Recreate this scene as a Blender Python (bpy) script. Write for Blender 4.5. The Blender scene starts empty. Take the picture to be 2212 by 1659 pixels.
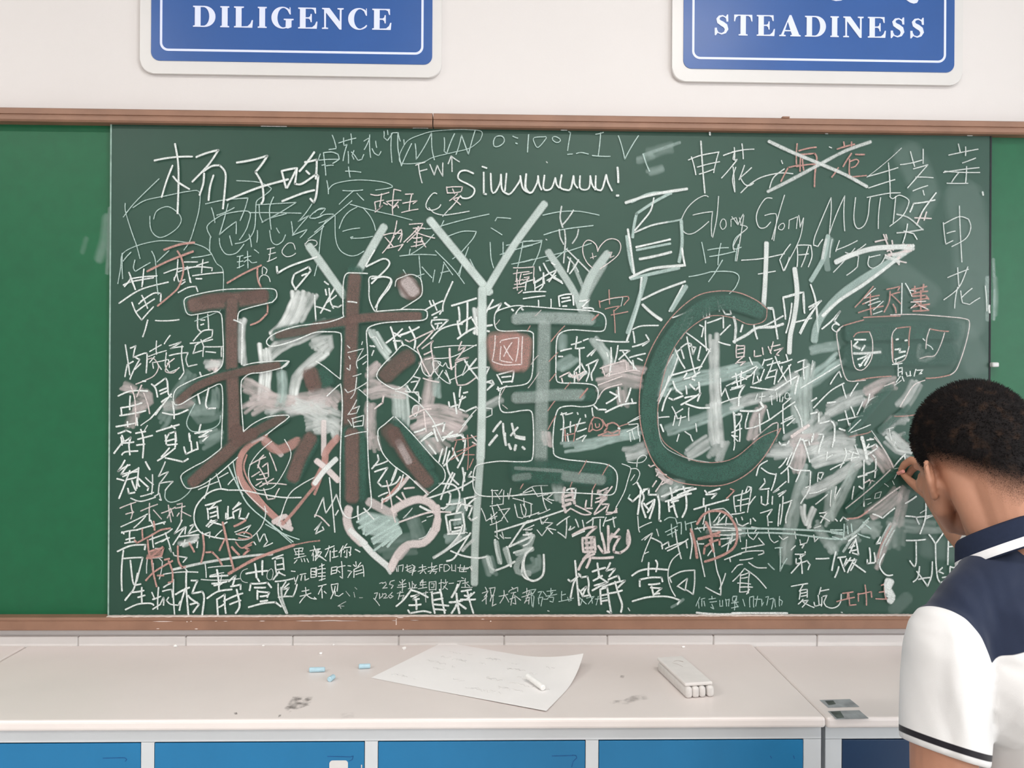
import bpy, bmesh, math, random
from mathutils import Vector, Matrix

random.seed(7)
DAY, LAMP = 46, 23                          # watts per metre of window, per ceiling lamp
PI = math.pi
S = bpy.context.scene
COL = S.collection

# ---------------------------------------------------------------- camera
FPX, IW, IH = 1770.0, 2212.0, 1659.0           # focal length in pixels of the 2212 x 1659 frame
CAM = Vector((0.0, -2.0, 1.55))                # the writing surface of the board is the plane y = 0
YAW, PITCH, ROLL = -0.0246918, 0.0001966, 0.0056232
ROT = (Matrix.Rotation(YAW, 3, 'Z') @ Matrix.Rotation(PITCH, 3, 'X')
       @ Matrix(((1, 0, 0), (0, 0, -1), (0, 1, 0))) @ Matrix.Rotation(ROLL, 3, 'Z'))
cam_data = bpy.data.cameras.new('camera')
cam_data.sensor_width = 36.0
cam_data.lens = FPX / IW * 36.0
cam_data.clip_start = 0.05
cam = bpy.data.objects.new('camera', cam_data)
COL.objects.link(cam)
M = ROT.to_4x4()
M.translation = CAM
cam.matrix_world = M
S.camera = cam

# ---------------------------------------------------------------- world, light, exposure
S.view_settings.view_transform = 'Standard'
S.view_settings.look = 'None'
S.view_settings.exposure = 0.0
S.view_settings.gamma = 1.0
S.view_settings.use_curve_mapping = False
S.cycles.transparent_max_bounces = 40          # many thin layers of chalk lie over each other

world = bpy.data.worlds.new('overcast_sky')
world.use_nodes = True
S.world = world
world.node_tree.nodes['Background'].inputs[0].default_value = (0.80, 0.90, 1.0, 1)
world.node_tree.nodes['Background'].inputs[1].default_value = 1.0


def area(name, loc, target, sx, sy, power, color):
    l = bpy.data.lights.new(name, 'AREA')
    l.shape = 'RECTANGLE'
    l.size, l.size_y = sx, sy
    l.energy, l.color = power, color
    o = bpy.data.objects.new(name, l)
    COL.objects.link(o)
    o.location = loc
    o.rotation_euler = (Vector(target) - Vector(loc)).to_track_quat('-Z', 'Y').to_euler()
    return o


# daylight through the three windows of the right wall, and the ceiling's tube lamps
XR, XL, YB, ZC = 3.3, -4.2, -7.0, 3.25         # right wall, left wall, back wall, ceiling
WIN = [(-2.5, -1.1), (-4.5, -3.1), (-6.5, -5.1)]
for (a, b), share in zip(WIN, (0.6, 1.9, 0.9)):      # middle window boosted to strengthen the sheen on the board's right side
    area('window_daylight', (XR + 0.30, (a + b) / 2, 1.85), (XR - 2, (a + b) / 2, 1.55), b - a, 1.7, DAY * share * (b - a), (0.93, 0.97, 1.0))
LAMPS = [(x, y) for y in (-1.6, -3.6, -5.6) for x in (-2.2, 0.5)]
for x, y in LAMPS:
    area('lamp_light', (x, y, ZC - 0.135), (x, y, 0), 1.15, 0.10, LAMP, (1.0, 0.965, 0.93))


# ---------------------------------------------------------------- helpers
def ray(u, v):
    return ROT @ Vector(((u - IW / 2) / FPX, -(v - IH / 2) / FPX, -1.0))


def on_y(u, v, y):
    r = ray(u, v)
    return CAM + r * ((y - CAM.y) / r.y)


def on_z(u, v, z):
    r = ray(u, v)
    return CAM + r * ((z - CAM.z) / r.z)


def node_mat(name, color, rough=0.5, spec=0.5, noise=0.0, nscale=20.0, color2=None, bump=0.0, bscale=200.0,
             detail=4.0, coat=0.0, sheen=0.0, subsurf=0.0):
    m = bpy.data.materials.new(name)
    m.use_nodes = True
    nt = m.node_tree
    b = nt.nodes['Principled BSDF']
    b.inputs['Roughness'].default_value = rough
    b.inputs['Specular IOR Level'].default_value = spec
    b.inputs['Coat Weight'].default_value = coat
    b.inputs['Sheen Weight'].default_value = sheen
    if subsurf:
        b.inputs['Subsurface Weight'].default_value = subsurf
        b.inputs['Subsurface Radius'].default_value = (0.012, 0.005, 0.003)
    tc = nt.nodes.new('ShaderNodeTexCoord')
    n = nt.nodes.new('ShaderNodeTexNoise')
    n.inputs['Scale'].default_value = nscale
    n.inputs['Detail'].default_value = detail
    nt.links.new(tc.outputs['Object'], n.inputs['Vector'])
    r = nt.nodes.new('ShaderNodeValToRGB')
    c2 = color2 if color2 else tuple(max(0.0, c * (1 - noise)) for c in color)
    c1 = color if color2 else tuple(min(1.0, c * (1 + noise)) for c in color)
    r.color_ramp.elements[0].position = 0.3
    r.color_ramp.elements[1].position = 0.7
    r.color_ramp.elements[0].color = (*c2, 1)
    r.color_ramp.elements[1].color = (*c1, 1)
    nt.links.new(n.outputs['Fac'], r.inputs['Fac'])
    nt.links.new(r.outputs['Color'], b.inputs['Base Color'])
    if bump:
        n2 = nt.nodes.new('ShaderNodeTexNoise')
        n2.inputs['Scale'].default_value = bscale
        nt.links.new(tc.outputs['Object'], n2.inputs['Vector'])
        bp = nt.nodes.new('ShaderNodeBump')
        bp.inputs['Strength'].default_value = bump
        bp.inputs['Distance'].default_value = 0.002
        nt.links.new(n2.outputs['Fac'], bp.inputs['Height'])
        nt.links.new(bp.outputs['Normal'], b.inputs['Normal'])
    return m


def obj(name, mesh, mat=None, parent=None, smooth=False):
    """link a mesh or bmesh as ONE object; children keep world coordinates of their vertices"""
    if isinstance(mesh, bmesh.types.BMesh):
        me = bpy.data.meshes.new(name)
        mesh.to_mesh(me)
        mesh.free()
    else:
        me = mesh
    if mat is not None:
        me.materials.append(mat)
    if smooth:
        me.polygons.foreach_set('use_smooth', [True] * len(me.polygons))
    o = bpy.data.objects.new(name, me)
    COL.objects.link(o)
    if parent is not None:
        o.parent = parent
        o.matrix_parent_inverse = Matrix.Translation(parent.location).inverted()
    return o


def thing(name, label, cat, loc=(0, 0, 0), group=None):
    o = bpy.data.objects.new(name, None)
    COL.objects.link(o)
    o.empty_display_size = 0.05
    o.location = loc
    o['label'], o['category'] = label, cat
    if group:
        o['group'] = group
    return o


def tag(o, label, cat, group=None):
    o['label'], o['category'] = label, cat
    if group:
        o['group'] = group
    return o


def struct(o):
    o['kind'] = 'structure'
    return o


def box_bm(x0, x1, y0, y1, z0, z1, bevel=0.0, seg=2, bm=None):
    own = bm is None
    if own:
        bm = bmesh.new()
    r = bmesh.ops.create_cube(bm, size=1.0)
    for v in r['verts']:
        v.co = Vector(((x0 + x1) / 2 + v.co.x * (x1 - x0), (y0 + y1) / 2 + v.co.y * (y1 - y0), (z0 + z1) / 2 + v.co.z * (z1 - z0)))
    if bevel:
        es = list({e for v in r['verts'] for e in v.link_edges})
        bmesh.ops.bevel(bm, geom=es, offset=bevel, segments=seg, affect='EDGES', profile=0.5)
    return bm


def tube_bm(p, q, r0, r1=None, seg=16, bm=None, bevel=0.0):
    """capped cylinder from p to q"""
    if bm is None:
        bm = bmesh.new()
    r1 = r0 if r1 is None else r1
    p, q = Vector(p), Vector(q)
    d = (q - p)
    rot = d.to_track_quat('Z', 'Y').to_matrix()
    L = d.length
    prof = [(0, 0), (r0 - bevel, 0), (r0, bevel), (r1, L - bevel), (r1 - bevel, L), (0, L)] if bevel else [(0, 0), (r0, 0), (r1, L), (0, L)]
    rings = []
    for (r, h) in prof:
        if r == 0:
            rings.append([bm.verts.new(p + rot @ Vector((0, 0, h)))])
        else:
            rings.append([bm.verts.new(p + rot @ Vector((r * math.cos(2 * PI * k / seg), r * math.sin(2 * PI * k / seg), h))) for k in range(seg)])
    for a, b in zip(rings, rings[1:]):
        for k in range(seg):
            k2 = (k + 1) % seg
            if len(a) == 1:
                bm.faces.new((a[0], b[k2], b[k]))
            elif len(b) == 1:
                bm.faces.new((a[k], a[k2], b[0]))
            else:
                bm.faces.new((a[k], a[k2], b[k2], b[k]))
    return bm


def rounded_rect(x0, x1, z0, z1, r, n=8):
    pts = []
    for cx, cz, a in ((x1 - r, z1 - r, 0), (x0 + r, z1 - r, 90), (x0 + r, z0 + r, 180), (x1 - r, z0 + r, 270)):
        for k in range(n + 1):
            t = math.radians(a + 90 * k / n)
            pts.append((cx + r * math.cos(t), cz + r * math.sin(t)))
    return pts


def plate_bm(pts, y_front, y_back, bevel=0.0, bm=None):
    """a plate in the xz plane, its outline pts, facing -y"""
    if bm is None:
        bm = bmesh.new()
    f = [bm.verts.new((x, y_front, z)) for x, z in pts]
    b = [bm.verts.new((x, y_back, z)) for x, z in pts]
    n = len(pts)
    face = bm.faces.new(f)
    bm.faces.new(b[::-1])
    for k in range(n):
        bm.faces.new((f[k], b[k], b[(k + 1) % n], f[(k + 1) % n]))
    if bevel:
        bmesh.ops.bevel(bm, geom=list(face.edges), offset=bevel, segments=3, affect='EDGES', profile=0.5)
    bmesh.ops.recalc_face_normals(bm, faces=bm.faces)
    return bm


def curve_mesh(splines, depth, name='lettering', bevel=0.0):
    """filled 2D outlines (even-odd, holes allowed) -> mesh, local x right, y up, thickness along z"""
    cu = bpy.data.curves.new(name, 'CURVE')
    cu.dimensions = '2D'
    cu.fill_mode = 'BOTH'
    cu.extrude = depth / 2
    for pts in splines:
        s = cu.splines.new('POLY')
        s.points.add(len(pts) - 1)
        for p, (x, y) in zip(s.points, pts):
            p.co = (x, y, 0, 1)
        s.use_cyclic_u = True
    o = bpy.data.objects.new('tmp', cu)
    COL.objects.link(o)
    bpy.context.view_layer.update()
    me = bpy.data.meshes.new_from_object(o.evaluated_get(bpy.context.evaluated_depsgraph_get()))
    me.name = name
    bpy.data.objects.remove(o)
    bpy.data.curves.remove(cu)
    return me


# ---------------------------------------------------------------- materials
def lin(r, g, b):
    f = lambda c: c / 12.92 / 255 if c <= 10 else ((c / 255 + 0.055) / 1.055) ** 2.4
    return (f(r), f(g), f(b))


MAT = {
    'wall': node_mat('wall_paint', (0.70, 0.665, 0.65), 0.75, 0.3, 0.015, 2.5, bump=0.05, bscale=300),
    'tile': node_mat('glazed_wall_tile', (0.74, 0.71, 0.69), 0.25, 0.5, 0.02, 9),
    'grout': node_mat('tile_grout', (0.62, 0.59, 0.57), 0.9, 0.2, 0.08, 60),
    'ceiling': node_mat('ceiling_paint', (0.85, 0.85, 0.84), 0.9, 0.2, 0.02, 3),
    'floor': node_mat('terrazzo_floor', (0.52, 0.50, 0.47), 0.35, 0.5, 0.25, 130),
    'frame': node_mat('brown_metal_rail', lin(140, 104, 84), 0.5, 0.5, 0.13, 14, bump=0.1, bscale=500),
    'board': node_mat('green_writing_enamel', lin(24, 65, 51), 0.44, 0.5, 0.05, 9, detail=8),
    'side': node_mat('bright_green_enamel', lin(12, 90, 56), 0.45, 0.4, 0.06, 30, detail=8),
    'edge': node_mat('dusty_board_edge', lin(140, 165, 155), 0.6, 0.4, 0.2, 60),
    'dust': node_mat('chalk_dust', lin(215, 198, 190), 1.0, 0.1, 0.12, 90),
    'signwhite': node_mat('white_acrylic', (0.66, 0.64, 0.625), 0.3, 0.5, 0.01, 4),
    'signblue': node_mat('blue_acrylic', lin(40, 84, 150), 0.3, 0.5, 0.05, 6),
    'signtext': node_mat('pale_lettering', lin(216, 222, 246), 0.4, 0.4, 0.01, 5),
    'top': node_mat('white_laminate', (0.79, 0.72, 0.69), 0.35, 0.5, 0.03, 4),
    'body': node_mat('grey_cabinet_metal', (0.60, 0.62, 0.64), 0.4, 0.5, 0.02, 5),
    'door': node_mat('blue_cabinet_metal', lin(30, 112, 160), 0.45, 0.4, 0.07, 6, detail=6),
    'door_darker': node_mat('blue_cabinet_metal_darker', lin(30, 56, 88), 0.4, 0.5, 0.07, 6, detail=6),  # door blue set darker, for the right cupboard's doors
    'dark': node_mat('dark_gap', (0.03, 0.03, 0.035), 0.8, 0.2, 0.1, 20),
    'metal': node_mat('brushed_steel', (0.55, 0.56, 0.55), 0.35, 0.6, 0.08, 40),
    'paper': node_mat('white_paper', (0.90, 0.875, 0.865), 0.8, 0.2, 0.015, 12),
    'chalkwhite': node_mat('white_chalk', (0.88, 0.87, 0.85), 0.95, 0.1, 0.03, 120),
    'chalkblue': node_mat('blue_chalk', lin(176, 204, 215), 0.95, 0.1, 0.08, 120),
    'chalkpink': node_mat('pink_chalk', lin(214, 150, 140), 0.95, 0.1, 0.05, 120),
    'lampbody': node_mat('white_lamp_metal', (0.8, 0.8, 0.8), 0.4, 0.5, 0.01, 10),
}
lt = bpy.data.materials.new('lamp_tube')
lt.use_nodes = True
lt.node_tree.nodes['Principled BSDF'].inputs['Emission Color'].default_value = (1, 0.97, 0.93, 1)
lt.node_tree.nodes['Principled BSDF'].inputs['Emission Strength'].default_value = 6.0


# ---------------------------------------------------------------- the room
YW = 0.025                                      # face of the front wall
struct(obj('floor', box_bm(XL - 0.2, XR + 0.2, YB - 0.2, YW + 0.2, -0.15, 0.0), MAT['floor']))
struct(obj('ceiling', box_bm(XL - 0.2, XR + 0.2, YB - 0.2, YW + 0.2, ZC, ZC + 0.15), MAT['ceiling']))
struct(obj('wall_front', box_bm(XL - 0.2, XR + 0.2, YW, YW + 0.2, 0.0, ZC), MAT['wall']))
struct(obj('wall_left', box_bm(XL - 0.2, XL, YB, YW, 0.0, ZC), MAT['wall']))
struct(obj('wall_back', box_bm(XL - 0.2, XR + 0.2, YB - 0.2, YB, 0.0, ZC), MAT['wall']))
bm = bmesh.new()
box_bm(XR, XR + 0.2, YB, YW, 0.0, 1.0, bm=bm)
box_bm(XR, XR + 0.2, YB, YW, 2.7, ZC, bm=bm)
edges = [YW] + [e for a, b in WIN for e in (b, a)] + [YB]
for k in range(0, len(edges), 2):
    box_bm(XR, XR + 0.2, edges[k + 1], edges[k], 1.0, 2.7, bm=bm)
struct(obj('wall_right', bm, MAT['wall']))
for k, (a, b) in enumerate(WIN):
    bm = bmesh.new()
    for z0, z1, e in ((1.0, 1.05, 0.0), (2.65, 2.7, 0.0), (2.1, 2.14, 0.01)):
        box_bm(XR + 0.06 + e, XR + 0.12 - e, a, b, z0, z1, bm=bm)
    for y0 in (a, (a + b) / 2 - 0.025, b - 0.05):
        box_bm(XR + 0.06, XR + 0.12, y0, y0 + 0.05, 1.05, 2.65, bm=bm)
    struct(obj('window_%d' % (k + 1), bm, MAT['lampbody']))
for x, y in LAMPS:
    t = thing('ceiling_lamp', 'white tube lamp fixed to the classroom ceiling', 'lamp', (x, y, ZC), group='tube lamps on the ceiling')
    obj('housing', box_bm(x - 0.62, x + 0.62, y - 0.07, y + 0.07, ZC - 0.06, ZC, 0.008), MAT['lampbody'], t)
    obj('tube', tube_bm((x - 0.58, y, ZC - 0.085), (x + 0.58, y, ZC - 0.085), 0.014, bm=None), lt, t)

# band of white glazed tiles between the board's rail and the cupboards, with open joints
bm = bmesh.new()
joints = [on_y(u, 1380, 0.012).x for u in (168, 401, 632, 861, 1089, 1312, 1541)]
step = (joints[-1] - joints[0]) / 6
xs = [joints[0] - step * k for k in range(9, 0, -1)] + joints + [joints[-1] + step * k for k in range(1, 9)]
for a, b in zip(xs, xs[1:]):
    box_bm(a + 0.0015, b - 0.0015, 0.012, YW, 0.70, 0.932, 0.002, bm=bm)
struct(obj('trim_1', bm, MAT['tile']))
bm = box_bm(xs[0], xs[-1], 0.0145, YW, 0.70, 0.929)
struct(obj('trim_2', bm, MAT['grout']))

# ---------------------------------------------------------------- board, side boards, rails
BX0, BX1, BZ0, BZ1 = -0.9195, 1.2305, 0.9868, 2.196
board = thing('chalkboard', 'dark green sliding chalkboard covered all over in chalk scribbles', 'chalkboard', (0.15, 0.0, BZ0))
obj('writing_panel', box_bm(BX0, BX1, 0.0, 0.0095, BZ0, BZ1), MAT['board'], board)
o = obj('edge_strip', box_bm(BX0 - 0.0035, BX0, -0.0012, 0.0095, BZ0, BZ1), MAT['edge'], board)
o['label'] = 'pale dusty metal edge on the left side'
o = obj('edge_strip', box_bm(BX1, BX1 + 0.004, -0.0012, 0.0095, BZ0, BZ1), MAT['dark'], board)  # dark strip stands in for the shadow line beside the right green board
o['label'] = 'dark strip painted for the shadow line on the right side'
kp = on_y(2146, 788, -0.004)
kn = obj('latch', box_bm(kp.x - 0.008, kp.x + 0.009, -0.014, 0.0, kp.z - 0.006, kp.z + 0.006, 0.003), MAT['metal'], board)
kn['label'] = 'small grey metal latch on the right edge'
sl = obj('side_board', box_bm(-2.0, BX0 - 0.0035, 0.011, YW - 0.004, BZ0, BZ1), MAT['side'])
tag(sl, 'blank bright green board left of the scribbled chalkboard', 'board')
sr = obj('side_board', box_bm(BX1 + 0.004, 2.3, 0.011, YW - 0.004, BZ0, BZ1), MAT['side'])
tag(sr, 'blank bright green board right of the chalkboard behind the head', 'board')

RY = -0.02
fr = thing('board_rail', 'upper brown metal rail running along the top of the boards', 'rail', (0.15, 0.0, 2.171))
fl = thing('board_rail', 'lower brown metal rail with chalk dust along the bottom of the boards', 'rail', (0.15, 0.0, 0.956))


def rail_profile(prof, x0, x1):
    bm = bmesh.new()
    a = [bm.verts.new((x0, y, z)) for y, z in prof]
    b = [bm.verts.new((x1, y, z)) for y, z in prof]
    n = len(prof)
    bm.faces.new(a)
    bm.faces.new(b[::-1])
    for k in range(n):
        bm.faces.new((a[k], b[k], b[(k + 1) % n], a[(k + 1) % n]))
    bmesh.ops.recalc_face_normals(bm, faces=bm.faces)
    return bm


xj = on_y(935, 250, RY).x
top_prof = [(YW, 2.171), (RY + 0.004, 2.171), (RY, 2.175), (RY, 2.183), (RY + 0.003, 2.1845), (RY + 0.003, 2.187), (RY, 2.1885), (RY, 2.2), (RY + 0.004, 2.2034), (YW, 2.2034)]
for a, b in ((-2.0, xj - 0.0012), (xj + 0.0012, 2.3)):
    obj('rail_profile', rail_profile(top_prof, a, b), MAT['frame'], fr)
bot_prof = [(YW, 0.956), (RY + 0.002, 0.956), (RY, 0.958), (RY, 0.977), (RY + 0.0015, 0.978), (RY + 0.0015, 0.9795), (RY, 0.9805), (RY, 0.985), (RY + 0.002, 0.9868), (YW, 0.9868)]
obj('rail_profile', rail_profile(bot_prof, -2.0, 2.3), MAT['frame'], fl)
# chalk dust lying in the ledge of the lower rail and stuck under the top rail
bm = bmesh.new()
prev = None
for k in range(400):
    x = BX0 + (BX1 - BX0) * k / 399
    d = RY + 0.0025 + 0.004 * random.random()
    h = 0.0009 + 0.0012 * random.random()
    row = [bm.verts.new((x, d, 0.98685)), bm.verts.new((x, d + 0.003, 0.98685 + h)), bm.verts.new((x, -0.0006, 0.98685 + 0.8 * h))]
    if prev:
        for i in range(2):
            bm.faces.new((prev[i], prev[i + 1], row[i + 1], row[i]))
    prev = row
bmesh.ops.recalc_face_normals(bm, faces=bm.faces)
o = obj('dust_line', bm, MAT['dust'], fl)
o['label'] = 'pale chalk dust lying on the lower rail'
cp = on_y(1699, 252, RY)
o = obj('clip', box_bm(cp.x - 0.009, cp.x + 0.009, RY + 0.002, RY + 0.02, 2.2034, 2.2075, 0.001), MAT['frame'], fr)

# scratches through the rails' paint
bm = bmesh.new()
for u0, u1, v, t in ((329, 375, 1342.5, 1.6), (402, 406, 1343, 2), (410, 415, 1342, 1.6), (560, 573, 1341.6, 1.8), (638, 684, 1341.3, 1.6), (640, 785, 1341.3, 1.2), (690, 740, 1340.6, 2),
                     (846, 858, 1340.5, 1.2), (857, 873, 1333.9, 2.2), (886, 905, 1340, 1), (1039, 1047, 1337.5, 1.6), (1058, 1062, 1342, 2.5), (869, 873, 1359.5, 2.5), (463, 470, 1341.8, 1.2),
                     (482, 492, 1342, 1), (337, 345, 1358, 1.4), (420, 428, 1358.5, 2)):
    p, q = on_y(u0, v, RY - 0.0003), on_y(u1, v, RY - 0.0003)
    t = t / 885
    bm.faces.new([bm.verts.new(c) for c in ((p.x, p.y, p.z), ((p.x * 2 + q.x) / 3, p.y, p.z - t / 2), ((p.x + 2 * q.x) / 3, p.y, p.z - t / 2), (q.x, p.y, p.z), ((p.x + 2 * q.x) / 3, p.y, p.z + t / 2), ((2 * p.x + q.x) / 3, p.y, p.z + t / 2))])
p = on_y(856, 1343, RY - 0.0003)
bm.faces.new([bm.verts.new((p.x + a, p.y, p.z + b)) for a, b in ((-0.0012, -0.008), (0.001, -0.008), (0.0006, 0.008), (-0.001, 0.008))])
bmesh.ops.recalc_face_normals(bm, faces=bm.faces)
o = obj('scratch_marks', bm, MAT['dust'], fl)
o['kind'] = 'stuff'
o['label'] = 'pale scratches and chalk flecks on the rail'

# ---------------------------------------------------------------- the two wall signs
def arc(cx, cy, rx, ry, a0, a1, n=14):
    return [(cx + rx * math.cos(math.radians(a0 + (a1 - a0) * k / n)), cy + ry * math.sin(math.radians(a0 + (a1 - a0) * k / n))) for k in range(n + 1)]


def R(x0, y0, x1, y1):
    return [(x0, y0), (x1, y0), (x1, y1), (x0, y1)]


def serif_letter(c):
    """outlines of a bold Roman capital, cap height 1; returns (list of separate filled shapes, width)"""
    s, w = 0.055, 0.25            # serif thickness, stem width

    def stem(x, h0=0.0, h1=1.0, ws=w, sv=0.07):
        return [(x - sv, h0), (x + ws + sv, h0), (x + ws + sv, h0 + s), (x + ws, h0 + s + 0.02), (x + ws, h1 - s - 0.02), (x + ws + sv, h1 - s), (x + ws + sv, h1),
                (x - sv, h1), (x - sv, h1 - s), (x, h1 - s - 0.02), (x, h0 + s + 0.02), (x - sv, h0 + s)]
    if c == 'I':
        return [[stem(0.08)]], 0.41
    if c == 'D':
        o = [(0.0, 0), (0.5, 0)] + arc(0.5, 0.5, 0.48, 0.5, -90, 90) + [(0.0, 1), (0.0, 1 - s), (0.08, 1 - s - 0.02), (0.08, s + 0.02), (0.0, s)]
        i = [(0.33, s), (0.45, s)] + arc(0.45, 0.5, 0.26, 0.5 - s, -90, 90) + [(0.33, 1 - s)]
        return [[o, i]], 0.98
    if c == 'L':
        return [[[(0, 0), (0.80, 0), (0.83, 0.36), (0.78, 0.36), (0.72, 0.2), (0.60, 0.07), (0.33, s), (0.33, 1 - s - 0.02), (0.43, 1 - s), (0.43, 1), (0, 1), (0, 1 - s), (0.08, 1 - s - 0.02), (0.08, s + 0.02), (0, s)]]], 0.83
    if c == 'E':
        return [[[(0, 0), (0.82, 0), (0.85, 0.34), (0.80, 0.34), (0.74, 0.18), (0.62, 0.07), (0.33, s), (0.33, 0.48), (0.46, 0.48), (0.53, 0.42), (0.55, 0.31), (0.60, 0.31), (0.60, 0.70), (0.55, 0.70), (0.53, 0.59), (0.46, 0.54), (0.33, 0.54),
                  (0.33, 1 - s), (0.58, 1 - s), (0.69, 0.90), (0.74, 0.72), (0.79, 0.72), (0.78, 1), (0, 1), (0, 1 - s), (0.08, 1 - s - 0.02), (0.08, s + 0.02), (0, s)]]], 0.85
    if c == 'T':
        return [[[(0.22, 0), (0.64, 0), (0.64, s), (0.555, s + 0.02), (0.555, 1 - s), (0.66, 1 - s), (0.76, 0.88), (0.81, 0.68), (0.86, 0.68), (0.85, 1), (0.01, 1), (0, 0.68), (0.05, 0.68), (0.10, 0.88), (0.20, 1 - s), (0.305, 1 - s), (0.305, s + 0.02), (0.22, s)]]], 0.86
    if c == 'A':
        o = [(0, 0), (0.30, 0), (0.30, s), (0.205, s + 0.02), (0.255, 0.24), (0.54, 0.24), (0.60, s + 0.02), (0.52, s), (0.52, 0), (1.0, 0), (1.0, s), (0.93, s + 0.02), (0.565, 1.02), (0.48, 1.02), (0.09, s + 0.02), (0, s)]
        return [[o, [(0.275, 0.30), (0.40, 0.70), (0.52, 0.30)]]], 1.0
    if c == 'N':
        return [[[(0, 0), (0.27, 0), (0.27, s), (0.175, s + 0.02), (0.175, 0.78), (0.77, -0.02), (0.86, -0.02), (0.86, 1 - s - 0.02), (0.95, 1 - s), (0.95, 1), (0.68, 1), (0.68, 1 - s), (0.78, 1 - s - 0.02), (0.78, 0.36), (0.33, 1), (0, 1), (0, 1 - s), (0.09, 1 - s - 0.02), (0.10, s + 0.02), (0, s)]]], 0.95
    if c in 'CG':
        outer = arc(0.48, 0.5, 0.48, 0.52, 48, 312 if c == 'C' else 300, 30)
        inner = arc(0.52, 0.5, 0.26, 0.465, 295 if c == 'C' else 290, 68, 26)
        if c == 'C':
            sh = [[outer + [(0.84, 0.20), (0.80, 0.22), (0.72, 0.13)] + inner + [(0.70, 0.86), (0.78, 0.66), (0.83, 0.66), (0.82, 1.0), (0.78, 1.0)]]]
            return sh, 0.86
        sh = [[outer + [(0.64, 0.04)] + inner + [(0.70, 0.86), (0.80, 0.66), (0.85, 0.66), (0.83, 1.0), (0.79, 1.0)]],
              [[(0.62, 0.02), (0.72, -0.01), (0.88, 0.06), (0.88, 0.38), (0.97, 0.40), (0.97, 0.455), (0.54, 0.455), (0.54, 0.40), (0.63, 0.38)]]]
        return sh, 0.97
    if c == 'S':
        cl = [(0.60, 0.72), (0.54, 0.86), (0.40, 0.935), (0.25, 0.90), (0.17, 0.78), (0.22, 0.65), (0.37, 0.555), (0.52, 0.45), (0.58, 0.29), (0.51, 0.14), (0.35, 0.065), (0.19, 0.12), (0.10, 0.30)]
        wd = [0.03, 0.05, 0.07, 0.10, 0.15, 0.20, 0.23, 0.22, 0.17, 0.11, 0.07, 0.05, 0.03]
        L, Rr = [], []
        for k, (p, w2) in enumerate(zip(cl, wd)):
            a = Vector(cl[max(0, k - 1)])
            b = Vector(cl[min(len(cl) - 1, k + 1)])
            n = Vector((-(b - a).y, (b - a).x)).normalized() * w2 / 2
            L.append((p[0] + n.x, p[1] + n.y))
            Rr.append((p[0] - n.x, p[1] - n.y))
        return [[L + Rr[::-1]], [[(0.57, 0.66), (0.66, 0.66), (0.65, 1.0), (0.60, 1.0), (0.54, 0.90)]], [[(0.03, 0.0), (0.08, 0.0), (0.16, 0.10), (0.13, 0.36), (0.03, 0.36)]]], 0.72
    return [], 0.4


def sign(label, x0, x1, zb, text, u0, u1, vt, vb, bits):
    """x0..x1: the blue field, zb its lower edge; the sign goes on above the frame"""
    zt = zb + 0.52
    t = thing('wall_sign', label, 'sign', ((x0 + x1) / 2, YW, zb - 0.03), group=None)
    obj('backing_plate', plate_bm(rounded_rect(x0 - 0.0275, x1 + 0.0225, zb - 0.031, zt + 0.03, 0.032), YW - 0.011, YW, 0.003), MAT['signwhite'], t)
    obj('blue_field', plate_bm(rounded_rect(x0, x1, zb, zt, 0.021), YW - 0.0125, YW - 0.011), MAT['signblue'], t)
    me = curve_mesh([rounded_rect(x0 + 0.0215, x1 - 0.0215, zb + 0.0235, zt - 0.0235, 0.02), rounded_rect(x0 + 0.027, x1 - 0.027, zb + 0.029, zt - 0.029, 0.015)], 0.0008)
    me.transform(Matrix.Translation((0, YW - 0.0129, 0)) @ Matrix.Rotation(PI / 2, 4, 'X'))
    obj('border_line', me, MAT['signtext'], t)
    y = YW - 0.0135
    pa, pb = on_y(u0, vb, y), on_y(u1, vb + (u1 - u0) * 0.0125, y)
    H = on_y(u0, vt, y).z - pa.z
    glyphs = [serif_letter(c) for c in text]
    total = sum(g[1] for g in glyphs)
    gap = ((pb.x - pa.x) / H - total) / (len(text) - 1)
    sx, want = 1.0, 0.20                             # letters a little wider than drawn, close together
    if gap > want:
        gap = want
    sx = (pb.x - pa.x) / H / (total + gap * (len(text) - 1))
    x = 0
    for shapes, w in glyphs:
        for n, sh in enumerate(shapes):
            me = curve_mesh([[((x + px) * H * sx, py * H) for px, py in loop] for loop in sh], 0.0016)
            me.transform(Matrix.Translation((pa.x, y + 0.0002 * n, pa.z)) @ Matrix.Rotation(PI / 2, 4, 'X'))
            if n == 0:
                base = obj('letter', me, MAT['signtext'], t)
            else:
                bm = bmesh.new()
                bm.from_mesh(base.data)
                bm.from_mesh(me)
                bm.to_mesh(base.data)
                bm.free()
                bpy.data.meshes.remove(me)
        x += w + gap
    for b in bits:
        me = curve_mesh([[(on_y(u, v, y).x, on_y(u, v, y).z) for u, v in b]], 0.0016)
        me.transform(Matrix.Translation((0, y, 0)) @ Matrix.Rotation(PI / 2, 4, 'X'))
        obj('brush_stroke', me, MAT['signtext'], t)


sign('blue wall sign reading DILIGENCE above the board', -0.8325, -0.1505, 2.332, 'DILIGENCE', 417, 845.5, 12.5, 58, [])
sign('blue wall sign reading STEADINESS above the board', 0.4685, 1.147, 2.332, 'STEADINESS', 1542.4, 1998, 31, 76,
     [[(1796, 0), (1790, -16), (1822, -26), (1826, -4), (1818, 1), (1806, 2.5)], [(1956, -1), (1934, -30), (1960, -44), (1985, -2), (1981, 6), (1974, 8), (1966, 6)]])

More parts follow.
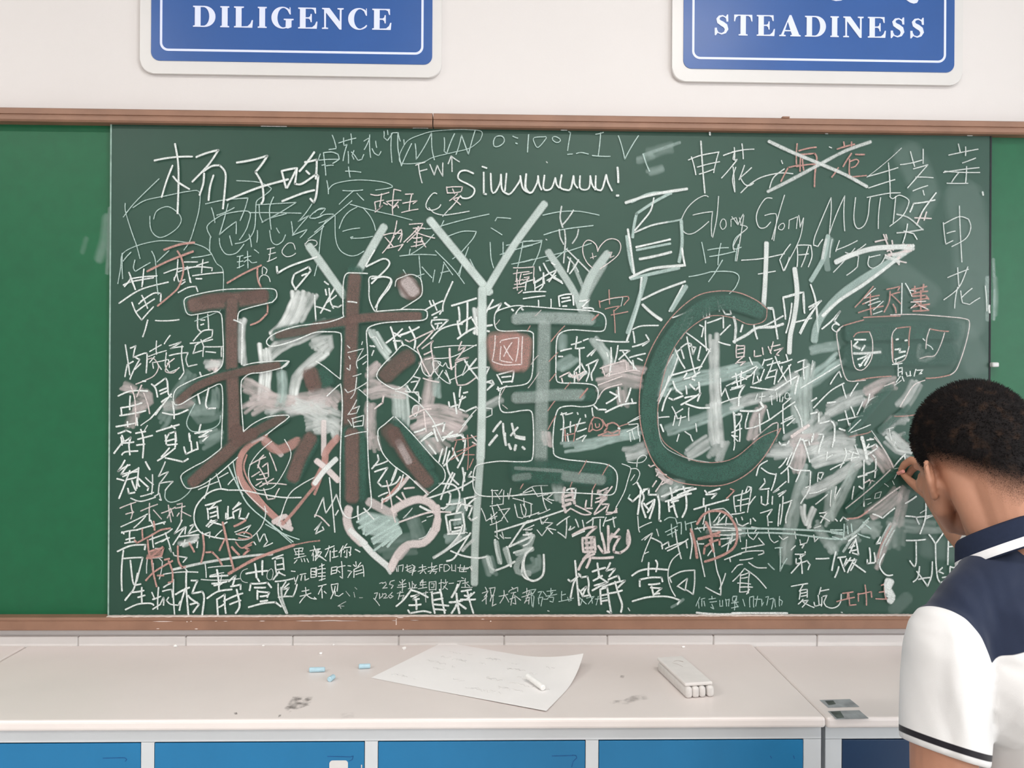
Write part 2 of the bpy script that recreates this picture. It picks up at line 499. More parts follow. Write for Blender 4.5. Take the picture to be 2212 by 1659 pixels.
# ---------------------------------------------------------------- the cupboards
def cupboard(label, x0, x1, ztop, yf, doors, door_mat='door', group='blue and grey cupboards under the board'):
    t = thing('cupboard', label, 'cupboard', ((x0 + x1) / 2, (yf + 0.012) / 2, 0.0), group)
    bm = bmesh.new()
    yb, yd = 0.0118, yf + 0.014
    z0, z1 = 0.0, ztop - 0.0215
    box_bm(x0 + 0.004, x1 - 0.004, yd + 0.006, yb, 0.06, z1, bm=bm)                     # carcass
    dz1, dz0 = ztop - 0.0475, 0.12
    box_bm(x0 + 0.004, x1 - 0.004, yd, yd + 0.008, dz1 + 0.001, z1, bm=bm)              # front frame
    box_bm(x0 + 0.004, x1 - 0.004, yd, yd + 0.008, 0.06, dz0 - 0.001, bm=bm)
    xs = [x0 + 0.004] + [e for d in doors for e in (d[0] - 0.0012, d[1] + 0.0012)] + [x1 - 0.004]
    for k in range(0, len(xs), 2):
        box_bm(xs[k], xs[k + 1], yd, yd + 0.008, dz0, dz1, bm=bm)
    obj('body', bm, MAT['body'], t)
    obj('plinth', box_bm(x0 + 0.03, x1 - 0.03, yd + 0.04, yb, 0.0, 0.06), MAT['dark'], t)
    obj('top', box_bm(x0, x1, yf, yb, ztop - 0.021, ztop, 0.006, 3), MAT['top'], t)
    out = []
    for a, b in doors:
        obj('door_gap', box_bm(a - 0.001, b + 0.001, yd + 0.0045, yd + 0.0058, dz0, dz1), MAT['dark'], t)
        d = obj('door', box_bm(a, b, yd - 0.001, yd + 0.004, dz0 + 0.002, dz1 - 0.0015, 0.001), MAT[door_mat], t)
        obj('handle', box_bm(b - 0.035, b - 0.02, yd - 0.012, yd - 0.001, 0.55, 0.67, 0.003), MAT['metal'], d)
        out.append(d)
    return t, out, yd


ZT, YF = 0.911, -0.436
P4 = [(-1.0625 + 0.4245 * k, -0.6650 + 0.4245 * k) for k in range(4)]
cab, doors, yd = cupboard('wide cupboard with four blue doors holding the sheet of paper', -1.118, 0.648, ZT, YF, P4)
cab2, doors2, yd2 = cupboard('cupboard in the right corner behind the arm with grey stickers', 0.653, 2.2, 0.906, -0.426, [(0.690, 1.06), (1.09, 1.46), (1.49, 1.86)], 'door_darker')
cab3, _, _ = cupboard('cupboard at the left end, only its top corner showing', -2.9, -1.123, ZT, YF, [(-1.55, -1.15), (-1.98, -1.58), (-2.40, -2.01)])

# worn marks on the doors and the white name plate of the second door
bm = plate_bm(rounded_rect(on_y(712, 1650, yd).x, on_y(752, 1650, yd).x, on_y(720, 1690, yd).z, on_y(720, 1642, yd).z, 0.006), yd - 0.0025, yd - 0.001)
o = obj('name_plate', bm, MAT['signwhite'], doors[1])
o['label'] = 'white rounded name plate'


def ribbon(bm, pts, w):
    """thin flat mark on a plane, pts 3D, w metres, seen from -y or from above"""
    for a, b in zip(pts, pts[1:]):
        d = (b - a)
        up = Vector((0, -1, 0)) if abs(d.z) > 1e-5 or abs(d.x) > abs(d.y) * 50 and abs(a.z - ZT) > 0.02 else Vector((0, 0, 1))
        n = d.cross(up).normalized() * w / 2
        bm.faces.new([bm.verts.new(c) for c in (a - n, b - n, b + n, a + n)])


bmark = node_mat('old_sticker_mark', lin(28, 82, 135), 0.6, 0.3, 0.2, 80)
for d, lines in ((doors[0], [[(222, 1638), (262, 1637), (270, 1637), (274, 1641), (270, 1645)]]), (doors[1], [[(707, 1634), (757, 1635), (763, 1633), (761, 1641), (754, 1644)]]),
                 (doors[2], [[(1192, 1633), (1238, 1632)], [(1236, 1631), (1244, 1632), (1246, 1637), (1238, 1645), (1235, 1657)]]), (doors[3], [[(1664, 1633), (1667, 1638)], [(1714, 1632), (1716, 1639)]])):
    bm = bmesh.new()
    for l in lines:
        ribbon(bm, [on_y(u, v, yd - 0.0013) for u, v in l], 0.0016)
    obj('sticker_mark', bm, bmark, d)
bm = bmesh.new()
ribbon(bm, [on_y(781, 1652, yd - 0.0013), on_y(781, 1659, yd - 0.0013)], 0.002)
obj('scratch', bm, MAT['dust'], doors[1])

# stains on the white top
stain = bpy.data.materials.new('grey_smudge')
stain.use_nodes = True
nt = stain.node_tree
b = nt.nodes['Principled BSDF']
b.inputs['Base Color'].default_value = (0.20, 0.18, 0.17, 1)
b.inputs['Roughness'].default_value = 0.8
tc = nt.nodes.new('ShaderNodeTexCoord')
ns = nt.nodes.new('ShaderNodeTexNoise')
ns.inputs['Scale'].default_value = 70
ns.inputs['Detail'].default_value = 6
at = nt.nodes.new('ShaderNodeAttribute')
at.attribute_name = 'opacity'
mm = nt.nodes.new('ShaderNodeMath')
mm.operation = 'MULTIPLY'
mr = nt.nodes.new('ShaderNodeMapRange')
mr.inputs['From Min'].default_value = 0.38
mr.inputs['From Max'].default_value = 0.66
nt.links.new(tc.outputs['Object'], ns.inputs['Vector'])
nt.links.new(ns.outputs['Fac'], mr.inputs['Value'])
nt.links.new(mr.outputs['Result'], mm.inputs[0])
nt.links.new(at.outputs['Fac'], mm.inputs[1])
nt.links.new(mm.outputs['Value'], b.inputs['Alpha'])


def smudge(pts, op, parent, z, soft=0.35):
    """flat stain: a fan whose rim fades out"""
    P = [on_z(u, v, z + 0.0003) for u, v in pts]
    c = sum(P, Vector()) / len(P)
    bm = bmesh.new()
    lay = bm.verts.layers.float.new('opacity')
    cv = bm.verts.new(c)
    cv[lay] = op
    inner = [bm.verts.new(c + (p - c) * (1 - soft)) for p in P]
    outer = [bm.verts.new(p) for p in P]
    for v in inner:
        v[lay] = op
    n = len(P)
    for k in range(n):
        k2 = (k + 1) % n
        bm.faces.new((cv, inner[k], inner[k2]))
        bm.faces.new((inner[k], outer[k], outer[k2], inner[k2]))
    bmesh.ops.recalc_face_normals(bm, faces=bm.faces)
    if bm.faces[0].normal.z < 0:
        bmesh.ops.reverse_faces(bm, faces=bm.faces)
    o = obj('stain', bm, stain, parent)
    o['label'] = 'grey dirty smudge on the white top'


smudge([(632, 1504), (678, 1503), (670, 1524), (645, 1532), (622, 1541), (613, 1530), (622, 1518)], 0.62, cab, ZT, 0.25)
smudge([(504, 1539), (512, 1538), (514, 1543), (506, 1544)], 0.6, cab, ZT)
smudge([(602, 1544), (608, 1543), (607, 1548), (600, 1550)], 0.6, cab, ZT)
smudge([(1365, 1502), (1392, 1498), (1406, 1510), (1380, 1514), (1358, 1522), (1318, 1522), (1312, 1514), (1345, 1512)], 0.30, cab, ZT)
smudge([(1340, 1458), (1350, 1459), (1348, 1466), (1338, 1464)], 0.35, cab, ZT)
smudge([(735, 1540), (765, 1538), (768, 1552), (732, 1553)], 0.10, cab, ZT)

# two grey stickers on the right cupboard's top
stick = node_mat('grey_foil_sticker', (0.30, 0.32, 0.33), 0.5, 0.5, 0.25, 40)
blot = node_mat('dark_sticker_print', (0.09, 0.11, 0.10), 0.6, 0.4, 0.4, 60)
for q, d in (([(1770, 1512), (1836, 1510), (1857, 1527), (1789, 1529)], [(1782, 1514), (1800, 1513), (1806, 1521), (1790, 1523)]), ([(1788, 1536), (1856, 1534), (1877, 1552), (1806, 1554)], [(1793, 1537), (1815, 1536), (1824, 1550), (1808, 1552)])):
    bm = bmesh.new()
    P = [on_z(u, v, 0.9063) for u, v in q]
    f = bm.faces.new([bm.verts.new(p) for p in P][::-1])
    bmesh.ops.recalc_face_normals(bm, faces=bm.faces)
    s = obj('sticker', bm, stick, cab2)
    s['label'] = 'grey rectangular sticker near the front edge'
    bm = bmesh.new()
    bm.faces.new([bm.verts.new(on_z(u, v, 0.9065)) for u, v in d][::-1])
    obj('dark_print', bm, blot, s)

# ---------------------------------------------------------------- loose things on the cupboard
# the sheet of paper, its right corner curling up
Z1 = ZT + 0.0007
A, B_, C_, D_ = on_z(801, 1464, Z1), on_z(958, 1386.5, Z1), on_z(1270, 1441, Z1), on_z(1180, 1538.5, Z1)
NX, NY = 36, 26
bm = bmesh.new()
grid = []
for j in range(NY + 1):
    row = []
    for i in range(NX + 1):
        s, t = i / NX, j / NY                       # s along A->D, t along A->B
        p = A * (1 - s) * (1 - t) + D_ * s * (1 - t) + B_ * (1 - s) * t + C_ * s * t
        d = max(0.0, (s * 0.55 + t * 0.45) - 0.74) / 0.26
        p.z += 0.031 * d ** 1.8 + 0.0012 * (1 + math.sin(7 * s + 3 * t)) * (s * (1 - s) * t * (1 - t) * 4) + 0.004 * max(0, s - 0.4) * (1 - t) ** 3
        p.x -= 0.010 * d ** 2
        row.append(bm.verts.new(p))
    grid.append(row)
for j in range(NY):
    for i in range(NX):
        bm.faces.new((grid[j][i], grid[j][i + 1], grid[j + 1][i + 1], grid[j + 1][i]))
pm = MAT['paper']
pap = obj('paper_sheet', bm, pm, smooth=True)
tag(pap, 'creased white sheet of paper lying on the cupboard, one corner curling up', 'paper')
# faint pencil writing on the sheet
gray = node_mat('faint_pencil', (0.62, 0.60, 0.59), 0.9, 0.1, 0.2, 90)
bm = bmesh.new()


def on_paper(s, t):
    i, j = min(NX - 1, int(s * NX)), min(NY - 1, int(t * NY))
    fi, fj = s * NX - i, t * NY - j
    g = paper_co
    return (g[j][i] * (1 - fi) * (1 - fj) + g[j][i + 1] * fi * (1 - fj) + g[j + 1][i] * (1 - fi) * fj + g[j + 1][i + 1] * fi * fj) + Vector((0, 0, 0.0006))


paper_co = [[pap.data.vertices[j * (NX + 1) + i].co.copy() for i in range(NX + 1)] for j in range(NY + 1)]
rp = random.Random(3)
for k in range(46):
    s0, t0 = rp.uniform(0.06, 0.86), rp.choice((0.15, 0.27, 0.4, 0.52, 0.66, 0.8)) + rp.uniform(-0.02, 0.02)
    q = [on_paper(min(0.98, s0 + 0.012 * i), min(0.97, max(0.03, t0 + rp.uniform(-0.02, 0.02)))) for i in range(rp.randint(3, 8))]
    ribbon(bm, q, 0.0007)
o = obj('pencil_writing', bm, gray, pap)
o['kind'] = 'stuff'
o['label'] = 'faint grey pencil writing'


def chalk_stick(label, p, q, r, mat, group=None, name='chalk_stick'):
    o = obj(name, tube_bm(p, q, r, r * 0.93, 20, bevel=r * 0.25), mat, smooth=False)
    tag(o, label, 'chalk', group)
    return o


# white stick lying on the paper
rs = 0.0062
pc = on_z(1174, 1486, ZT + 0.008)
pd = on_z(1139, 1461, ZT + 0.012)
chalk_stick('white stick of chalk lying on the sheet of paper', (pc.x, pc.y, ZT + 0.0078), (pd.x, pd.y, ZT + 0.0130), rs, MAT['chalkwhite'])
# three stubs of blue chalk
zb = ZT + 0.0056
for lab, a, b in (('longest pale blue chalk stub left of the paper', (668, 1447), (702, 1446)), ('pale blue chalk stub nearest the paper\'s left tip', (775, 1439.5), (800, 1438.5)),
                  ('short pale blue chalk stub standing nearest the front edge, end on', (711, 1468), (721, 1461))):
    pa, pb = on_z(*a, zb), on_z(*b, zb)
    chalk_stick(lab, (pa.x, pa.y, zb), (pb.x, pb.y, zb), 0.0055, MAT['chalkblue'], 'stubs of blue chalk')
# white crumbs
rc = random.Random(11)
for u, v, r, lab in ((693, 1411.5, 3.2, 'white chalk crumb behind the longest blue stub'), (873, 1401.5, 4.2, 'white chalk crumb left of the paper\'s top corner'), (379, 1396, 4.2, 'white chalk crumb at the wall on the left'),
                     (720, 1393, 2.6, 'tiny white chalk crumb at the wall behind the blue stubs'), (569, 1394.5, 2.6, 'tiny white chalk crumb at the wall, between the left crumb and the stubs'), (1476, 1398, 3.0, 'white chalk crumb at the wall behind the eraser')):
    p = on_z(u, v, ZT + 0.002)
    bm = bmesh.new()
    bmesh.ops.create_icosphere(bm, subdivisions=2, radius=r / 885)
    for w in bm.verts:
        w.co = Vector((w.co.x * 1.15, w.co.y, w.co.z * 0.75)) * rc.uniform(0.75, 1.15)
    zmin = min(w.co.z for w in bm.verts)
    bm.transform(Matrix.Translation((p.x, p.y, ZT - zmin)))
    tag(obj('chalk_crumb', bm, MAT['chalkwhite']), lab, 'chalk', 'white chalk crumbs')

# the eraser: a flat white back over a row of felt rolls
ea, eb = on_z(1448, 1417, ZT + 0.032), on_z(1510, 1472, ZT + 0.032)
ax = (eb - ea)
ax.z = 0
L = ax.length
ax.normalize()
sd = Vector((ax.y, -ax.x, 0))
if sd.x < 0:
    sd = -sd
er = thing('board_eraser', 'white board eraser with a row of rounded felt rolls under it', 'eraser', (ea.x, ea.y, ZT))
We = (on_z(1537, 1468, ZT + 0.032) - on_z(1483, 1476, ZT + 0.032)).length
base = Vector((ea.x, ea.y, ZT))
felt = node_mat('white_felt', (0.74, 0.71, 0.685), 1.0, 0.1, 0.05, 90, bump=0.4, bscale=900)
efm = Matrix((( sd.x, ax.x, 0, base.x), (sd.y, ax.y, 0, base.y), (0, 0, 1, ZT), (0, 0, 0, 1)))
bm = box_bm(-We / 2, We / 2, -0.004, L + 0.0, 0.0225, 0.0300, 0.003, 3)
bm.transform(efm)
bmesh.ops.recalc_face_normals(bm, faces=bm.faces)
ep = obj('back_plate', bm, node_mat('cream_eraser_back', (0.77, 0.735, 0.71), 0.6, 0.3, 0.03, 40), er)
rolls = 4
for k in range(rolls):
    w = We / rolls
    x0 = -We / 2 + w * k + (0.0016 if k == 3 else 0)
    bm = box_bm(x0, x0 + w - (0.0016 if k == 2 else 0.0003), 0.0, L + 0.006, 0.0, 0.0225, 0.0058, 4)
    bm.transform(efm)
    bmesh.ops.recalc_face_normals(bm, faces=bm.faces)
    obj('felt_roll', bm, felt, er, smooth=True)
bm = bmesh.new()
br = node_mat('brown_print', (0.42, 0.33, 0.29), 0.8, 0.2, 0.3, 200)
for pts, w in (([(-0.004, 0.030), (0.006, 0.026), (0.013, 0.033), (0.016, 0.037)], 0.0013), ([(-0.010, 0.038), (-0.004, 0.046), (0.0, 0.055), (0.003, 0.066)], 0.0010), ([(0.010, 0.030), (0.016, 0.034)], 0.002)):
    ribbon(bm, [efm @ Vector((x, y, 0.0302)) for x, y in pts], w)
obj('printed_mark', bm, br, ep)


# ---------------------------------------------------------------- the chalk on the board
# every line: width in mm, chalk (W white, G thin white, K side of a white stick, P pale pink, R red, B wiped board, N red dust), ~ = rounded,
# 1 = half millimetres, opacity in %, then the strokes; x from the panel's left edge, z from its lower edge
CHALK = [
('chalk_name', 'three large white characters at the top left', 60, """5.6 W1 95 208,2194 389,2215|306,2276 321,2188 324,2083 320,1940|295,2171 267,2097 244,2018|298,2119 324,2090 376,2058
5.9 W1 95 408,2213 514,2248 465,2175 390,2094|439,2142 484,2171 521,2174 548,2138 546,2062 537,1966|446,2135 442,2085 425,2030|491,2126 475,2071 468,2006
6.3 W1 95 602,2189 748,2224 692,2145 723,2088 731,2016 721,1992|556,2007 707,2069 849,2111
6.3 W1 95 818,2151 839,2070|818,2151 891,2166 844,2070|974,2244 903,2150|929,2195 986,2208 982,2115|891,2166 882,2090 915,2090 982,2136 994,2129 985,2038 973,2000 956,2019|936,2153 951,2138|821,2005 920,2045 975,2060"""),
('chalk_drawing', 'thin outline of a figure with a round belly under the big name', 20, """2.9 G1 80 68,1988 70,1947 99,1852 123,1786 140,1722|59,1921 117,1995 229,2108
2.9 G~1 80 105,1967 164,2003 258,2025 366,2048 421,2046 421,1965 400,1879 377,1808 349,1764|204,1913 216,1949 249,1970 282,1971 324,1940 336,1907 315,1869 268,1835 231,1825 202,1844 188,1877 186,1927
2.9 G~1 75 35,1600 48,1676 57,1743 118,1781 212,1806 278,1809 354,1803 424,1789 472,1761 505,1704 539,1659 530,1490 497,1461 403,1422"""),
('chalk_writing', 'faint thin characters below the big name', 22, """3.4 G1 80 452,1989 541,2009 655,2020 641,1968 618,1910|480,1971 497,1899|560,1991 542,1919 519,1840 599,1905 599,1846|506,1935 589,1972|476,1828 474,1756|387,1729 484,1747
3.2 G~1 80 479,1828 462,1861 462,1885 495,1914 551,1943 660,1954 656,1891 637,1848 616,1817|519,1823 524,1785 552,1747 600,1753 637,1796|595,1798 637,1808 670,1834 689,1882 693,1968 698,2006 731,2031 764,2060 759,2074 702,2097 600,2103|760,1864 770,1811 794,1795 822,1812 836,1843|1020,1972 983,1962 952,1928 992,1928 1020,1943
3.2 G1 80 568,1836 580,1790|695,1987 778,1993 887,2001 816,1955 722,1902 755,1921 840,1946|709,1990 712,1940 727,1902|778,2026 759,1969 767,1869|660,1949 778,1950 911,1949|661,1844 673,1784|701,1863 699,1806|793,1876 807,1852|963,1995 897,1908 949,1938 869,1841 940,1870 907,1830|864,1908 872,1841|945,1823 1021,1886
3.4 G1 80 55,1747 55,1676 58,1624|60,1709 97,1752|116,1715 109,1676 119,1660 189,1703|196,1758 213,1715 220,1611 228,1549|278,1761 222,1706
2.9 G1 90 604,1736 633,1741|619,1738 616,1681|605,1710 633,1715|605,1681 638,1696|654,1763 657,1681|638,1729 671,1739|638,1710 652,1720|661,1720 676,1706 699,1710|687,1770 708,1754
2.9 W1 80 749,1773 784,1781|765,1778 756,1713|756,1747 789,1757|749,1713 794,1733
2.9 W~1 75 884,1774 874,1801 850,1803 827,1779 820,1757 841,1738 870,1743 886,1755|931,1796 950,1818 983,1816 988,1799 965,1785 936,1787 931,1803|726,1653 728,1687 749,1673 742,1654|712,1606 714,1634 733,1649 756,1639 764,1616
4.5 W1 90 67,1586 95,1624 157,1634 222,1639|88,1655 119,1572|159,1672 150,1586
4.1 W1 85 255,1652 317,1674 401,1684|321,1719 317,1659 303,1621|317,1650 326,1612 355,1622|321,1659 401,1684 486,1680 484,1666|352,1707 415,1708|366,1686 376,1636 381,1610|441,1720 435,1656|392,1641 539,1659|411,1689 467,1708|409,1627 435,1627"""),
('chalk_name', 'red characters over the white ones at the left', 62, """6.8 R1 90 257,1764 330,1790 401,1801|178,1660 279,1711 396,1758
5.6 R1 90 321,1759 340,1726 350,1679 345,1636 326,1583 289,1545 228,1494
5.6 R1 90 560,1607 638,1653 723,1694|704,1682 707,1625 733,1563 753,1506 753,1463 715,1424 673,1405"""),
('chalk_name', 'white characters left of the tall letter strokes', 58, """5.9 W1 95 797,1688 801,1657 865,1693 989,1737
5.6 W1 90 880,1650 871,1612 890,1578|885,1655 951,1689 960,1670 918,1617 885,1578|918,1646 942,1655"""),
('chalk_writing', 'thin line of mixed letters along the upper edge', 24, """3.2 G1 85 1059,2329 1078,2269|1090,2291 1173,2316|1114,2317 1116,2279 1131,2284 1112,2205|1149,2337 1152,2289|1136,2251 1138,2193|1164,2256 1155,2232 1164,2213|1152,2248 1164,2237 1184,2208 1203,2213 1212,2237|1240,2333 1245,2223|1212,2302 1240,2319 1214,2261|1269,2303 1274,2272|1252,2266 1264,2243 1284,2233 1295,2253
3.2 G1 85 1309,2351 1309,2320 1326,2306 1350,2342|1326,2356 1328,2335|1345,2342 1343,2272 1348,2201|1350,2344 1378,2345 1388,2304|1376,2340 1377,2268 1394,2184|1394,2184 1443,2293|1405,2312 1407,2288
3.2 G1 85 1460,2293 1465,2216 1539,2347 1542,2270 1554,2215|1601,2324 1601,2257 1614,2247 1651,2344|1659,2243 1685,2337 1719,2244 1752,2364
2.7 G~1 80 1494,2202 1398,2196 1384,2230 1403,2278 1431,2312 1488,2337 1546,2354 1642,2363 1714,2364 1781,2357 1779,2321 1757,2297 1719,2272 1642,2252 1547,2227 1494,2202
3.4 G~1 85 1853,2332 1841,2308 1844,2286 1863,2284 1887,2299 1894,2318 1882,2335 1853,2332
3.4 G1 85 1935,2335 1959,2326|1949,2302 1957,2299|2012,2344 2007,2259
3.2 G1 85 1002,2237 993,2206 1093,2212 1062,2192|1017,2244 1027,2163 1029,2134|1021,2244 1059,2247 1088,2236 1093,2212|1043,2259 1078,2264|1010,2182 1027,2187|1031,2180 1065,2183
3.4 G1 85 1138,2176 1146,2126|1124,2155 1198,2151|1034,2108 1042,2044
2.9 G~1 85 1041,2063 1070,2092 1141,2109 1213,2113 1308,2104 1351,2086 1337,2076 1270,2065
3.8 W1 75 1463,2188 1508,2203|1477,2193 1495,2102|1482,2159 1518,2169|1532,2193 1554,2141 1568,2189 1595,2136 1595,2201|1638,2233 1640,2159|1621,2197 1635,2235 1676,2207
2.9 G1 85 1111,2061 1208,2065|1165,2062 1094,1994|1180,2048 1213,2015|1156,2012 1071,1939 976,1857|1147,1995 1261,1965 1357,1944 1448,1921|1112,1863 1195,1880|1155,1830 1257,1840|997,1902 1028,1914 1071,1944 1023,1900 1005,1828 996,1732 977,1646
2.9 G~1 85 1180,1981 1142,1959 1114,1925 1095,1877|1209,1979 1242,1941 1262,1903 1271,1869|1075,1939 1078,1829 1100,1772 1143,1746 1181,1748 1215,1768|1155,1827 1150,1834 1162,1837|976,1923 1023,1943 1066,1946|976,1952 999,1972 1028,1972 1004,1943"""),
('chalk_name', 'shouted white word with a run of u shapes and an exclamation mark', 60, """5.0 W~1 95 1744,2150 1710,2164 1681,2159 1669,2137 1677,2118 1720,2097 1749,2076 1744,2047 1720,2030 1691,2030 1682,2041
5.4 W1 95 1794,2156 1795,2052 1807,2050|1787,2184 1808,2177
5.4 W~1 95 1828,2151 1833,2067 1850,2060 1874,2106 1878,2147|1878,2147 1883,2077 1903,2056 1927,2056 1970,2117 1972,2141|1905,2152 1898,2068|1972,2141 1984,2083 2008,2062 2028,2062|2001,2151 1999,2083 2013,2064
5.4 W~1 95 2001,2151 1996,2083 2011,2062 2030,2062 2054,2108 2059,2142|2059,2142 2064,2103 2076,2075|2090,2145 2085,2084 2102,2073 2126,2085 2143,2133|2143,2133 2150,2100 2163,2085|2174,2148 2167,2090 2194,2076 2218,2081 2232,2144|2232,2144 2237,2106 2252,2086|2264,2144 2264,2087 2291,2077 2310,2092 2314,2145|2314,2145 2322,2106 2339,2078|2341,2145 2341,2087 2358,2076 2373,2083 2392,2151|2392,2151 2402,2112 2421,2074
6.3 W1 95 2447,2188 2451,2115|2443,2050 2453,2051"""),
('chalk_writing', 'thin white capitals beside the dark smudge at the top', 24, """3.4 G1 85 2012,2344 2007,2259|2207,2361 2217,2356 2203,2269|2203,2250 2227,2252|2246,2255 2270,2260 2304,2253|2340,2350 2378,2360|2364,2358 2353,2247|2324,2246 2411,2243|2451,2344 2483,2229 2550,2346
2.9 G~1 85 2038,2329 2038,2310 2058,2282 2099,2330 2082,2334 2038,2329|2130,2333 2144,2336 2166,2324 2164,2312 2149,2307 2130,2319 2130,2333
4.5 G1 70 2573,2257 2588,2211 2605,2173"""),
('chalk_smudge', 'faint smudges of wiped chalk in the upper half', 5, """10.2 G1 35 2575,2254 2662,2284 2755,2317
15.8 G0 25 1278,1115 1307,1125|1305,1086 1334,1094
24.9 G0 16 1307,1130 1355,1145"""),
('chalk_name', 'thin white characters crossed by a pink word at the upper right', 26, """3.8 W1 80 2796,2230 2857,2253 2947,2271|2811,2245 2833,2158|2945,2269 2921,2169|2840,2195 2950,2223|2850,2161 2921,2186|2969,2254 3056,2280
5.0 W1 80 2857,2323 2867,2185 2878,2069
3.4 W1 80 3022,2294 3023,2231 3037,2236 2960,2143|3030,2197 3014,2139 3026,2076"""),
('chalk_character', 'large double-stroked white character left of the English words', 40, """9.0 G1 75 2518,2022 2615,2064 2712,2065|2703,2063 2630,2023 2543,1964 2524,1848
10.2 G1 70 2495,1853 2510,1747 2528,1677|2762,1933 2767,1822 2753,1730|2516,1645 2617,1670 2753,1701
9.0 W1 85 2489,2017 2615,2057 2790,2088
5.0 W1 90 2627,2042 2611,1979 2567,1921 2534,1882
6.8 W1 90 2500,1887 2515,1795 2533,1665
5.6 W1 80 2534,1872 2616,1907 2698,1925
5.6 G1 60 2698,1925 2762,1938
6.2 W1 95 2767,1797 2782,1711
6.2 W1 95 2541,1800 2709,1840
7.9 G1 70 2544,1786 2709,1819
7.9 W1 80 2559,1742 2714,1778
7.9 W1 85 2511,1650 2617,1695 2773,1713
6.8 W1 90 2569,1652 2560,1555 2536,1458 2498,1342
12.4 G1 60 2588,1652 2546,1507 2503,1381
6.8 W1 85 2570,1543 2666,1590 2783,1634
5.6 W1 90 2773,1615 2706,1488
12.4 G1 60 2788,1610 2715,1493
9.0 W1 85 2575,1519 2667,1445"""),
('chalk_writing', 'thin English cheer in white across the upper right', 26, """3.2 W~1 70 2895,2050 2878,2057 2834,2035 2790,1991 2762,1933 2762,1899 2786,1870 2820,1870 2859,1895 2898,1929
3.2 W1 70 2820,1960 2917,1978 2913,1857|2946,2053 2937,1944 2918,1852
2.9 W~1 70 2966,1942 2954,1915 2966,1891 2983,1906 2981,1935 2966,1942
2.9 W1 70 3008,1906 3007,1940 3034,1950 3044,1916|3049,1950 3058,1916
3.2 W1 70 3012,1954 3042,1914 3068,1967|3071,1961 3060,1884 3037,1737
3.2 W~1 70 3054,1914 3089,1902 3048,1861 3019,1808 3025,1790
3.2 W~1 75 3210,2047 3177,2044 3142,1991 3133,1944 3148,1903 3178,1903 3204,1930|3175,1962 3213,1971 3234,1957 3220,1839
3.2 W1 75 3272,2063 3249,1986 3211,1845
2.9 W~1 75 3249,1916 3243,1898 3261,1892 3273,1910 3267,1925 3249,1916
2.9 W1 75 3293,1898 3296,1940 3338,1958 3332,1899|3343,1964 3350,1905 3367,1952|3367,1952 3356,1876 3332,1811 3268,1690
3.2 W1 75 3418,1817 3427,1870 3503,2054 3504,1989 3495,1871 3571,2063 3572,1890
3.2 W~1 75 3625,2055 3617,1967 3623,1920 3641,1902 3670,1920 3688,1967 3694,2032 3699,2056
3.2 W1 75 3682,2056 3783,2077 3848,2081|3750,2056 3739,1903|3825,2063 3813,1933
3.2 W~1 75 3795,2063 3810,2051 3842,2069 3884,2052 3890,2028 3861,1969 3796,1915"""),
('chalk_word', 'pale red word struck out with a white cross at the upper right', 48, """5.0 R1 85 3333,2316 3330,2216|3342,2281 3428,2300|3342,2263 3419,2270 3431,2247 3422,2170 3420,2106|3351,2263 3348,2181|3360,2240 3366,2187|3330,2204 3425,2217|3254,2130 3289,2198 3342,2210
5.0 R1 85 3532,2292 3618,2317|3564,2328 3567,2301|3603,2328 3603,2308|3562,2207 3603,2272|3624,2267 3668,2267|3506,2154 3538,2201
4.5 R~1 85 3594,2243 3592,2190 3595,2155|3594,2231 3627,2243 3639,2232 3621,2208 3603,2202
4.5 R1 80 3589,2155 3678,2164
10.2 W1 60 3189,2079 3307,2140 3449,2218 3573,2284 3698,2330
10.2 W1 68 3193,2326 3306,2275 3449,2218 3574,2166 3681,2109"""),
('chalk_writing', 'thin white characters around the struck-out word', 25, """3.8 W1 75 3010,2271 3120,2287|3060,2313 3067,2239|3022,2265 3016,2236 3034,2230 3011,2201|3017,2198 3026,2078|3073,2207 3047,2136|3108,2196 3055,2148
3.8 W~1 75 3056,2072 3100,2114 3159,2150 3247,2171 3313,2169|3055,2142 3076,2113 3100,2108 3118,2120
3.8 W1 75 3271,2192 3218,2150 3198,2097|3256,2233 3262,2218|3493,2303 3505,2298
2.7 W1 60 3853,2302 3681,2156
3.6 W1 75 3684,2159 3836,2205|3788,2228 3798,2063|3690,2103 3821,2146|3848,2220 3955,2244|3898,2285 3919,2212|3961,2298 3961,2227|3913,2200 3985,2221 3931,2159 3884,2105|3925,2159 4012,2157|3911,2091 3985,2118|3962,2094 3968,2071
3.6 W1 70 4089,2270 4236,2301|4137,2326 4146,2288|4173,2312 4173,2268|4158,2232 4224,2257|4063,2184 4242,2210|4069,2190 4245,2186|4179,2215 4174,2132|4081,2131 4186,2132|4141,2185 4105,2137
3.4 W1 70 4144,2019 4148,1913 4158,1742|4064,1936 4077,1830 4113,1848|4067,1930 4142,1966 4190,1955 4202,1914 4178,1860 4107,1818|4082,1883 4124,1895
3.4 W1 70 4087,1665 4191,1707|4137,1715 4144,1624|4188,1719 4144,1618 4069,1555|4138,1618 4123,1514|4153,1600 4162,1541 4198,1533 4249,1566|4156,1565 4210,1613|4276,1625 4285,1501
4.5 W1 85 3897,1987 3914,2029 4022,2048|4027,2083 3962,1994 3933,1929
4.1 P1 90 3921,1958 4004,1956|3956,1982 3930,1923|3980,1988 3968,1947
4.5 W1 60 3831,1975 3891,1958 3963,1899|3963,1902 3832,1883
3.6 W1 85 3885,1928 3862,1834|3867,1893 3915,1881 3933,1852
5.1 P1 80 3724,1838 3784,1851 3778,1874|3766,1874 3802,1792 3844,1727|3808,1845 3814,1798|3775,1774 3844,1745 3880,1737|3784,1792 3868,1828"""),
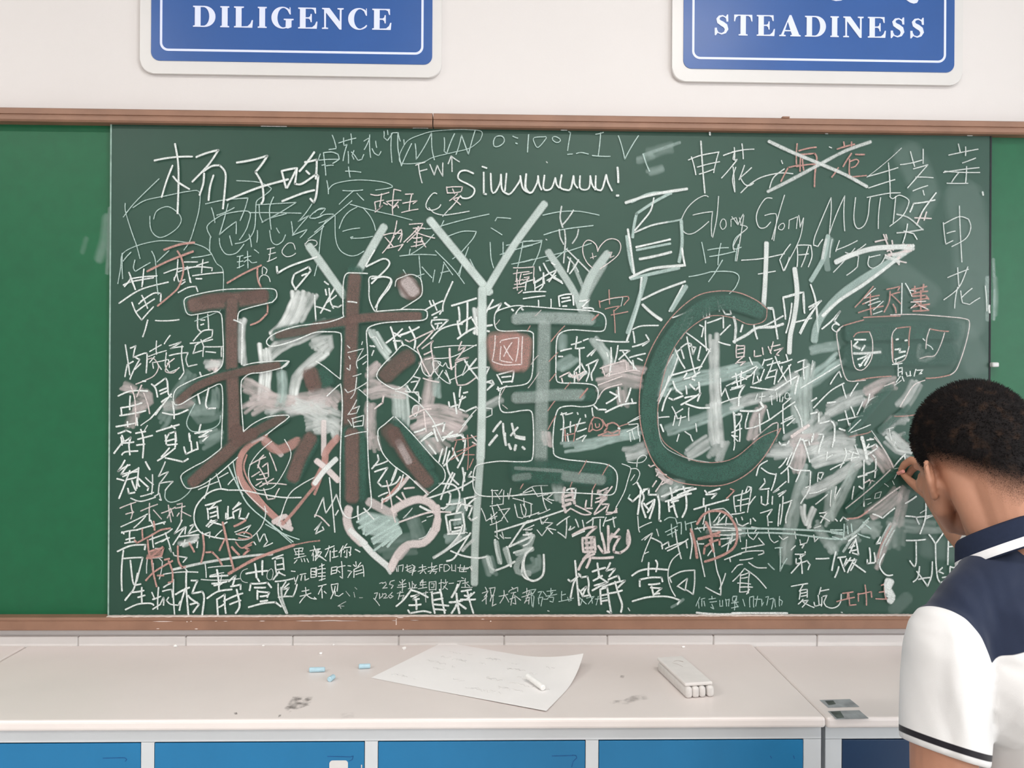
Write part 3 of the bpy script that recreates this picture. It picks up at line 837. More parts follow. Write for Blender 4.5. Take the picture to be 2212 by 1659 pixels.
('chalk_stroke', 'wide white stroke sweeping down from the star scribble', 30, """18.1 G0 55 1946,902 1898,869 1818,819 1768,780 1729,733 1715,700 1712,674
10.2 W1 85 3915,1822 3785,1715 3666,1626 3548,1548 3465,1471
13.6 W1 80 3529,1736 3606,1772 3725,1806 3903,1816
9.0 P1 85 3892,1822 3838,1757|3904,1799 3790,1774
11.3 W1 60 3808,1815 3915,1805|3814,1774 3874,1781|3779,1762 3844,1739
12.4 W1 80 3184,1827 3182,1727 3177,1610 3171,1516
12.4 W1 80 3324,1702 3337,1582 3323,1459 3305,1376 3300,1288
12.4 G1 60 3489,1865 3469,1759 3422,1671 3405,1644
10.2 W1 60 3481,1847 3463,1753
15.8 G0 30 1752,924 1741,880 1744,850"""),
('chalk_writing', 'thin white characters under the English cheer', 25, """3.6 W1 80 3061,1741 3161,1750 3273,1775|3144,1674 3229,1689|3303,1822 3250,1745 3268,1693|3297,1758 3274,1693|3335,1817 3336,1711|3338,1817 3404,1817|3392,1811 3357,1711|3404,1817 3410,1764 3392,1711|3345,1770 3392,1776|3421,1818 3439,1812 3463,1847
3.4 W1 70 3510,1848 3499,1759|3546,1842 3528,1789|3528,1795 3635,1843|3517,1686 3623,1805|3576,1784 3642,1767 3636,1714 3583,1672|3635,1796 3677,1826
3.4 W~1 75 3695,1767 3689,1726 3713,1708 3755,1732 3778,1774|3695,1761 3749,1774
4.1 W1 85 3269,1558 3369,1588 3373,1488|3269,1558 3281,1464|3405,1623 3429,1553 3441,1460|3396,1515 3458,1547 3388,1459|3399,1500 3423,1518|3192,1510 3216,1510 3225,1458
3.4 G1 80 2864,1827 2884,1726|2894,1789 2996,1802|2904,1758 3030,1785|2959,1823 2945,1717|2967,1741 2933,1683 2899,1634|2802,1658 2909,1683|3045,1819 3030,1737
3.2 G~1 80 3058,1873 3030,1848 3018,1810 3030,1795 3059,1805|2909,1683 2982,1686 3031,1679 3050,1655 3031,1606 3002,1577"""),
('chalk_writing', 'thin white characters in the upper middle, behind the tall letter strokes', 23, """3.2 G1 80 1563,1886 1821,1954|1851,1921 1860,1938 1927,1934|1831,1887 1885,1854|1589,1892 1601,1920|1621,1844 1692,1869 1760,1869 1741,1831 1683,1763|1722,1792 1703,1739 1674,1662|1729,1734 1746,1701 1770,1653|1683,1763 1645,1734|1389,1746 1566,1752|1553,1853 1501,1795 1439,1753|1434,1751 1439,1780|1482,1747 1487,1689 1493,1622|1561,1774 1645,1690 1703,1615|1497,1694 1545,1642|1559,1680 1550,1622|1602,1709 1579,1618|1588,1666 1631,1676|1602,1719 1646,1657
3.2 G1 80 1827,1817 1832,1740 1845,1692|1890,1818 1890,1746|1906,1803 2033,1829|1875,1757 2034,1805|1986,1814 1962,1698|1933,1712 2034,1737|1689,1700 1679,1652
3.4 G1 80 1505,1879 1539,1881|1468,1646 1507,1660|1435,1621 1406,1679
3.4 G~1 80 2084,1952 2170,1970 2257,1973 2325,1962 2359,1955
4.7 W1 70 2175,1996 2168,1941 2181,1893|2233,1978 2181,1907
3.6 G1 80 2089,1856 2181,1883 2330,1904
4.7 W1 65 2164,1883 2169,1845 2186,1811|2190,1883 2195,1830 2191,1777 2186,1720|2258,1884 2251,1850 2229,1816
3.4 G1 75 1988,1824 2080,1829 2066,1771 2037,1704|1988,1799 2075,1822|1989,1722 2085,1747 2205,1777 2321,1817|2100,1728 2148,1743 2205,1792
4.5 W1 70 2200,1787 2259,1730 2317,1673|2206,1749 2240,1710 2259,1677|2220,1744 2206,1676"""),
('chalk_heart', 'thin pink heart outline at the top centre', 50, """3.2 P~1 90 2353,1777 2345,1808 2321,1829 2297,1829 2280,1802 2283,1759 2302,1721 2327,1697
3.2 P~1 90 2353,1779 2365,1803 2394,1832 2427,1840 2456,1828 2466,1799 2452,1761 2413,1726 2365,1692
2.7 P1 80 2326,1769 2331,1740|2317,1745 2346,1755|2404,1770 2423,1775 2413,1746 2433,1756"""),
('chalk_letter', 'tall grey letter Y at the left, drawn with the side of the chalk', 35, """20.3 K0 80 475,895 562,774
20.3 K0 80 656,944 578,806"""),
('chalk_letter', 'tallest grey letter Y in the middle, its stem running down to the heart', 35, """20.3 K0 88 767,961 895,808 913,786
19.2 K0 82 1046,1004 972,902 902,786
21.5 K0 85 895,794 896,642 896,506 893,382
19.2 K0 70 893,382 885,258 881,167 880,77"""),
('chalk_letter', 'smeared grey letter Y under the pink heart', 35, """18.1 K0 70 1055,887 1115,796 1137,745
20.3 K0 75 1201,884 1159,825 1137,757
29.4 K0 50 1187,859 1144,779 1145,734
11.3 K1 50 2238,1705 2289,1581"""),
('chalk_smudge', 'broad white smears rubbed across the middle left', 8, """38.4 W0 75 452,775 445,747 426,708 400,677
24.9 W0 55 481,773 450,716
29.4 W0 60 512,704 462,678 403,651 379,627
27.1 W0 75 367,651 372,615 371,579 366,519
22.6 W0 70 512,637 474,608 446,575 437,520
33.9 P0 45 320,560 344,548 368,536 392,519
40.7 P0 50 330,500 368,519 427,510 513,508
20.3 G0 60 410,591 413,543 408,512
45.2 P0 40 468,517 513,525
18.1 W0 75 313,710 310,669 315,612
20.3 P0 80 249,612 245,597
15.8 W0 60 233,607 259,609
29.4 P0 40 61,499 89,520 80,534
22.6 P0 35 57,482 47,458
20.3 P0 40 33,553 52,546
22.6 G0 22 203,495 245,497
29.4 G0 18 174,518 190,583
45.2 G0 16 210,509 217,483 248,495
22.6 P0 50 130,504 179,511 198,521
29.4 G0 25 183,566 160,535 123,463
20.3 G0 35 252,543 252,509
33.9 G0 30 227,423 257,438
33.9 W0 50 451,510 513,479
22.6 W0 45 513,520 439,496 382,486
29.4 W0 40 475,460 513,465
29.4 W0 60 490,656 523,666 511,647
38.4 P0 45 490,532 521,537 545,520
45.2 W0 45 490,496 519,484 548,472
33.9 W0 50 500,455 533,460 550,437
20.3 K0 70 630,691 647,662 671,631
40.7 K0 65 695,540 700,497 700,466
29.4 P0 55 624,537 657,545 705,538
29.4 P0 55 772,565 767,533 762,507
15.8 G0 50 784,567 786,536
49.7 P0 55 741,485 789,488 837,474
40.7 P0 50 736,447 777,461 825,447
24.9 P0 40 752,605 774,622 776,593
18.1 P0 50 626,597 642,609|623,580 638,590|626,566 643,561
24.9 P0 50 624,509 624,437
20.3 W0 50 895,750 893,707
24.9 W0 75 883,743 891,709 886,688
22.6 P0 40 813,438 849,462
18.1 W0 50 940,527 897,503"""),
('chalk_smudge', 'broad white and teal smears rubbed across the middle right', 8, """22.6 K0 60 1164,680 1189,651 1206,625 1208,594
33.9 P0 50 1203,594 1232,599 1279,589
29.4 P0 45 1184,564 1225,574 1279,570
20.3 P0 55 1240,615 1249,606 1213,601
27.1 P0 40 1238,545 1240,519
18.1 G0 50 1092,680 1092,655
27.1 G0 35 1087,607 1116,624
11.3 W1 80 2300,1186 2262,1162 2218,1171
33.9 G0 55 1359,561 1419,578 1531,600
24.9 G0 50 1347,449 1408,469 1481,496 1532,516
24.9 G0 45 1368,638 1346,585 1335,541
24.9 W0 55 1463,692 1465,610 1468,513
33.9 W0 60 1464,513 1466,489 1471,426
22.6 G0 45 1214,432 1274,449
11.3 G1 50 2356,854 2476,883 2573,894
27.1 G0 50 1508,595 1557,610 1574,605
33.9 G0 50 1655,548 1716,584 1775,629
24.9 W0 50 1509,515 1557,528 1611,543 1669,584
29.4 K0 55 1701,611 1694,550 1697,465 1690,427
27.1 K0 50 1670,574 1670,514 1675,465
33.9 W0 45 1753,502 1802,527 1829,537
29.4 P0 45 1851,551 1888,568 1910,571
18.1 P0 45 1839,515 1861,534
20.3 G0 40 1711,652 1765,662
13.6 W1 50 3613,1321 3652,1311 3750,1297
33.9 W0 35 1712,444 1753,478
45.2 W0 30 1656,427 1704,453 1729,478
31.6 W0 40 1938,518 1957,544 1969,569
24.9 W0 45 1891,452 1911,479 1940,481
22.6 W0 40 1911,428 1935,437
24.9 P0 45 1560,426 1567,470 1582,509
18.1 W0 60 1979,661 1979,632 2008,640
38.4 W0 45 1602,400 1661,403 1729,405 1798,413
33.9 W0 45 1719,410 1754,432 1810,432
29.4 W0 50 1705,369 1754,386 1827,396 1852,386
27.1 W0 45 1691,298 1744,320 1828,377
29.4 K0 40 1698,362 1676,296 1657,223 1643,138
33.9 P0 50 1678,412 1676,383 1671,362
29.4 P0 40 1665,427 1717,432
22.6 K0 45 1745,223 1764,257 1784,296 1815,362
22.6 K0 45 1752,236 1757,306
29.4 K0 30 1755,163 1780,187 1816,194
20.3 K0 40 1718,223 1743,185 1770,151
33.9 P0 35 1860,248 1890,267 1921,297
27.1 P0 35 1939,306 1932,260 1924,224
18.1 P0 50 1912,228 1893,180 1876,136 1868,117
33.9 P0 45 1867,401 1882,384 1899,362
45.2 K0 18 1917,224 1922,175
15.8 K0 35 1947,211 1989,207 2038,209
22.6 K0 22 1947,224 2013,219
38.4 W0 55 1906,433 1926,413 1950,406
18.1 K0 35 1868,194 1858,207 1836,209
24.9 K0 30 1804,223 1873,216
29.4 P0 55 631,428 636,409
38.4 G0 30 753,423 777,414
45.2 P0 40 777,424 789,407
33.9 G0 20 730,234 745,186
49.7 G0 16 659,162 731,174
22.6 G0 50 816,260 845,273 838,222
22.6 G0 40 812,186 850,198
24.9 G0 30 913,138 923,104
27.1 G0 50 1101,410 1166,418 1214,435 1287,445
29.4 W0 40 1253,394 1287,404 1301,413
22.6 K0 45 1082,312 1087,285
33.9 W0 40 1481,417 1472,392|1408,397 1445,421
24.9 K0 35 1336,290 1355,315 1384,320
18.1 G0 40 1526,199 1507,187
27.1 K0 30 1451,213 1533,209
22.6 G0 25 1006,109 1032,119 1030,136
24.9 G0 25 998,174 1013,186
22.6 P0 50 1052,441 1057,420"""),
('chalk_writing', 'dense white names written over one another down the left side', 14, """4.7 W1 90 60,1594 100,1611 204,1631|40,1506 143,1573 274,1610|93,1630 117,1573
4.1 W1 90 154,1630 152,1597|303,1632 303,1617|322,1560 369,1585 407,1590 416,1566|355,1613 336,1599|378,1632 383,1608|406,1628 435,1628
4.5 W1 90 101,1511 120,1464 148,1426 176,1459 204,1490|148,1545 176,1483|134,1504 171,1535|125,1468 209,1528|143,1516 204,1555 239,1555 237,1517|177,1426 165,1378 154,1345
4.5 W1 90 71,1306 84,1225 93,1161|70,1152 81,1211 109,1226|95,1290 121,1302 109,1245 163,1266 175,1264 171,1171|121,1245 140,1235 94,1140|145,1216 117,1188
4.1 W1 85 214,1424 327,1429|257,1312 285,1353|281,1303 337,1322 286,1289 347,1299|342,1303 340,1251 352,1175 329,1141|281,1255 371,1270 361,1237 371,1203 414,1213|380,1315 488,1335|406,1304 394,1266 437,1280|396,1327 441,1375 488,1381 484,1347 404,1304|432,1333 446,1299 536,1300|531,1295 531,1252|446,1299 442,1252|456,1275 503,1271|417,1452 417,1385 432,1371|464,1457 469,1380|431,1428 450,1428|431,1404 445,1409
3.6 W1 85 187,1274 243,1307|220,1326 220,1260|182,1250 267,1279|267,1269 263,1203 282,1174 319,1189 329,1198|206,1193 201,1221 272,1236|225,1217 244,1188|305,1241 272,1217|211,1250 187,1221|277,1236 282,1198
3.4 P~1 85 178,1236 206,1241 230,1203 211,1160 169,1136 122,1116|305,1241 277,1217 263,1179 301,1172 324,1194
5.2 W1 95 38,1059 99,1083 179,1083|96,1059 94,993|52,1002 151,1026|47,964 170,988|52,1002 55,969|29,911 132,931|127,955 132,917|83,935 85,912
4.1 P1 85 98,1107 118,1040 123,917|160,1074 179,1021 189,974|150,1112 127,1055
5.2 W1 95 197,1117 216,1098 226,1055|211,1107 263,1146 272,1131 278,1070 292,1055|235,1084 268,1098|240,1069 273,1084|282,1055 245,1031|292,1070 217,969|245,1012 193,950|250,979 311,970 372,994|297,1032 306,951|155,1131 169,1131
5.2 W1 95 419,1070 429,1023|471,1099 457,1023 467,999 504,1002|428,1175 433,1161
3.4 G~1 75 405,1023 372,956 368,918 396,889 453,894 500,909 524,933 528,966
5.2 W1 95 222,888 330,922|265,842 283,879 312,889 317,842|293,917 311,903|378,880 383,842|434,923 425,880|406,880 486,894|430,861 472,890
5.2 W1 95 39,878 76,893 100,883|57,869 67,841|123,879 170,888|147,898 161,841|133,850 203,869
3.4 W1 85 147,917 193,950|161,883 179,917"""),
('chalk_writing', 'dense white names at the lower left edge', 14, """5.2 W1 95 20,782 67,846|53,860 58,822|72,841 100,860 91,822|58,775 72,789 133,794|91,822 96,775|128,822 166,827|156,870 161,823 157,761|62,832 114,837
5.2 W1 95 265,871 269,828|312,871 312,814|269,842 307,852|274,823 321,828|312,809 228,747|284,809 246,766|265,761 350,742 374,757|354,814 364,780 406,800 421,804|387,842 392,795|416,838 421,804|382,871 383,842|425,862 472,871 444,843
5.2 W1 95 72,749 40,696 96,727|86,727 54,680 129,694|63,670 134,708|96,699 68,623 45,565|82,656 134,670 129,613|138,713 134,642 143,623|87,613 92,589 120,594|139,661 186,618 181,604|171,742 192,704|35,660 68,651|106,651 125,604
4.1 W1 80 204,680 200,585|171,666 209,632|238,637 233,590|265,742 233,671 280,694 238,637 303,647 266,604|214,575 238,590 247,556|101,566 149,551 219,571|148,575 210,594|238,561 243,556
3.4 G~1 75 266,599 266,566 290,547 332,557 370,585 389,609
3.8 P1 80 50,518 125,547|102,542 111,494|78,489 116,499|111,504 102,466|149,504 229,537|191,542 191,456|210,509 248,466|248,494 314,523|281,533 295,452|295,504 276,471|290,518 304,480|323,537 347,542 342,452|314,518 361,528|342,504 389,480|333,495 323,480
4.1 W1 85 55,428 126,461 182,490|173,480 116,423|191,490 191,456
4.7 W1 92 58,399 135,413|60,404 70,394|98,409 98,356|79,366 121,375|74,349 121,356|131,413 267,452|196,461 210,428|257,447 262,442
5.2 W1 90 39,309 103,337 173,342 169,318|68,314 62,119|70,275 160,280 141,204 132,166|101,266 113,166 123,147|136,204 118,128 81,81|123,147 151,152
4.5 W1 88 192,366 267,395 300,418|206,394 211,328|267,399 286,347 296,307 286,323|220,347 286,376|249,356 267,366|220,323 249,323|347,461 310,395 361,428 352,414 305,342|366,428 361,395|385,433 408,442 376,395 427,414|333,380 428,390|338,338 418,366|343,347 423,361 419,328|362,366 352,333|381,357 409,352
13.6 W1 50 343,342 385,357 423,390
3.4 W1 80 183,276 179,204|240,276 254,261 240,176|188,276 254,280|211,252 212,209
4.1 W1 85 259,199 424,209|306,223 372,233|305,304 310,290 372,280 353,257|358,233 377,209"""),
('chalk_name', 'white characters along the lower left of the board', 60, """5.2 W1 90 81,76 109,114 170,123|160,138 161,66|142,90 175,100|83,31 142,57 203,61 217,52
4.5 W1 88 208,114 222,80|240,138 236,33|212,80 250,95|213,33 250,57|264,138 297,157|259,119 302,128 307,90|250,61 264,90 264,52|311,176 311,90 317,9|288,90 278,76 297,57 335,52 344,71
5.6 W1 95 321,104 387,137|372,214 372,137 383,4|368,133 349,71 340,28|396,171 426,171 401,109 448,118 458,90 449,4|382,99 392,85 434,56 406,18|392,56 425,66
5.6 W1 95 485,190 570,195|518,223 528,118|495,156 566,166|505,147 542,156|472,85 524,118 590,128|519,80 524,4|519,80 557,104 562,13|529,42 552,56|575,166 608,195 594,147|585,142 632,152 632,128|552,71 642,109|613,128 628,51 609,13|581,56 633,75
5.6 W1 95 658,204 760,218|700,252 708,185|736,266 736,199|713,180 722,166|675,123 680,156 760,161 779,137|699,137 751,137|713,123 713,80|713,118 770,113 760,90|727,94 760,99|727,70 761,75|671,42 742,61 799,66 827,44"""),
('chalk_name', 'white name squeezed in beside the long straight line at the lower left', 60, """4.7 W1 85 783,276 835,295|797,266 807,195|802,276 835,281 840,223|807,247 835,252|807,223 836,228|817,214 788,175|817,209 845,195|798,166 883,180|812,156 817,90 851,13|850,166 827,128|864,156 836,128 865,137 841,94 884,94 903,152|813,90 846,94
6.8 W1 60 827,137 832,80 856,13"""),
('chalk_line', 'long straight white line slanting over the lower left names', 55, """7.9 W1 70 306,223 457,257 598,280 693,292 783,297
3.4 W1 80 461,252 467,185|476,233 594,242|443,176 627,180|485,195 551,209|533,147 542,199
2.3 W~1 65 665,228 641,218 630,190 642,166 665,161|779,228 760,209 760,180 779,175 788,209 779,228"""),
('chalk_name', 'red characters and red tick over the lower left names', 64, """5.6 R1 90 124,366 136,352 206,390 248,414 295,423|161,418 164,371|215,456 220,414|187,366 192,314 202,276|183,276 221,299 258,333|192,309 263,328 254,295|183,280 254,290|207,271 216,204 231,142|179,171 221,214 306,266|268,271 291,276|287,266 306,214 306,166|235,195 264,195|287,161 306,166
13.6 R1 50 192,285 221,304 249,304
6.2 R1 90 331,337 334,266 353,233 367,238|451,390 456,323 443,257|466,307 494,309 523,280 542,247|555,371 530,316|385,352 409,309
6.8 R1 90 545,452 560,385 579,300 599,223|600,433 654,462|589,333 624,295|655,328 674,319 646,295
9.0 R1 90 575,204 608,223 693,271 788,309 887,343
4.5 R1 60 887,343 954,357 1011,364
4.5 R~1 85 617,395 645,405 678,395 683,381 650,371 621,376|607,357 636,328 683,343|641,328 688,357"""),
('chalk_name', 'white name inside a drawn circle at the lower left', 46, """4.5 W~1 92 568,607 526,612 478,595 436,557 413,519 406,476 413,438 437,404 480,385 551,371 603,369
4.5 W~1 85 573,607 644,605 739,586 834,572 919,572
3.4 W~1 80 603,366 669,371 721,419 744,467 749,505 744,529
5.0 W1 95 460,533 535,557|507,543 479,514|469,519 474,466|469,514 517,528 522,471|484,495 512,504|484,476 512,485|489,462 465,433|493,457 517,462 475,428|484,452 541,438 564,452|569,528 569,471|559,495 559,466 593,476|592,495 597,471|621,548 592,514|602,524 630,543|592,500 630,519 621,471 654,467 668,495"""),
('chalk_writing', 'white scribbled names around the circled name', 45, """3.6 W1 80 426,609 521,648|511,686 535,614|483,662 474,624 455,566|567,724 606,643 639,586|525,667 568,691|568,633 601,667
3.6 G1 85 591,748 606,672 635,586 682,519 749,462 873,352|572,719 644,567 692,510 758,457 882,357|749,443 911,369
3.6 W1 85 602,404 678,438 645,395|607,395 683,376|707,400 721,357 740,395|745,395 759,357 740,333 783,352|693,357 702,343|446,404 451,371|456,395 484,404 480,376|541,414 503,376
4.1 P1 85 709,729 738,682 757,634|672,729 747,767|719,753 710,715|733,720 757,739 762,672|719,681 762,691|705,658 757,667|681,672 719,696|766,787 785,744 800,701|734,639 848,634|739,615 758,562 791,567 814,615|720,624 786,663|701,629 729,648|738,777 719,758"""),
('chalk_heart', 'large red heart behind the long vertical brown stroke', 28, """16.9 R0 80 373,439 333,412 314,384 310,355 317,326 346,288 379,255 415,221
5.6 R1 85 657,777 643,715 672,643 739,548 825,462
13.6 P1 60 680,844 728,858 785,815 823,777
24.9 R0 60 373,422 404,401 452,422
13.6 P1 80 1026,941 1027,778
13.6 P1 80 806,448 873,419|787,452 844,481 863,438
10.2 R1 70 830,443 882,500 952,587 1000,644
3.4 W1 80 830,414 811,443 857,577 919,634 1027,692
3.4 P1 90 615,672 639,614 701,548 758,500
18.1 R0 75 548,432 529,411 517,391 515,365 491,317
7.9 R1 70 1030,740 1011,658 983,587
15.8 P0 85 496,375 520,356 549,327
13.6 W1 85 1087,759 1030,702 983,639
11.3 P1 80 1436,674 1398,626 1326,559
7.9 R1 80 1412,664 1364,607 1312,549
22.6 P0 60 623,277 654,260 683,243"""),
('painted_character', 'huge brown outlined character at the left', 70, """49.7 B0 90 185,748 225,756 284,762 343,769 381,775
37.3 N0 85 197,749 237,757 284,761 331,767 367,772
27.1 N0 50 225,764 284,769|319,770 371,777
33.9 B0 90 292,755 290,650 294,555 296,421
30.5 N0 85 292,760 291,698 292,602 297,507 298,421
22.6 B0 90 169,524 202,554 249,576 290,586
22.6 B0 90 290,586 344,596 422,610
20.3 N0 75 165,516 202,549 249,571 290,583 344,596 403,605
22.6 B0 90 423,477 380,455 345,436"""),
('painted_character', 'huge brown outlined character at the left, its lower stroke', 70, """33.9 B0 90 187,321 227,352 274,393 321,427 368,455 416,482
30.5 N0 80 199,321 232,352 274,388 309,422 345,441
22.6 N0 60 321,427 368,455 416,479
33.9 N0 70 305,450 307,422"""),
('chalk_outline', 'white outline around the huge left character', 76, """3.4 W~1 85 776,1516 797,1540 795,1569 771,1581 686,1580 567,1577 473,1564 383,1542 357,1527 355,1503 365,1465 384,1451 422,1456 497,1469 523,1464 535,1443 540,1371 543,1300 541,1224 522,1190 489,1171 428,1151 357,1118 320,1094 306,1060 311,1022 339,1020 391,1051 452,1085 499,1109 523,1119 537,1109 542,1038 540,942 536,833 534,809 501,780 454,746 402,718 350,684 346,656 370,618 407,618 455,637 516,680 615,766
3.4 W~1 85 776,1516 734,1506 663,1487 618,1467 611,1420
3.4 W~1 85 640,1210 711,1225 844,1233 856,1226 830,1202 735,1177 674,1170 641,1148 629,1119 632,1014 642,890
3.4 W~1 85 642,890 689,929 760,962 855,970 851,953 808,920 747,872
5.6 W1 80 821,1197 858,1230
4.5 W1 80 592,1429 635,1410 633,1348 631,1215"""),
('painted_character', 'huge brown outlined character, second from the left', 70, """45.2 B0 90 586,834 584,796 578,724 578,580 578,422
33.9 B0 90 399,679 442,689 489,699 525,707 577,714
29.4 B0 90 577,717 632,724 749,728
33.9 N0 80 586,820 582,772 580,712 577,604 576,508 578,422
22.6 N0 70 489,699 525,707 577,714
20.3 N0 60 402,679 442,685 489,694
22.6 N0 80 577,717 632,724 742,727
42.9 B0 90 666,586 692,610 723,631
40.7 N0 70 662,581 692,610 719,629
45.2 B0 90 509,589 519,566
40.7 N0 75 480,589 490,556
27.1 N0 75 476,584 483,561
45.2 P0 55 713,806 718,785
47.5 N0 60 706,813 730,783
29.4 P0 50 710,811 730,785
38.4 B0 90 688,466 717,432
67.8 B0 95 585,442 588,365 590,294
35.0 N0 85 582,444 582,365 583,284
49.7 B0 95 681,452 705,409 742,361 775,323
29.4 B0 90 705,452 734,414 770,361
33.9 N0 80 681,447 701,409 730,366 766,323
18.1 P0 35 693,423 720,373
38.4 N0 50 667,452 689,423
47.5 B0 95 485,427 461,384 438,331
33.9 N0 85 483,432 457,384 440,334"""),
('chalk_outline', 'white outline around the second huge character', 76, """3.8 W~1 85 1234,1659 1168,1661 1134,1658 1120,1629 1116,1567 1117,1462 1116,1447 1050,1423 979,1413 884,1398 789,1364 751,1330 761,1306 799,1306 884,1331 979,1370 1050,1375 1098,1371 1110,1352 1109,1256 1106,1146
3.4 W1 85 989,1231 1027,1208 1075,1170 1106,1146
3.8 W~1 85 1042,1064 1099,1117 1109,1112 1116,1017 1110,845 1108,753 1108,567 1114,519 1136,481 1165,474 1212,495 1250,519 1259,558 1248,682 1239,845 1237,1065 1237,1257 1231,1352 1233,1386 1255,1405 1312,1420 1408,1428 1508,1436 1525,1465 1512,1484 1455,1486 1393,1485 1274,1475
4.1 W~1 90 1274,1475 1245,1530 1242,1592 1244,1640 1282,1645 1335,1641 1347,1626 1321,1578 1288,1530 1274,1475
3.4 W~1 80 1393,1485 1445,1517 1495,1556 1497,1613 1483,1642 1444,1656 1397,1641 1373,1627 1368,1598
3.4 W~1 85 1408,1313 1456,1292 1490,1263 1495,1230 1457,1162 1409,1114 1371,1099 1323,1121 1285,1152 1285,1180 1313,1219 1361,1267 1408,1313
3.4 W~1 85 1362,965 1324,931 1291,903 1289,874 1291,846 1316,783 1364,730 1436,678 1508,611 1532,587
3.4 W~1 85 1372,965 1458,879 1555,769 1608,712 1613,664 1584,630 1541,597
2.9 W~1 80 778,844 721,795 679,738 667,685 679,642 708,611 746,609 793,628 840,700 868,767 866,805 839,853
4.5 W1 85 1140,1522 1183,1517"""),
('painted_character', 'huge grey-green outlined character in the middle, hatched with pink', 70, """38.4 B0 80 986,725 1067,725 1183,719
29.4 K0 42 976,722 1019,725 1092,725 1162,722
33.9 B0 80 982,534 1068,537 1163,538
29.4 K0 33 977,530 1020,532 1068,537 1138,538
32.8 K0 36 1047,708 1045,607 1041,487 1040,381 1042,369
67.8 B0 85 983,352 1070,347 1202,345
11.3 K1 25 1956,718 2043,713 2187,704
27.1 K0 30 1099,340 1190,331
18.1 K0 20 976,335 1012,340"""),
('chalk_outline', 'white outline around the middle character', 76, """3.8 W~1 85 1954,1468 1961,1483 1990,1505 2062,1503 2183,1494 2304,1488 2371,1476 2393,1447 2391,1404 2372,1387 2304,1389 2232,1393 2183,1383 2159,1359 2152,1311 2151,1214 2153,1157 2170,1135 2257,1133 2330,1126 2357,1100 2354,1057 2335,1028 2282,1018 2224,1022 2171,1012 2152,978 2143,925 2138,849 2141,810 2148,781 2197,762 2308,750 2405,736 2448,702 2453,647 2430,591 2333,594 2188,600 2091,595 1995,588 1899,581 1817,580 1774,590 1755,616 1750,659 1759,717 1783,736 1874,751 1965,749 2023,752 2040,771 2044,848 2041,949 2031,995 1993,999 1930,989 1892,992 1877,1020 1877,1068 1891,1107 1944,1117 1992,1124 2021,1141 2037,1190 2041,1349 2032,1380 1991,1387 1904,1384 1866,1391 1851,1419 1853,1467 1875,1487 1942,1507 1990,1509"""),
('chalk_hatching', 'short pink strokes hatched across the middle character', 77, """3.4 R1 75 2359,1471 2326,1440|2193,1412 2126,1335|2160,1282 2117,1238|2151,1181 2120,1142|2308,1109 2267,1061|2223,1138 2195,1104|2147,1046 2113,998|2152,974 2114,906|2024,1411 2010,1387|2303,757 2265,690|2414,738 2381,685|2233,651 2224,627|2349,642 2333,613|1995,641 1981,617
2.9 P1 60 2064,1267 2030,1223|2069,1185 2016,1108|2077,1488 2048,1459|1906,1112 1882,1069|1892,1025 1916,1006|1856,1415 1875,1439
5.6 R1 70 2357,1469 2328,1442|2306,1107 2270,1063"""),
('painted_character', 'huge dark green letter C wiped clean inside a pink outline', 70, """42.9 B0 96 1576,746 1519,763 1461,764 1398,725 1339,645 1306,542 1308,451 1340,383 1407,350 1487,348 1555,386 1605,441"""),
('chalk_outline', 'pink outline around the letter C', 76, """3.4 R~1 75 3187,1502 3129,1547 3037,1583 2934,1587 2831,1558 2718,1460 2627,1323 2573,1175 2560,1016 2579,880 2635,744 2722,665 2836,638 2974,638 3088,689 3179,780 3259,917
2.9 R~1 70 3187,1502 3180,1452 3141,1429 3088,1428 3026,1455 2946,1468 2878,1454 2782,1381 2710,1267 2665,1107 2650,960 2675,858 2744,801 2836,756 2950,750 3042,779 3156,871 3259,917
2.7 W~1 50 2652,994 2671,846 2767,779 2904,749"""),
('painted_character', 'dark green outlined character wiped clean beside the head', 70, """52.0 B0 75 1801,693 1934,700 2061,701
67.8 B0 70 1801,636 1934,643 2050,644
24.9 B0 80 1900,563 1854,511 1799,448
18.1 B0 80 1875,454 1946,511
24.9 B0 80 1798,259 1855,311 1918,357 1965,374
15.8 B0 80 1935,443 1964,420"""),
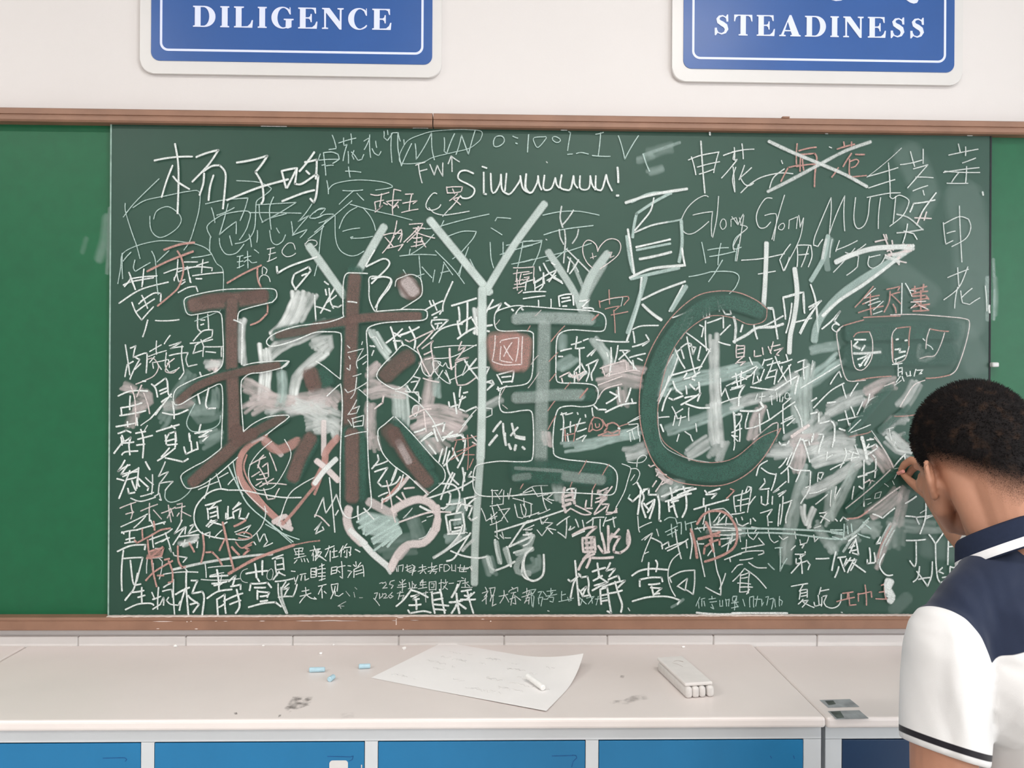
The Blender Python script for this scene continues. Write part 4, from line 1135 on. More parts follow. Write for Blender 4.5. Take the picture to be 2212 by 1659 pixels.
('chalk_outline', 'pink outline around the character beside the head', 76, """4.1 R1 75 3666,1452 3563,1422|3666,1464 3848,1473|3628,1153 3805,1176|3978,1167 4101,1185
3.4 P~1 75 3563,1422 3534,1393 3539,1330 3559,1223 3579,1165 3604,1150 3677,1156|3799,1478 3922,1481 4099,1470 4174,1461 4194,1446 4189,1393 4165,1300 4131,1212 4101,1185
3.8 R~1 80 3617,1369 3637,1389 3696,1394
3.4 P~1 85 3696,1392 3711,1346 3706,1263 3667,1209 3628,1214 3611,1272 3605,1350
3.6 R1 80 3829,1412 3900,1420 3893,1323|3809,1366 3812,1249
3.4 P~1 80 3829,1412 3807,1371 3812,1249 3839,1244 3874,1264 3893,1323
3.8 R1 80 3996,1411 4090,1399
3.4 P~1 75 3996,1411 3982,1367 3977,1313|4070,1392 4051,1333 4022,1280 3982,1274 3948,1264
5.6 W1 90 3622,1355 3676,1355|3622,1330 3637,1345|3657,1301 3672,1326|3638,1258 3696,1282 3648,1224|3672,1229 3701,1282|3643,1233 3657,1229|3824,1307 3849,1312 3844,1293 3874,1298|3824,1259 3874,1279|3829,1356 3839,1359|3873,1352 3883,1354
7.9 W1 70 3618,1326 3647,1311|3618,1287 3750,1295
3.4 W1 70 3982,1333 4002,1323 4012,1309|3962,1362 3972,1352|3825,1239 3829,1254
3.4 W1 85 3810,1234 3859,1240|3839,1235 3840,1176|3840,1215 3859,1220 3859,1186|3845,1196 3859,1201|3850,1176 3830,1147|3859,1176 3869,1152|3879,1196 3884,1176 3904,1181|3899,1201 3899,1177|3928,1211 3919,1177|3933,1206 3963,1209 3943,1187 3958,1191
3.4 P1 75 3973,1157 3919,1133 3870,1060 3850,1025|3771,1127 3820,1147
3.8 R1 60 3600,878 3679,893 3703,903|3821,979 3925,987
3.4 W1 80 3605,898 3703,937|3595,903 3654,961
2.9 W1 60 3708,908 3753,845 3783,792|3822,835 3827,855
4.1 P1 70 3583,525 3656,583 3730,646 3803,715|3723,875 3773,812 3808,749 3818,725
5.6 R1 85 3590,474 3647,481 3696,515
5.0 P1 70 3696,515 3740,549 3804,598 3853,632
2.3 W1 60 3681,569 3705,573|3691,544 3710,554|3730,598 3759,608 3750,578 3725,573 3730,598|3774,647 3794,632|3823,720 3847,725 3833,690 3823,671|3813,661 3823,642"""),
('chalk_square', 'pink filled square with a crossed box in it', 78, """56.5 R0 55 932,671 939,630 946,614
52.0 R0 50 968,674 971,611
49.7 R0 55 994,669 987,611
52.0 R0 35 958,671 961,609
3.8 P1 90 1854,1362 1840,1237 1898,1220 1984,1223 1988,1358|1878,1328 1883,1338 1969,1353 1955,1237|1883,1309 1878,1242 1936,1232|1897,1314 1941,1242|1936,1329 1897,1261"""),
('chalk_heart', 'white heart with a teal scribble inside, below the long brown stroke', 40, """21.5 P0 80 575,260 570,234 580,203 607,176
15.8 W0 85 607,179 635,148 676,114
13.6 W1 80 1156,415 1232,348
20.3 P0 85 676,112 695,150 719,172 755,176 781,203 790,234
20.3 P0 80 682,255 706,270 742,282 773,272 788,251
15.8 P0 75 788,265 790,234 788,208
6.8 W1 90 1494,530 1532,511 1556,502
22.6 P0 50 695,143 714,167
10.2 W1 60 1328,242 1352,204
38.4 G0 60 611,234 640,229 683,222
29.4 G0 60 616,215 647,205 690,207
18.1 G0 60 635,183 664,188 697,207
7.9 G1 75 1189,453 1250,491|1198,424 1293,477|1232,391 1346,463|1261,372 1389,449|1270,348 1394,425|1271,314 1366,396|1313,338 1404,405|1222,396 1227,434|1337,333 1404,401
5.6 P1 90 1394,453 1461,477 1547,502 1643,502
4.5 P1 90 1331,654 1350,578 1365,492 1375,453
5.2 W1 90 1193,530 1196,467|1222,520 1270,468
3.4 W1 70 1504,454 1523,463|1490,372 1523,386 1547,425|1528,478 1556,487|1456,521 1413,473
9.0 P1 85 1469,650 1532,593 1508,569
5.6 P1 90 1379,578 1412,549|1407,597 1427,559|1417,616 1465,621|1312,568 1308,520
4.5 W1 85 1307,559 1379,602 1412,683|1293,578 1336,597|1350,635 1383,717"""),
('chalk_name', 'small pink word line under the exclamation, upper middle', 50, """3.6 P1 90 1246,2044 1280,2039 1335,2054|1299,2047 1290,1984|1266,2006 1309,2016|1268,1958 1304,1989 1285,1970|1323,2009 1395,2017|1359,2069 1352,1995 1354,1944|1359,2069 1392,2062|1328,2004 1347,1990|1380,2009 1352,1980|1266,2003 1271,1970|1352,1975 1376,1995 1381,1980|1309,2004 1328,1994
3.6 P1 90 1414,2046 1452,2048|1445,2044 1433,1967|1402,2002 1471,2015 1452,2000|1397,1957 1476,1974|1614,2084 1619,2053|1614,2081 1691,2085 1686,2065|1643,2075 1653,2051|1619,2055 1682,2061|1667,2051 1629,2017|1682,2037 1644,2027 1682,1998|1677,2037 1629,1974
3.4 W~1 85 1567,2050 1552,2054 1529,2030 1514,1996 1522,1975 1548,1970 1577,1983 1586,1997
3.2 W~1 80 1529,1982 1553,1958 1596,1947 1644,1952 1725,1967
2.9 W1 80 1596,1940 1629,1978 1658,2008
3.6 P1 90 1374,1916 1362,1856 1334,1783|1310,1846 1348,1856 1400,1856 1391,1813|1317,1836 1358,1789|1362,1841 1339,1803|1329,1783 1405,1803|1367,1851 1395,1875 1398,1856 1381,1827|1305,1759 1339,1803|1405,1803 1382,1772|1408,1813 1453,1857 1481,1890
3.6 P1 90 1434,1900 1500,1905 1477,1866 1424,1813|1453,1881 1510,1881|1458,1866 1558,1834|1477,1890 1468,1790|1453,1833 1496,1838 1491,1814|1458,1813 1501,1819|1444,1792 1511,1809|1496,1823 1515,1790"""),
('chalk_name', 'bold white name between the two tall Y shapes', 58, """5.6 W~1 90 1267,1773 1225,1696 1244,1701 1310,1731 1339,1716 1330,1688 1282,1639 1254,1611
5.6 W~1 90 1254,1634 1311,1644 1349,1630 1340,1592 1302,1544 1273,1495"""),
('chalk_writing', 'dense white names written over one another in the middle', 14, """5.0 W1 90 1025,1619 1044,1605|1030,1581 1035,1554|1047,1586 1054,1523 1064,1500 1092,1495 1107,1505|1087,1610 1054,1552 1007,1466|1082,1552 1035,1518|978,1551 991,1379|978,1499 1054,1476|1064,1495 1069,1490
5.0 W1 90 1534,1530 1546,1503|1550,1532 1570,1484|1512,1484 1598,1530|1546,1460 1594,1485 1584,1465|1556,1446 1570,1451|1546,1436 1542,1417 1561,1388|1551,1436 1625,1437 1580,1393|1561,1417 1594,1422|1575,1412 1570,1393|1542,1345 1585,1389 1647,1413 1695,1418|1599,1480 1603,1523 1646,1624
6.1 W1 95 1642,1507 1761,1544|1718,1524 1714,1375|1671,1413 1738,1452|1671,1432 1686,1365|1671,1346 1743,1394 1839,1414|1675,1500 1680,1432|1771,1496 1805,1501|1762,1452 1767,1366|1743,1443 1772,1395|1810,1477 1843,1537|1819,1491 1882,1520 1858,1477|1901,1523 1925,1506|1935,1492 1942,1485|1983,1495 1990,1488|1815,1385 1825,1383
5.6 W1 95 1325,1324 1403,1392|1346,1401 1375,1296|1360,1373 1394,1354|1384,1358 1484,1402|1436,1402 1465,1344 1461,1297|1360,1334 1398,1334 1408,1311|1365,1325 1375,1291|1394,1363 1436,1378
4.5 P1 90 1418,1339 1437,1330 1556,1388 1532,1359 1475,1301|1499,1297 1552,1335 1542,1307 1557,1211 1543,1163|1509,1268 1547,1287|1514,1244 1552,1254|1505,1153 1581,1134|1475,1297 1504,1225 1538,1163
3.4 W~1 85 1495,1220 1505,1182 1533,1163 1562,1192 1590,1230 1552,1235 1557,1201 1581,1163 1625,1130 1639,1134 1610,1182|1576,1230 1600,1211 1614,1230 1624,1206 1643,1202 1667,1221
3.2 W1 85 1557,1302 1648,1312 1763,1313|1557,1249 1648,1259 1763,1318|1600,1192 1577,1153|1615,1192 1634,1134|1634,1144 1696,1173 1720,1236|1706,1236 1744,1188|1763,1246 1696,1168
6.8 P1 95 1633,1298 1643,1197
4.5 P1 85 1691,1332 1676,1288 1710,1308 1662,1240 1725,1255 1667,1231|1662,1231 1663,1163 1673,1120 1716,1125 1764,1159
5.0 W1 85 1705,1245 1739,1193 1783,1140|1763,1250 1725,1202|1725,1197 1773,1207 1826,1208 1811,1174|1764,1159 1792,1135 1821,1135 1845,1126 1821,1102|1807,1135 1840,1145 1850,1126 1817,1097
5.6 W1 90 1654,1082 1664,1019 1669,981|1630,1038 1635,1010 1673,1024|1697,1068 1678,1005 1712,991 1764,1015|1702,1082 1721,1087|1687,1111 1682,1063|1683,1048 1711,1063
5.0 W1 95 1864,1172 1884,1136 1889,1126|1874,1174 1946,1194 1937,1136|1888,1160 1932,1165|1893,1136 1941,1141|1865,1102 1913,1117|1869,1112 1874,1093
4.5 W1 85 1428,1114 1448,1085 1481,1086 1486,1038|1419,1090 1443,1085|1457,1162 1490,1153 1462,1100|1447,1133 1481,1138 1457,1090 1496,1052|1246,1309 1270,1305|1265,1286 1256,1262
4.5 W~1 80 1371,1090 1419,1076 1472,1042 1515,999 1554,947 1578,894 1602,847
3.6 W~1 80 1486,1018 1462,1018 1453,990 1468,966 1482,994 1482,1018
5.6 P1 90 1314,1066 1309,1032 1271,1003|1439,965 1506,999 1544,1004|1510,990 1516,932 1521,894
6.1 W1 95 1552,918 1611,937 1602,894|1559,908 1578,847|1607,865 1698,880 1703,847|1497,846 1549,889|1463,889 1516,908|1602,851 1650,894
3.4 W1 80 1698,923 1745,981 1764,1001|1764,1015 1808,962 1841,977 1841,1006 1803,1010 1755,1010|1683,890 1745,972
6.8 W1 85 1789,929 1803,895 1804,848|1847,895 1885,944|1895,934 1905,848|1938,934 1953,876 2001,867|1967,915 1933,876
3.4 W1 85 1241,1372 1250,1348 1274,1353 1308,1295|1251,1305 1265,1310"""),
('chalk_writing', 'thin white marks written down over the long brown stroke', 80, """3.2 W1 75 1139,1309 1151,1297|1141,1275 1217,1295 1184,1232 1189,1199|1146,1256 1153,1244|1137,1199 1151,1189 1153,1215|1166,1160 1206,1173|1185,1156 1176,1084 1157,1053|1128,1098 1142,1081 1233,1130|1195,1098 1233,1065|1185,1046 1143,974|1167,1003 1200,1017 1186,983 1148,976|1143,950 1162,921|1167,955 1172,912|1162,955 1219,972 1215,921|1172,936 1210,945|1172,916 1215,921|1129,868 1234,893|1184,1232 1232,1266|1213,1218 1232,1233|1212,1328 1208,1314"""),
('chalk_writing', 'dense white and pink strokes in the lower middle', 14, """5.6 W1 90 1497,847 1554,885|1535,828 1569,785|1602,866 1674,881|1688,876 1712,857 1703,780 1675,718|1650,814 1665,775 1679,751|1608,727 1655,780|1602,809 1584,746|1622,818 1603,737|1636,799 1622,737 1642,675 1680,636|1594,564 1651,694|1661,689 1627,617|1584,641 1651,636 1680,607 1685,569 1671,502|1628,603 1642,588 1633,540 1604,516|1518,564 1604,593 1690,622 1757,660|1713,694 1699,607|1699,718 1709,651|1742,699 1728,675 1766,670|1594,521 1614,521
3.4 R1 80 1660,852 1765,872|1722,877 1723,708|1670,795 1765,829|1669,847 1651,780|1708,780 1756,781|1732,718 1751,761|1641,756 1756,833
4.5 P1 85 1746,843 1804,805|1741,877 1794,819
7.9 W1 85 1789,877 1799,805|1828,829 1866,877|1904,887 1910,829|1924,834 1934,810|1958,829 1953,805|1991,820 2001,810|1957,868 2001,858
5.2 W1 90 1287,779 1292,755 1259,712|1335,750 1268,726|1273,697 1335,717 1307,674 1288,645 1307,626 1345,631 1378,645 1397,674|1378,717 1355,655
4.1 W1 85 984,477 1026,572 1038,496 1088,587 1122,486|1054,668 1064,587 1074,491 1082,403|984,414 1017,453 989,395 1029,415 1022,429|1098,510 1084,486
4.5 P1 85 984,486 1012,477 1055,434"""),
('chalk_character', 'large white character right of the white heart', 44, """6.1 W1 90 1714,569 1772,579 1729,540 1719,511|1709,569 1714,521|1690,545 1748,531 1729,478 1743,463 1772,478|1623,540 1700,550 1671,502|1619,482 1634,396|1619,487 1700,502 1710,435 1705,401|1643,463 1691,468|1638,459 1643,406 1691,415|1662,425 1691,430|1629,396 1710,401
5.6 W1 90 1700,439 1682,387 1620,319 1567,281|1739,401 1691,324 1658,276 1625,264|1624,319 1734,391|1644,314 1701,291 1773,279 1821,286
10.2 W1 50 1691,382 1629,324 1562,281|1701,315 1754,367"""),
('chalk_character', 'large white character at the lower centre with a hooked tail', 44, """6.8 W1 85 1859,368 1869,300 1889,252|1917,334 1937,238|1821,281 1836,238 1860,218 1913,238 1956,262|1927,334 2042,387|1951,305 2033,329
13.6 K1 50 1864,358 1884,257|1826,281 1846,214|1908,324 1932,257|1965,300 2042,324
5.6 W1 95 2042,329 2013,315 1995,262 1990,204 2009,180 2043,170
15.8 K0 40 1007,157 985,128 985,107 1014,102
5.6 W1 85 1859,406 2041,464|1927,334 2003,445 2027,459
6.8 W1 90 2040,327 2011,300 1999,252 2007,204 2026,175 2050,168 2084,185 2098,218 2097,296
5.6 W1 90 1996,445 2193,512|1996,392 2049,392 2025,353 1997,339
13.6 K1 40 2044,387 2025,334 2006,324"""),
('chalk_writing', 'thin white names under the grey-green character', 16, """3.2 W1 80 1839,608 1872,608|1843,613 1844,541|1858,598 1882,565|1892,613 1877,589|1901,608 1897,541|1920,594 1925,565 1935,618|1834,531 1892,541|1844,526 1859,468|1868,541 1921,454|1878,512 1931,521 1892,469|1835,468 1868,483|1839,492 1844,449|1940,579 2040,608|1945,570 2041,541|1954,541 1969,478 1993,473|1983,541 1993,493 2008,478|1998,570 2003,531|1791,521 1815,459 1868,502|1864,459 1869,382|1859,387 1878,372|1893,406 1902,372 1883,392|1907,377 1936,377|2013,416 2041,421|2018,406 2023,382|2032,401 2042,387|1835,440 1892,464
3.4 W1 80 1995,599 2043,628 2115,633|2038,623 2067,579 2116,589|2082,628 2096,551 2111,512|2091,594 2140,594 2111,570 2145,560|2068,493 2126,517|2096,570 2135,546|1995,541 2010,512 2005,483|2034,541 2034,493 2025,478|1996,478 2073,502|2078,478 2087,445|2116,474 2092,445|2083,454 2140,450 2107,426 2155,416|2112,430 2141,397|2064,416 2088,387 2112,421|2006,416 2035,416|2011,406 2011,397 2040,401|1996,416 2049,440"""),
('chalk_name', 'pink name at the right foot of the middle character', 52, """9.0 P1 80 2197,623 2188,565 2203,503|2231,618 2246,546|2198,580 2236,590|2188,532 2227,546|2203,561 2241,565
5.6 W1 90 2207,609 2222,618 2251,618 2246,570
5.0 P1 90 2227,522 2285,493 2324,493|2251,537 2328,498|2203,503 2227,522|2304,561 2299,522 2333,522|2333,609 2328,532|2357,599 2410,624|2352,570 2405,580 2372,542 2343,498|2348,551 2396,566|2381,542 2415,542 2401,503 2454,503 2449,522|2429,629 2372,561|2343,493 2401,532
10.2 P1 50 2362,609 2381,571 2405,609|2372,551 2401,571
4.1 W1 80 2160,440 2222,483|2208,474 2204,377 2165,406|2218,416 2227,430|2227,435 2223,416 2247,431|2251,469 2266,431|2285,464 2295,416|2305,450 2333,469|2338,474 2334,431|2333,474 2391,479|2372,469 2373,407|2401,479 2387,436|2396,460 2450,479|2435,479 2443,431"""),
('chalk_name', 'bold pink name in the lower centre, written over twice', 54, """7.9 P1 90 2237,392 2305,426 2353,431 2315,397 2300,373|2286,378 2291,310|2291,378 2344,382 2349,320|2300,353 2339,358|2300,329 2344,334|2296,310 2349,310|2325,310 2286,262 2267,223|2291,276 2344,300|2306,233 2325,281|2335,281 2436,284|2411,436 2412,310|2377,402 2397,315|2363,339 2388,305 2417,310|2464,421 2421,373|2426,387 2469,383 2441,334 2441,310 2470,305 2504,329 2518,368 2508,416
10.2 P1 60 2305,368 2310,320|2329,378 2329,320|2431,397 2416,358|2508,402 2508,349|2291,272 2315,300
4.5 W1 90 2237,385 2295,411|2377,402 2382,368"""),
('chalk_name', 'white name with long hanging strokes left of the letter C, below it', 52, """6.1 W1 95 2553,648 2585,581 2575,542 2595,479|2512,571 2531,556 2589,610|2570,610 2556,494|2584,614 2609,619 2609,590 2653,590 2662,542 2661,465 2670,460|2599,542 2638,566 2604,503|2585,547 2614,513|2638,566 2633,532 2614,474
6.1 W1 95 2672,581 2750,610|2715,624 2726,552|2692,557 2779,586|2740,610 2827,625 2793,596|2779,629 2793,581 2794,523 2775,480|2706,562 2711,508|2730,552 2750,480|2721,552 2755,562|2721,571 2818,596|2842,620 2750,586|2711,528 2735,537
9.0 W1 40 2682,581 2749,629
3.4 W1 80 2556,484 2561,421 2566,407|2561,426 2624,455|2624,402 2591,368|2649,421 2659,388|2576,368 2629,402 2591,310 2577,262|2610,310 2591,301
4.5 W1 85 2625,378 2673,354 2678,325|2673,339 2707,359 2712,334 2693,325|2703,315 2804,373|2741,421 2771,277|2712,334 2785,359|2814,402 2824,349 2815,277|2795,359 2800,330
3.4 G1 80 2687,465 2711,479 2741,475 2750,446|2750,451 2770,455 2770,397|2692,407 2751,436|2721,446 2727,383|2702,392 2751,417|2789,460 2794,417|2794,446 2843,460|2818,455 2824,417|2848,431 2867,407|2517,590 2507,571
2.9 W~1 85 2477,740 2506,730 2521,716 2507,663 2488,600 2449,527
2.9 W~1 75 2521,716 2550,716 2565,692 2550,653 2531,638|2506,749 2540,745 2579,750 2598,774 2579,783 2555,764 2550,725|2540,687 2521,658
4.1 P1 90 2454,522 2430,498 2401,493|2440,508 2454,503
4.5 P1 85 2608,735 2618,726 2637,735|2642,716 2662,711 2647,682|2662,697 2696,687|2647,658 2628,629|2686,673 2643,605|2657,677 2691,658 2720,668|2672,639 2710,658
13.6 P1 50 2652,711 2681,668 2720,649"""),
('chalk_name', "white name under the letter C's hanging edge, with a red ring round one character", 50, """5.6 W1 90 2886,610 2900,591|2891,591 2944,596 2920,572|2905,601 2959,620|2833,518 2915,543 3003,567|2881,572 2881,533
4.1 W1 80 2891,533 2877,446|2906,523 2911,465 2926,359 2946,228 2966,165 2967,98 2893,136|2961,127 2990,204|2964,504 2930,456|2989,494 2945,446|2920,514 2979,523 3023,480|2959,480 2950,441|2994,480 2989,441|2930,441 3023,446|2882,417 2887,446|2838,422 2916,431 3062,422|2921,412 3067,417|2960,393 3067,398|2965,373 3014,378 2995,301|3023,398 3014,349|2970,335 3038,373|2848,364 2863,301 2888,189|2853,349 2882,349|2902,291 2931,330|2985,272 3067,301|3009,281 3014,262
4.5 R1 90 3012,620 3032,611 2993,572
9.0 R1 88 2819,422 2839,349 2849,281|2855,373 2960,407|2891,456 2916,407 2921,364
7.9 R~1 88 2848,446 2877,489 2915,509 2964,509 3003,490 3028,456 3045,417 3045,369 3029,330 2990,301 2936,277 2888,262
6.8 R1 85 2911,368 2931,310|2883,301 2887,335 2936,364 2960,369 2960,344|2897,383 2960,388"""),
('chalk_name', 'bold white name at the foot of the board, right of centre', 60, """5.9 W1 95 2250,267 2260,161 2271,50|2217,175 2229,165 2277,199 2267,194|2267,204 2282,185 2311,190 2318,156 2316,117 2326,93|2229,88 2243,156 2260,185|2277,117 2306,141 2287,93 2316,98|2268,127 2287,98
5.9 W1 95 2359,255 2369,190|2335,214 2398,233|2340,170 2383,194|2335,122 2413,165 2345,146|2364,190 2408,161|2422,257 2403,218 2446,228 2417,190|2413,175 2461,194 2471,165|2384,137 2495,170 2461,136|2446,165 2461,112 2481,54 2476,16|2374,127 2379,55|2374,127 2408,136 2418,69 2428,11 2409,21|2379,98 2408,103|2379,69 2408,74|2418,108 2481,122
5.6 W1 95 2529,194 2567,218 2625,228 2703,223|2611,257 2609,194|2645,269 2654,252 2647,214|2568,141 2568,175 2621,185 2674,185 2679,165|2611,151 2665,156|2626,141 2636,98|2621,136 2675,132 2646,107|2636,103 2665,107|2532,69 2602,88 2675,93 2723,88 2767,73 2753,54
9.0 G1 30 2782,78 2724,40"""),
('chalk_writing', 'large thin white characters inside a long bracket at the foot of the board', 55, """3.6 W~1 85 2766,306 2727,272 2708,223 2708,175 2723,127 2743,93
4.5 W1 85 2713,185 2771,214 2837,221 2837,156 2830,102 2791,127|2713,185 2723,161|2752,141 2801,180 2791,122 2757,141"""),
('chalk_writing', 'thin white blessing in small characters along the foot of the board', 50, """2.9 W1 75 1813,137 1822,118|1798,108 1827,118 1808,89|1820,108 1818,55|1798,70 1822,94|1832,132 1861,137 1851,98|1837,127 1842,94|1842,98 1856,98|1846,94 1837,69|1851,94 1847,45 1866,55
2.9 W1 75 1880,93 1923,103|1904,122 1904,93 1885,60|1909,98 1928,65|1942,137 1952,127|1928,113 1933,122 1971,137 1971,117|1938,108 1962,113|1952,108 1943,79 1938,50|1957,98 1962,55 1948,60|1962,93 1986,74|1933,79 1957,89
2.9 W1 75 1995,108 2029,122|2015,132 2015,103|1991,89 2043,108|2029,117 2005,60|2010,84 2029,89 2025,55|2010,69 2024,74
2.7 G1 85 2027,122 2060,127 2041,98 2051,93 2046,40|2036,117 2042,45|2070,113 2089,117 2075,89|2070,84 2094,89 2085,45|2073,84 2075,55|2094,117 2109,98|2097,79 2118,79|2113,117 2157,122|2133,132 2133,103|2109,93 2162,103|2142,113 2114,79|2128,88 2147,88 2143,64 2128,69|2186,117 2186,69|2186,98 2205,103|2172,67 2244,84|2215,88 2220,69 2234,74|2273,88 2307,55|2287,79 2278,50|2307,84 2345,93 2316,55|2331,88 2336,59|2350,79 2413,88|2365,93 2355,50"""),
('chalk_writing', 'thin white verse in three short lines, lower left of the white heart', 50, """2.9 W1 85 887,324 897,300|892,324 930,328 925,309|897,309 925,314|911,328 911,281|892,295 935,300|888,276 944,290|902,271 888,254|921,276 926,261|935,276 940,261|949,276 957,259
2.9 W1 85 963,314 1006,324|982,338 987,324|982,314 973,290|980,300 980,266|1006,314 987,285|997,309 1020,309 992,271|1002,295 1030,276
3.2 W1 85 874,216 893,214|888,185 893,166|893,152 907,195|916,199 945,204|926,195 921,171|940,195 940,171 959,180|969,228 969,185|969,228 992,230 993,190|969,214 990,214|969,199 990,199|969,185 990,187
3.2 W1 85 926,118 960,125|943,137 946,99 915,61|917,94 969,109|950,99 969,85 996,80
3.2 W1 90 985,328 994,300 990,266|994,314 1013,324|1009,309 990,285|999,290 1042,266|1037,321 1080,338|1056,338 1051,314 1037,285|1061,314 1061,262|1070,309 1094,314|1080,328 1080,285|1071,281 1099,288|1123,338 1104,305|1118,324 1113,285|1142,348 1123,319|1132,329 1161,333 1156,290|1142,319 1142,281 1132,285|1151,309 1161,295|1128,305 1132,314
4.5 W1 90 1182,321 1204,309
3.2 W1 90 985,228 995,233 995,190|985,209 995,214|1009,238 1033,247|1021,252 1021,171|1000,223 1038,228|1004,204 1038,209|1004,190 1038,192|1009,171 1038,180|1068,233 1066,199|1068,233 1095,238 1092,209|1071,218 1090,221|1069,202 1090,207|1095,233 1133,242|1116,262 1121,180 1109,190|1099,218 1109,209
3.2 W1 90 1147,242 1161,240|1147,218 1159,216|1147,185 1166,214|1185,262 1188,238|1173,247 1183,238|1209,257 1195,238|1176,223 1176,185|1176,223 1218,245 1224,190|1180,214 1214,223|1185,199 1219,209
3.2 W1 90 1005,142 1043,152|1024,142 1005,104|1021,128 1024,85|1033,118 1043,108|1067,151 1076,108|1067,151 1100,156 1095,118|1086,142 1081,118 1065,82|1086,118 1086,99 1105,94 1124,108|986,89 996,80
2.3 W1 50 1138,118 1157,94|1181,137 1191,128|1203,87 1219,87|1176,113 1181,89|1100,46 1138,68|1100,46 1129,46|1105,51 1115,34"""),
('chalk_writing', "two rows of small thin white characters under the heart's point", 50, """2.7 W1 80 1381,233 1383,214|1390,242 1390,214|1395,242 1414,247 1410,214|1424,233 1452,242|1433,247 1436,214|1429,218 1457,233|1438,214 1462,223|1457,247 1472,238 1457,199|1467,238 1458,195|1443,209 1476,218|1491,233 1524,238|1507,247 1508,218|1486,214 1529,228|1510,218 1496,204|1515,218 1524,204|1534,233 1577,242|1553,257 1553,223|1534,214 1582,228|1572,242 1544,204|1558,214 1577,214 1568,202
2.7 W1 85 1591,247 1591,214|1591,247 1606,248|1591,233 1603,234|1613,247 1613,214 1630,218 1642,233 1630,247 1613,247|1649,247 1649,218 1668,218 1668,247 1668,214|1678,233 1735,233|1692,247 1687,214 1721,214|1711,242 1706,214|1697,223 1730,228|1738,238 1750,214 1745,242
2.7 W1 75 1300,156 1314,161|1314,156 1329,163 1333,151 1315,132 1338,135|1372,171 1353,166 1348,151 1367,147 1357,132|1396,166 1405,156 1424,175|1391,147 1429,156|1410,175 1410,118|1386,137 1429,142|1443,161 1448,132|1458,166 1458,132|1463,156 1472,142|1477,151 1467,132|1439,130 1482,135|1505,171 1496,151|1496,161 1525,163|1510,175 1510,137|1496,147 1525,151|1487,130 1530,137
2.7 W1 75 1541,163 1542,123|1541,163 1573,166 1573,123|1551,154 1565,155 1563,137 1551,136|1542,125 1573,127|1587,156 1611,161|1599,175 1599,122|1611,156 1630,163|1620,175 1620,161|1625,156 1606,127|1611,142 1630,127|1637,156 1659,158|1678,166 1716,170|1697,185 1707,180|1692,166 1683,137|1702,156 1731,163|1716,180 1716,137|1697,137 1750,137|1721,156 1736,142
2.7 W1 70 1276,108 1291,111 1281,84 1277,80|1300,108 1300,82 1315,94 1315,108|1319,103 1329,108 1334,99 1320,84 1339,87|1362,113 1343,94 1353,84 1367,94 1353,99|1386,108 1415,113|1401,118 1391,79|1396,94 1420,99 1410,79|1487,108 1535,113|1525,118 1525,65|1544,113 1558,118|1272,84 1301,48"""),
('chalk_name', 'bold white characters standing on the lower rail in the middle', 60, """5.9 W1 95 1455,127 1415,75 1382,46|1451,125 1491,113 1535,89|1453,94 1491,103 1463,79 1492,82|1477,79 1480,31|1444,51 1501,55|1439,27 1449,12 1511,22 1549,15
5.9 W1 95 1554,113 1559,55 1569,12|1563,108 1597,113 1607,60 1617,12|1559,75 1607,84|1564,55 1635,48|1568,31 1621,26|1592,127 1602,98
6.8 W1 95 1680,151 1669,122 1650,89|1640,65 1702,74|1673,108 1688,12|1674,55 1650,12|1683,60 1719,34
5.6 W1 95 1697,118 1745,127|1712,98 1726,94|1745,108 1731,89|1693,79 1765,79|1760,113 1722,79|1726,118 1741,60 1756,12"""),
('chalk_writing', 'faint underlined line of small characters near the lower right', 50, """2.7 G1 80 2864,88 2850,59 2845,44|2857,64 2860,35|2869,78 2889,83|2874,78 2874,44|2884,69 2889,44|2908,78 2942,83|2923,93 2925,78|2913,64 2947,68|2923,54 2933,30 2918,39|2962,73 2962,44 2977,44 2976,73|2991,78 2996,44|2991,73 3010,78 3006,44|3025,88 3025,68 3045,71 3045,93 3025,88|3020,59 3054,64|3035,68 3035,25|3020,35 3055,44
6.8 W1 85 2848,13 3069,10
6.2 W1 85 3023,10 3160,10 3297,9
2.7 G1 80 3027,93 3047,93 3037,68 3052,39|3076,78 3086,44|3110,88 3111,39|3110,88 3130,93 3130,39|3135,78 3164,78|3149,93 3140,44|3169,78 3169,44 3179,63|3189,88 3203,92 3194,49|3208,78 3228,83 3218,29|3233,78 3238,39|3257,92 3257,44|3257,78 3272,68 3267,49
4.5 W1 85 3334,340 3314,320|3358,345 3378,350 3368,330|3334,299 3383,299 3354,277|3383,311 3383,306|3339,277 3339,252 3393,267 3408,248 3398,223|3359,296 3369,204|3364,262 3339,233 3315,206|3437,277 3501,279"""),
('chalk_writing', 'white characters with a long tail at the lower right', 52, """5.0 W1 90 3598,364 3638,393|3633,374 3648,296 3618,306|3604,330 3628,340|3613,316 3638,321|3633,369 3604,306|3545,282 3584,287|3555,282 3580,214|3589,277 3575,238 3609,282|3628,277 3594,209|3594,267 3638,272 3609,219|3619,257 3683,211|3550,238 3531,185|3535,311 3525,267 3516,219|3702,330 3707,262|3692,272 3692,253 3727,257|3726,306 3732,262|3756,384 3736,350 3756,355
5.0 W~1 90 3776,301 3756,262 3756,233 3776,204 3796,194 3818,197
3.8 W1 85 3315,141 3396,155|3374,151 3355,117|3360,117 3355,78|3360,121 3394,126 3394,87|3365,107 3389,112|3365,92 3389,97|3374,78 3350,54|3365,68 3399,73 3370,39|3375,63 3429,37|3462,136 3453,102|3458,117 3502,126|3448,97 3453,53|3428,63 3433,44 3468,53|3467,87 3465,44|3472,92 3492,97 3477,63
3.8 W~1 85 3477,63 3487,44 3517,34 3546,44 3561,68 3563,102"""),
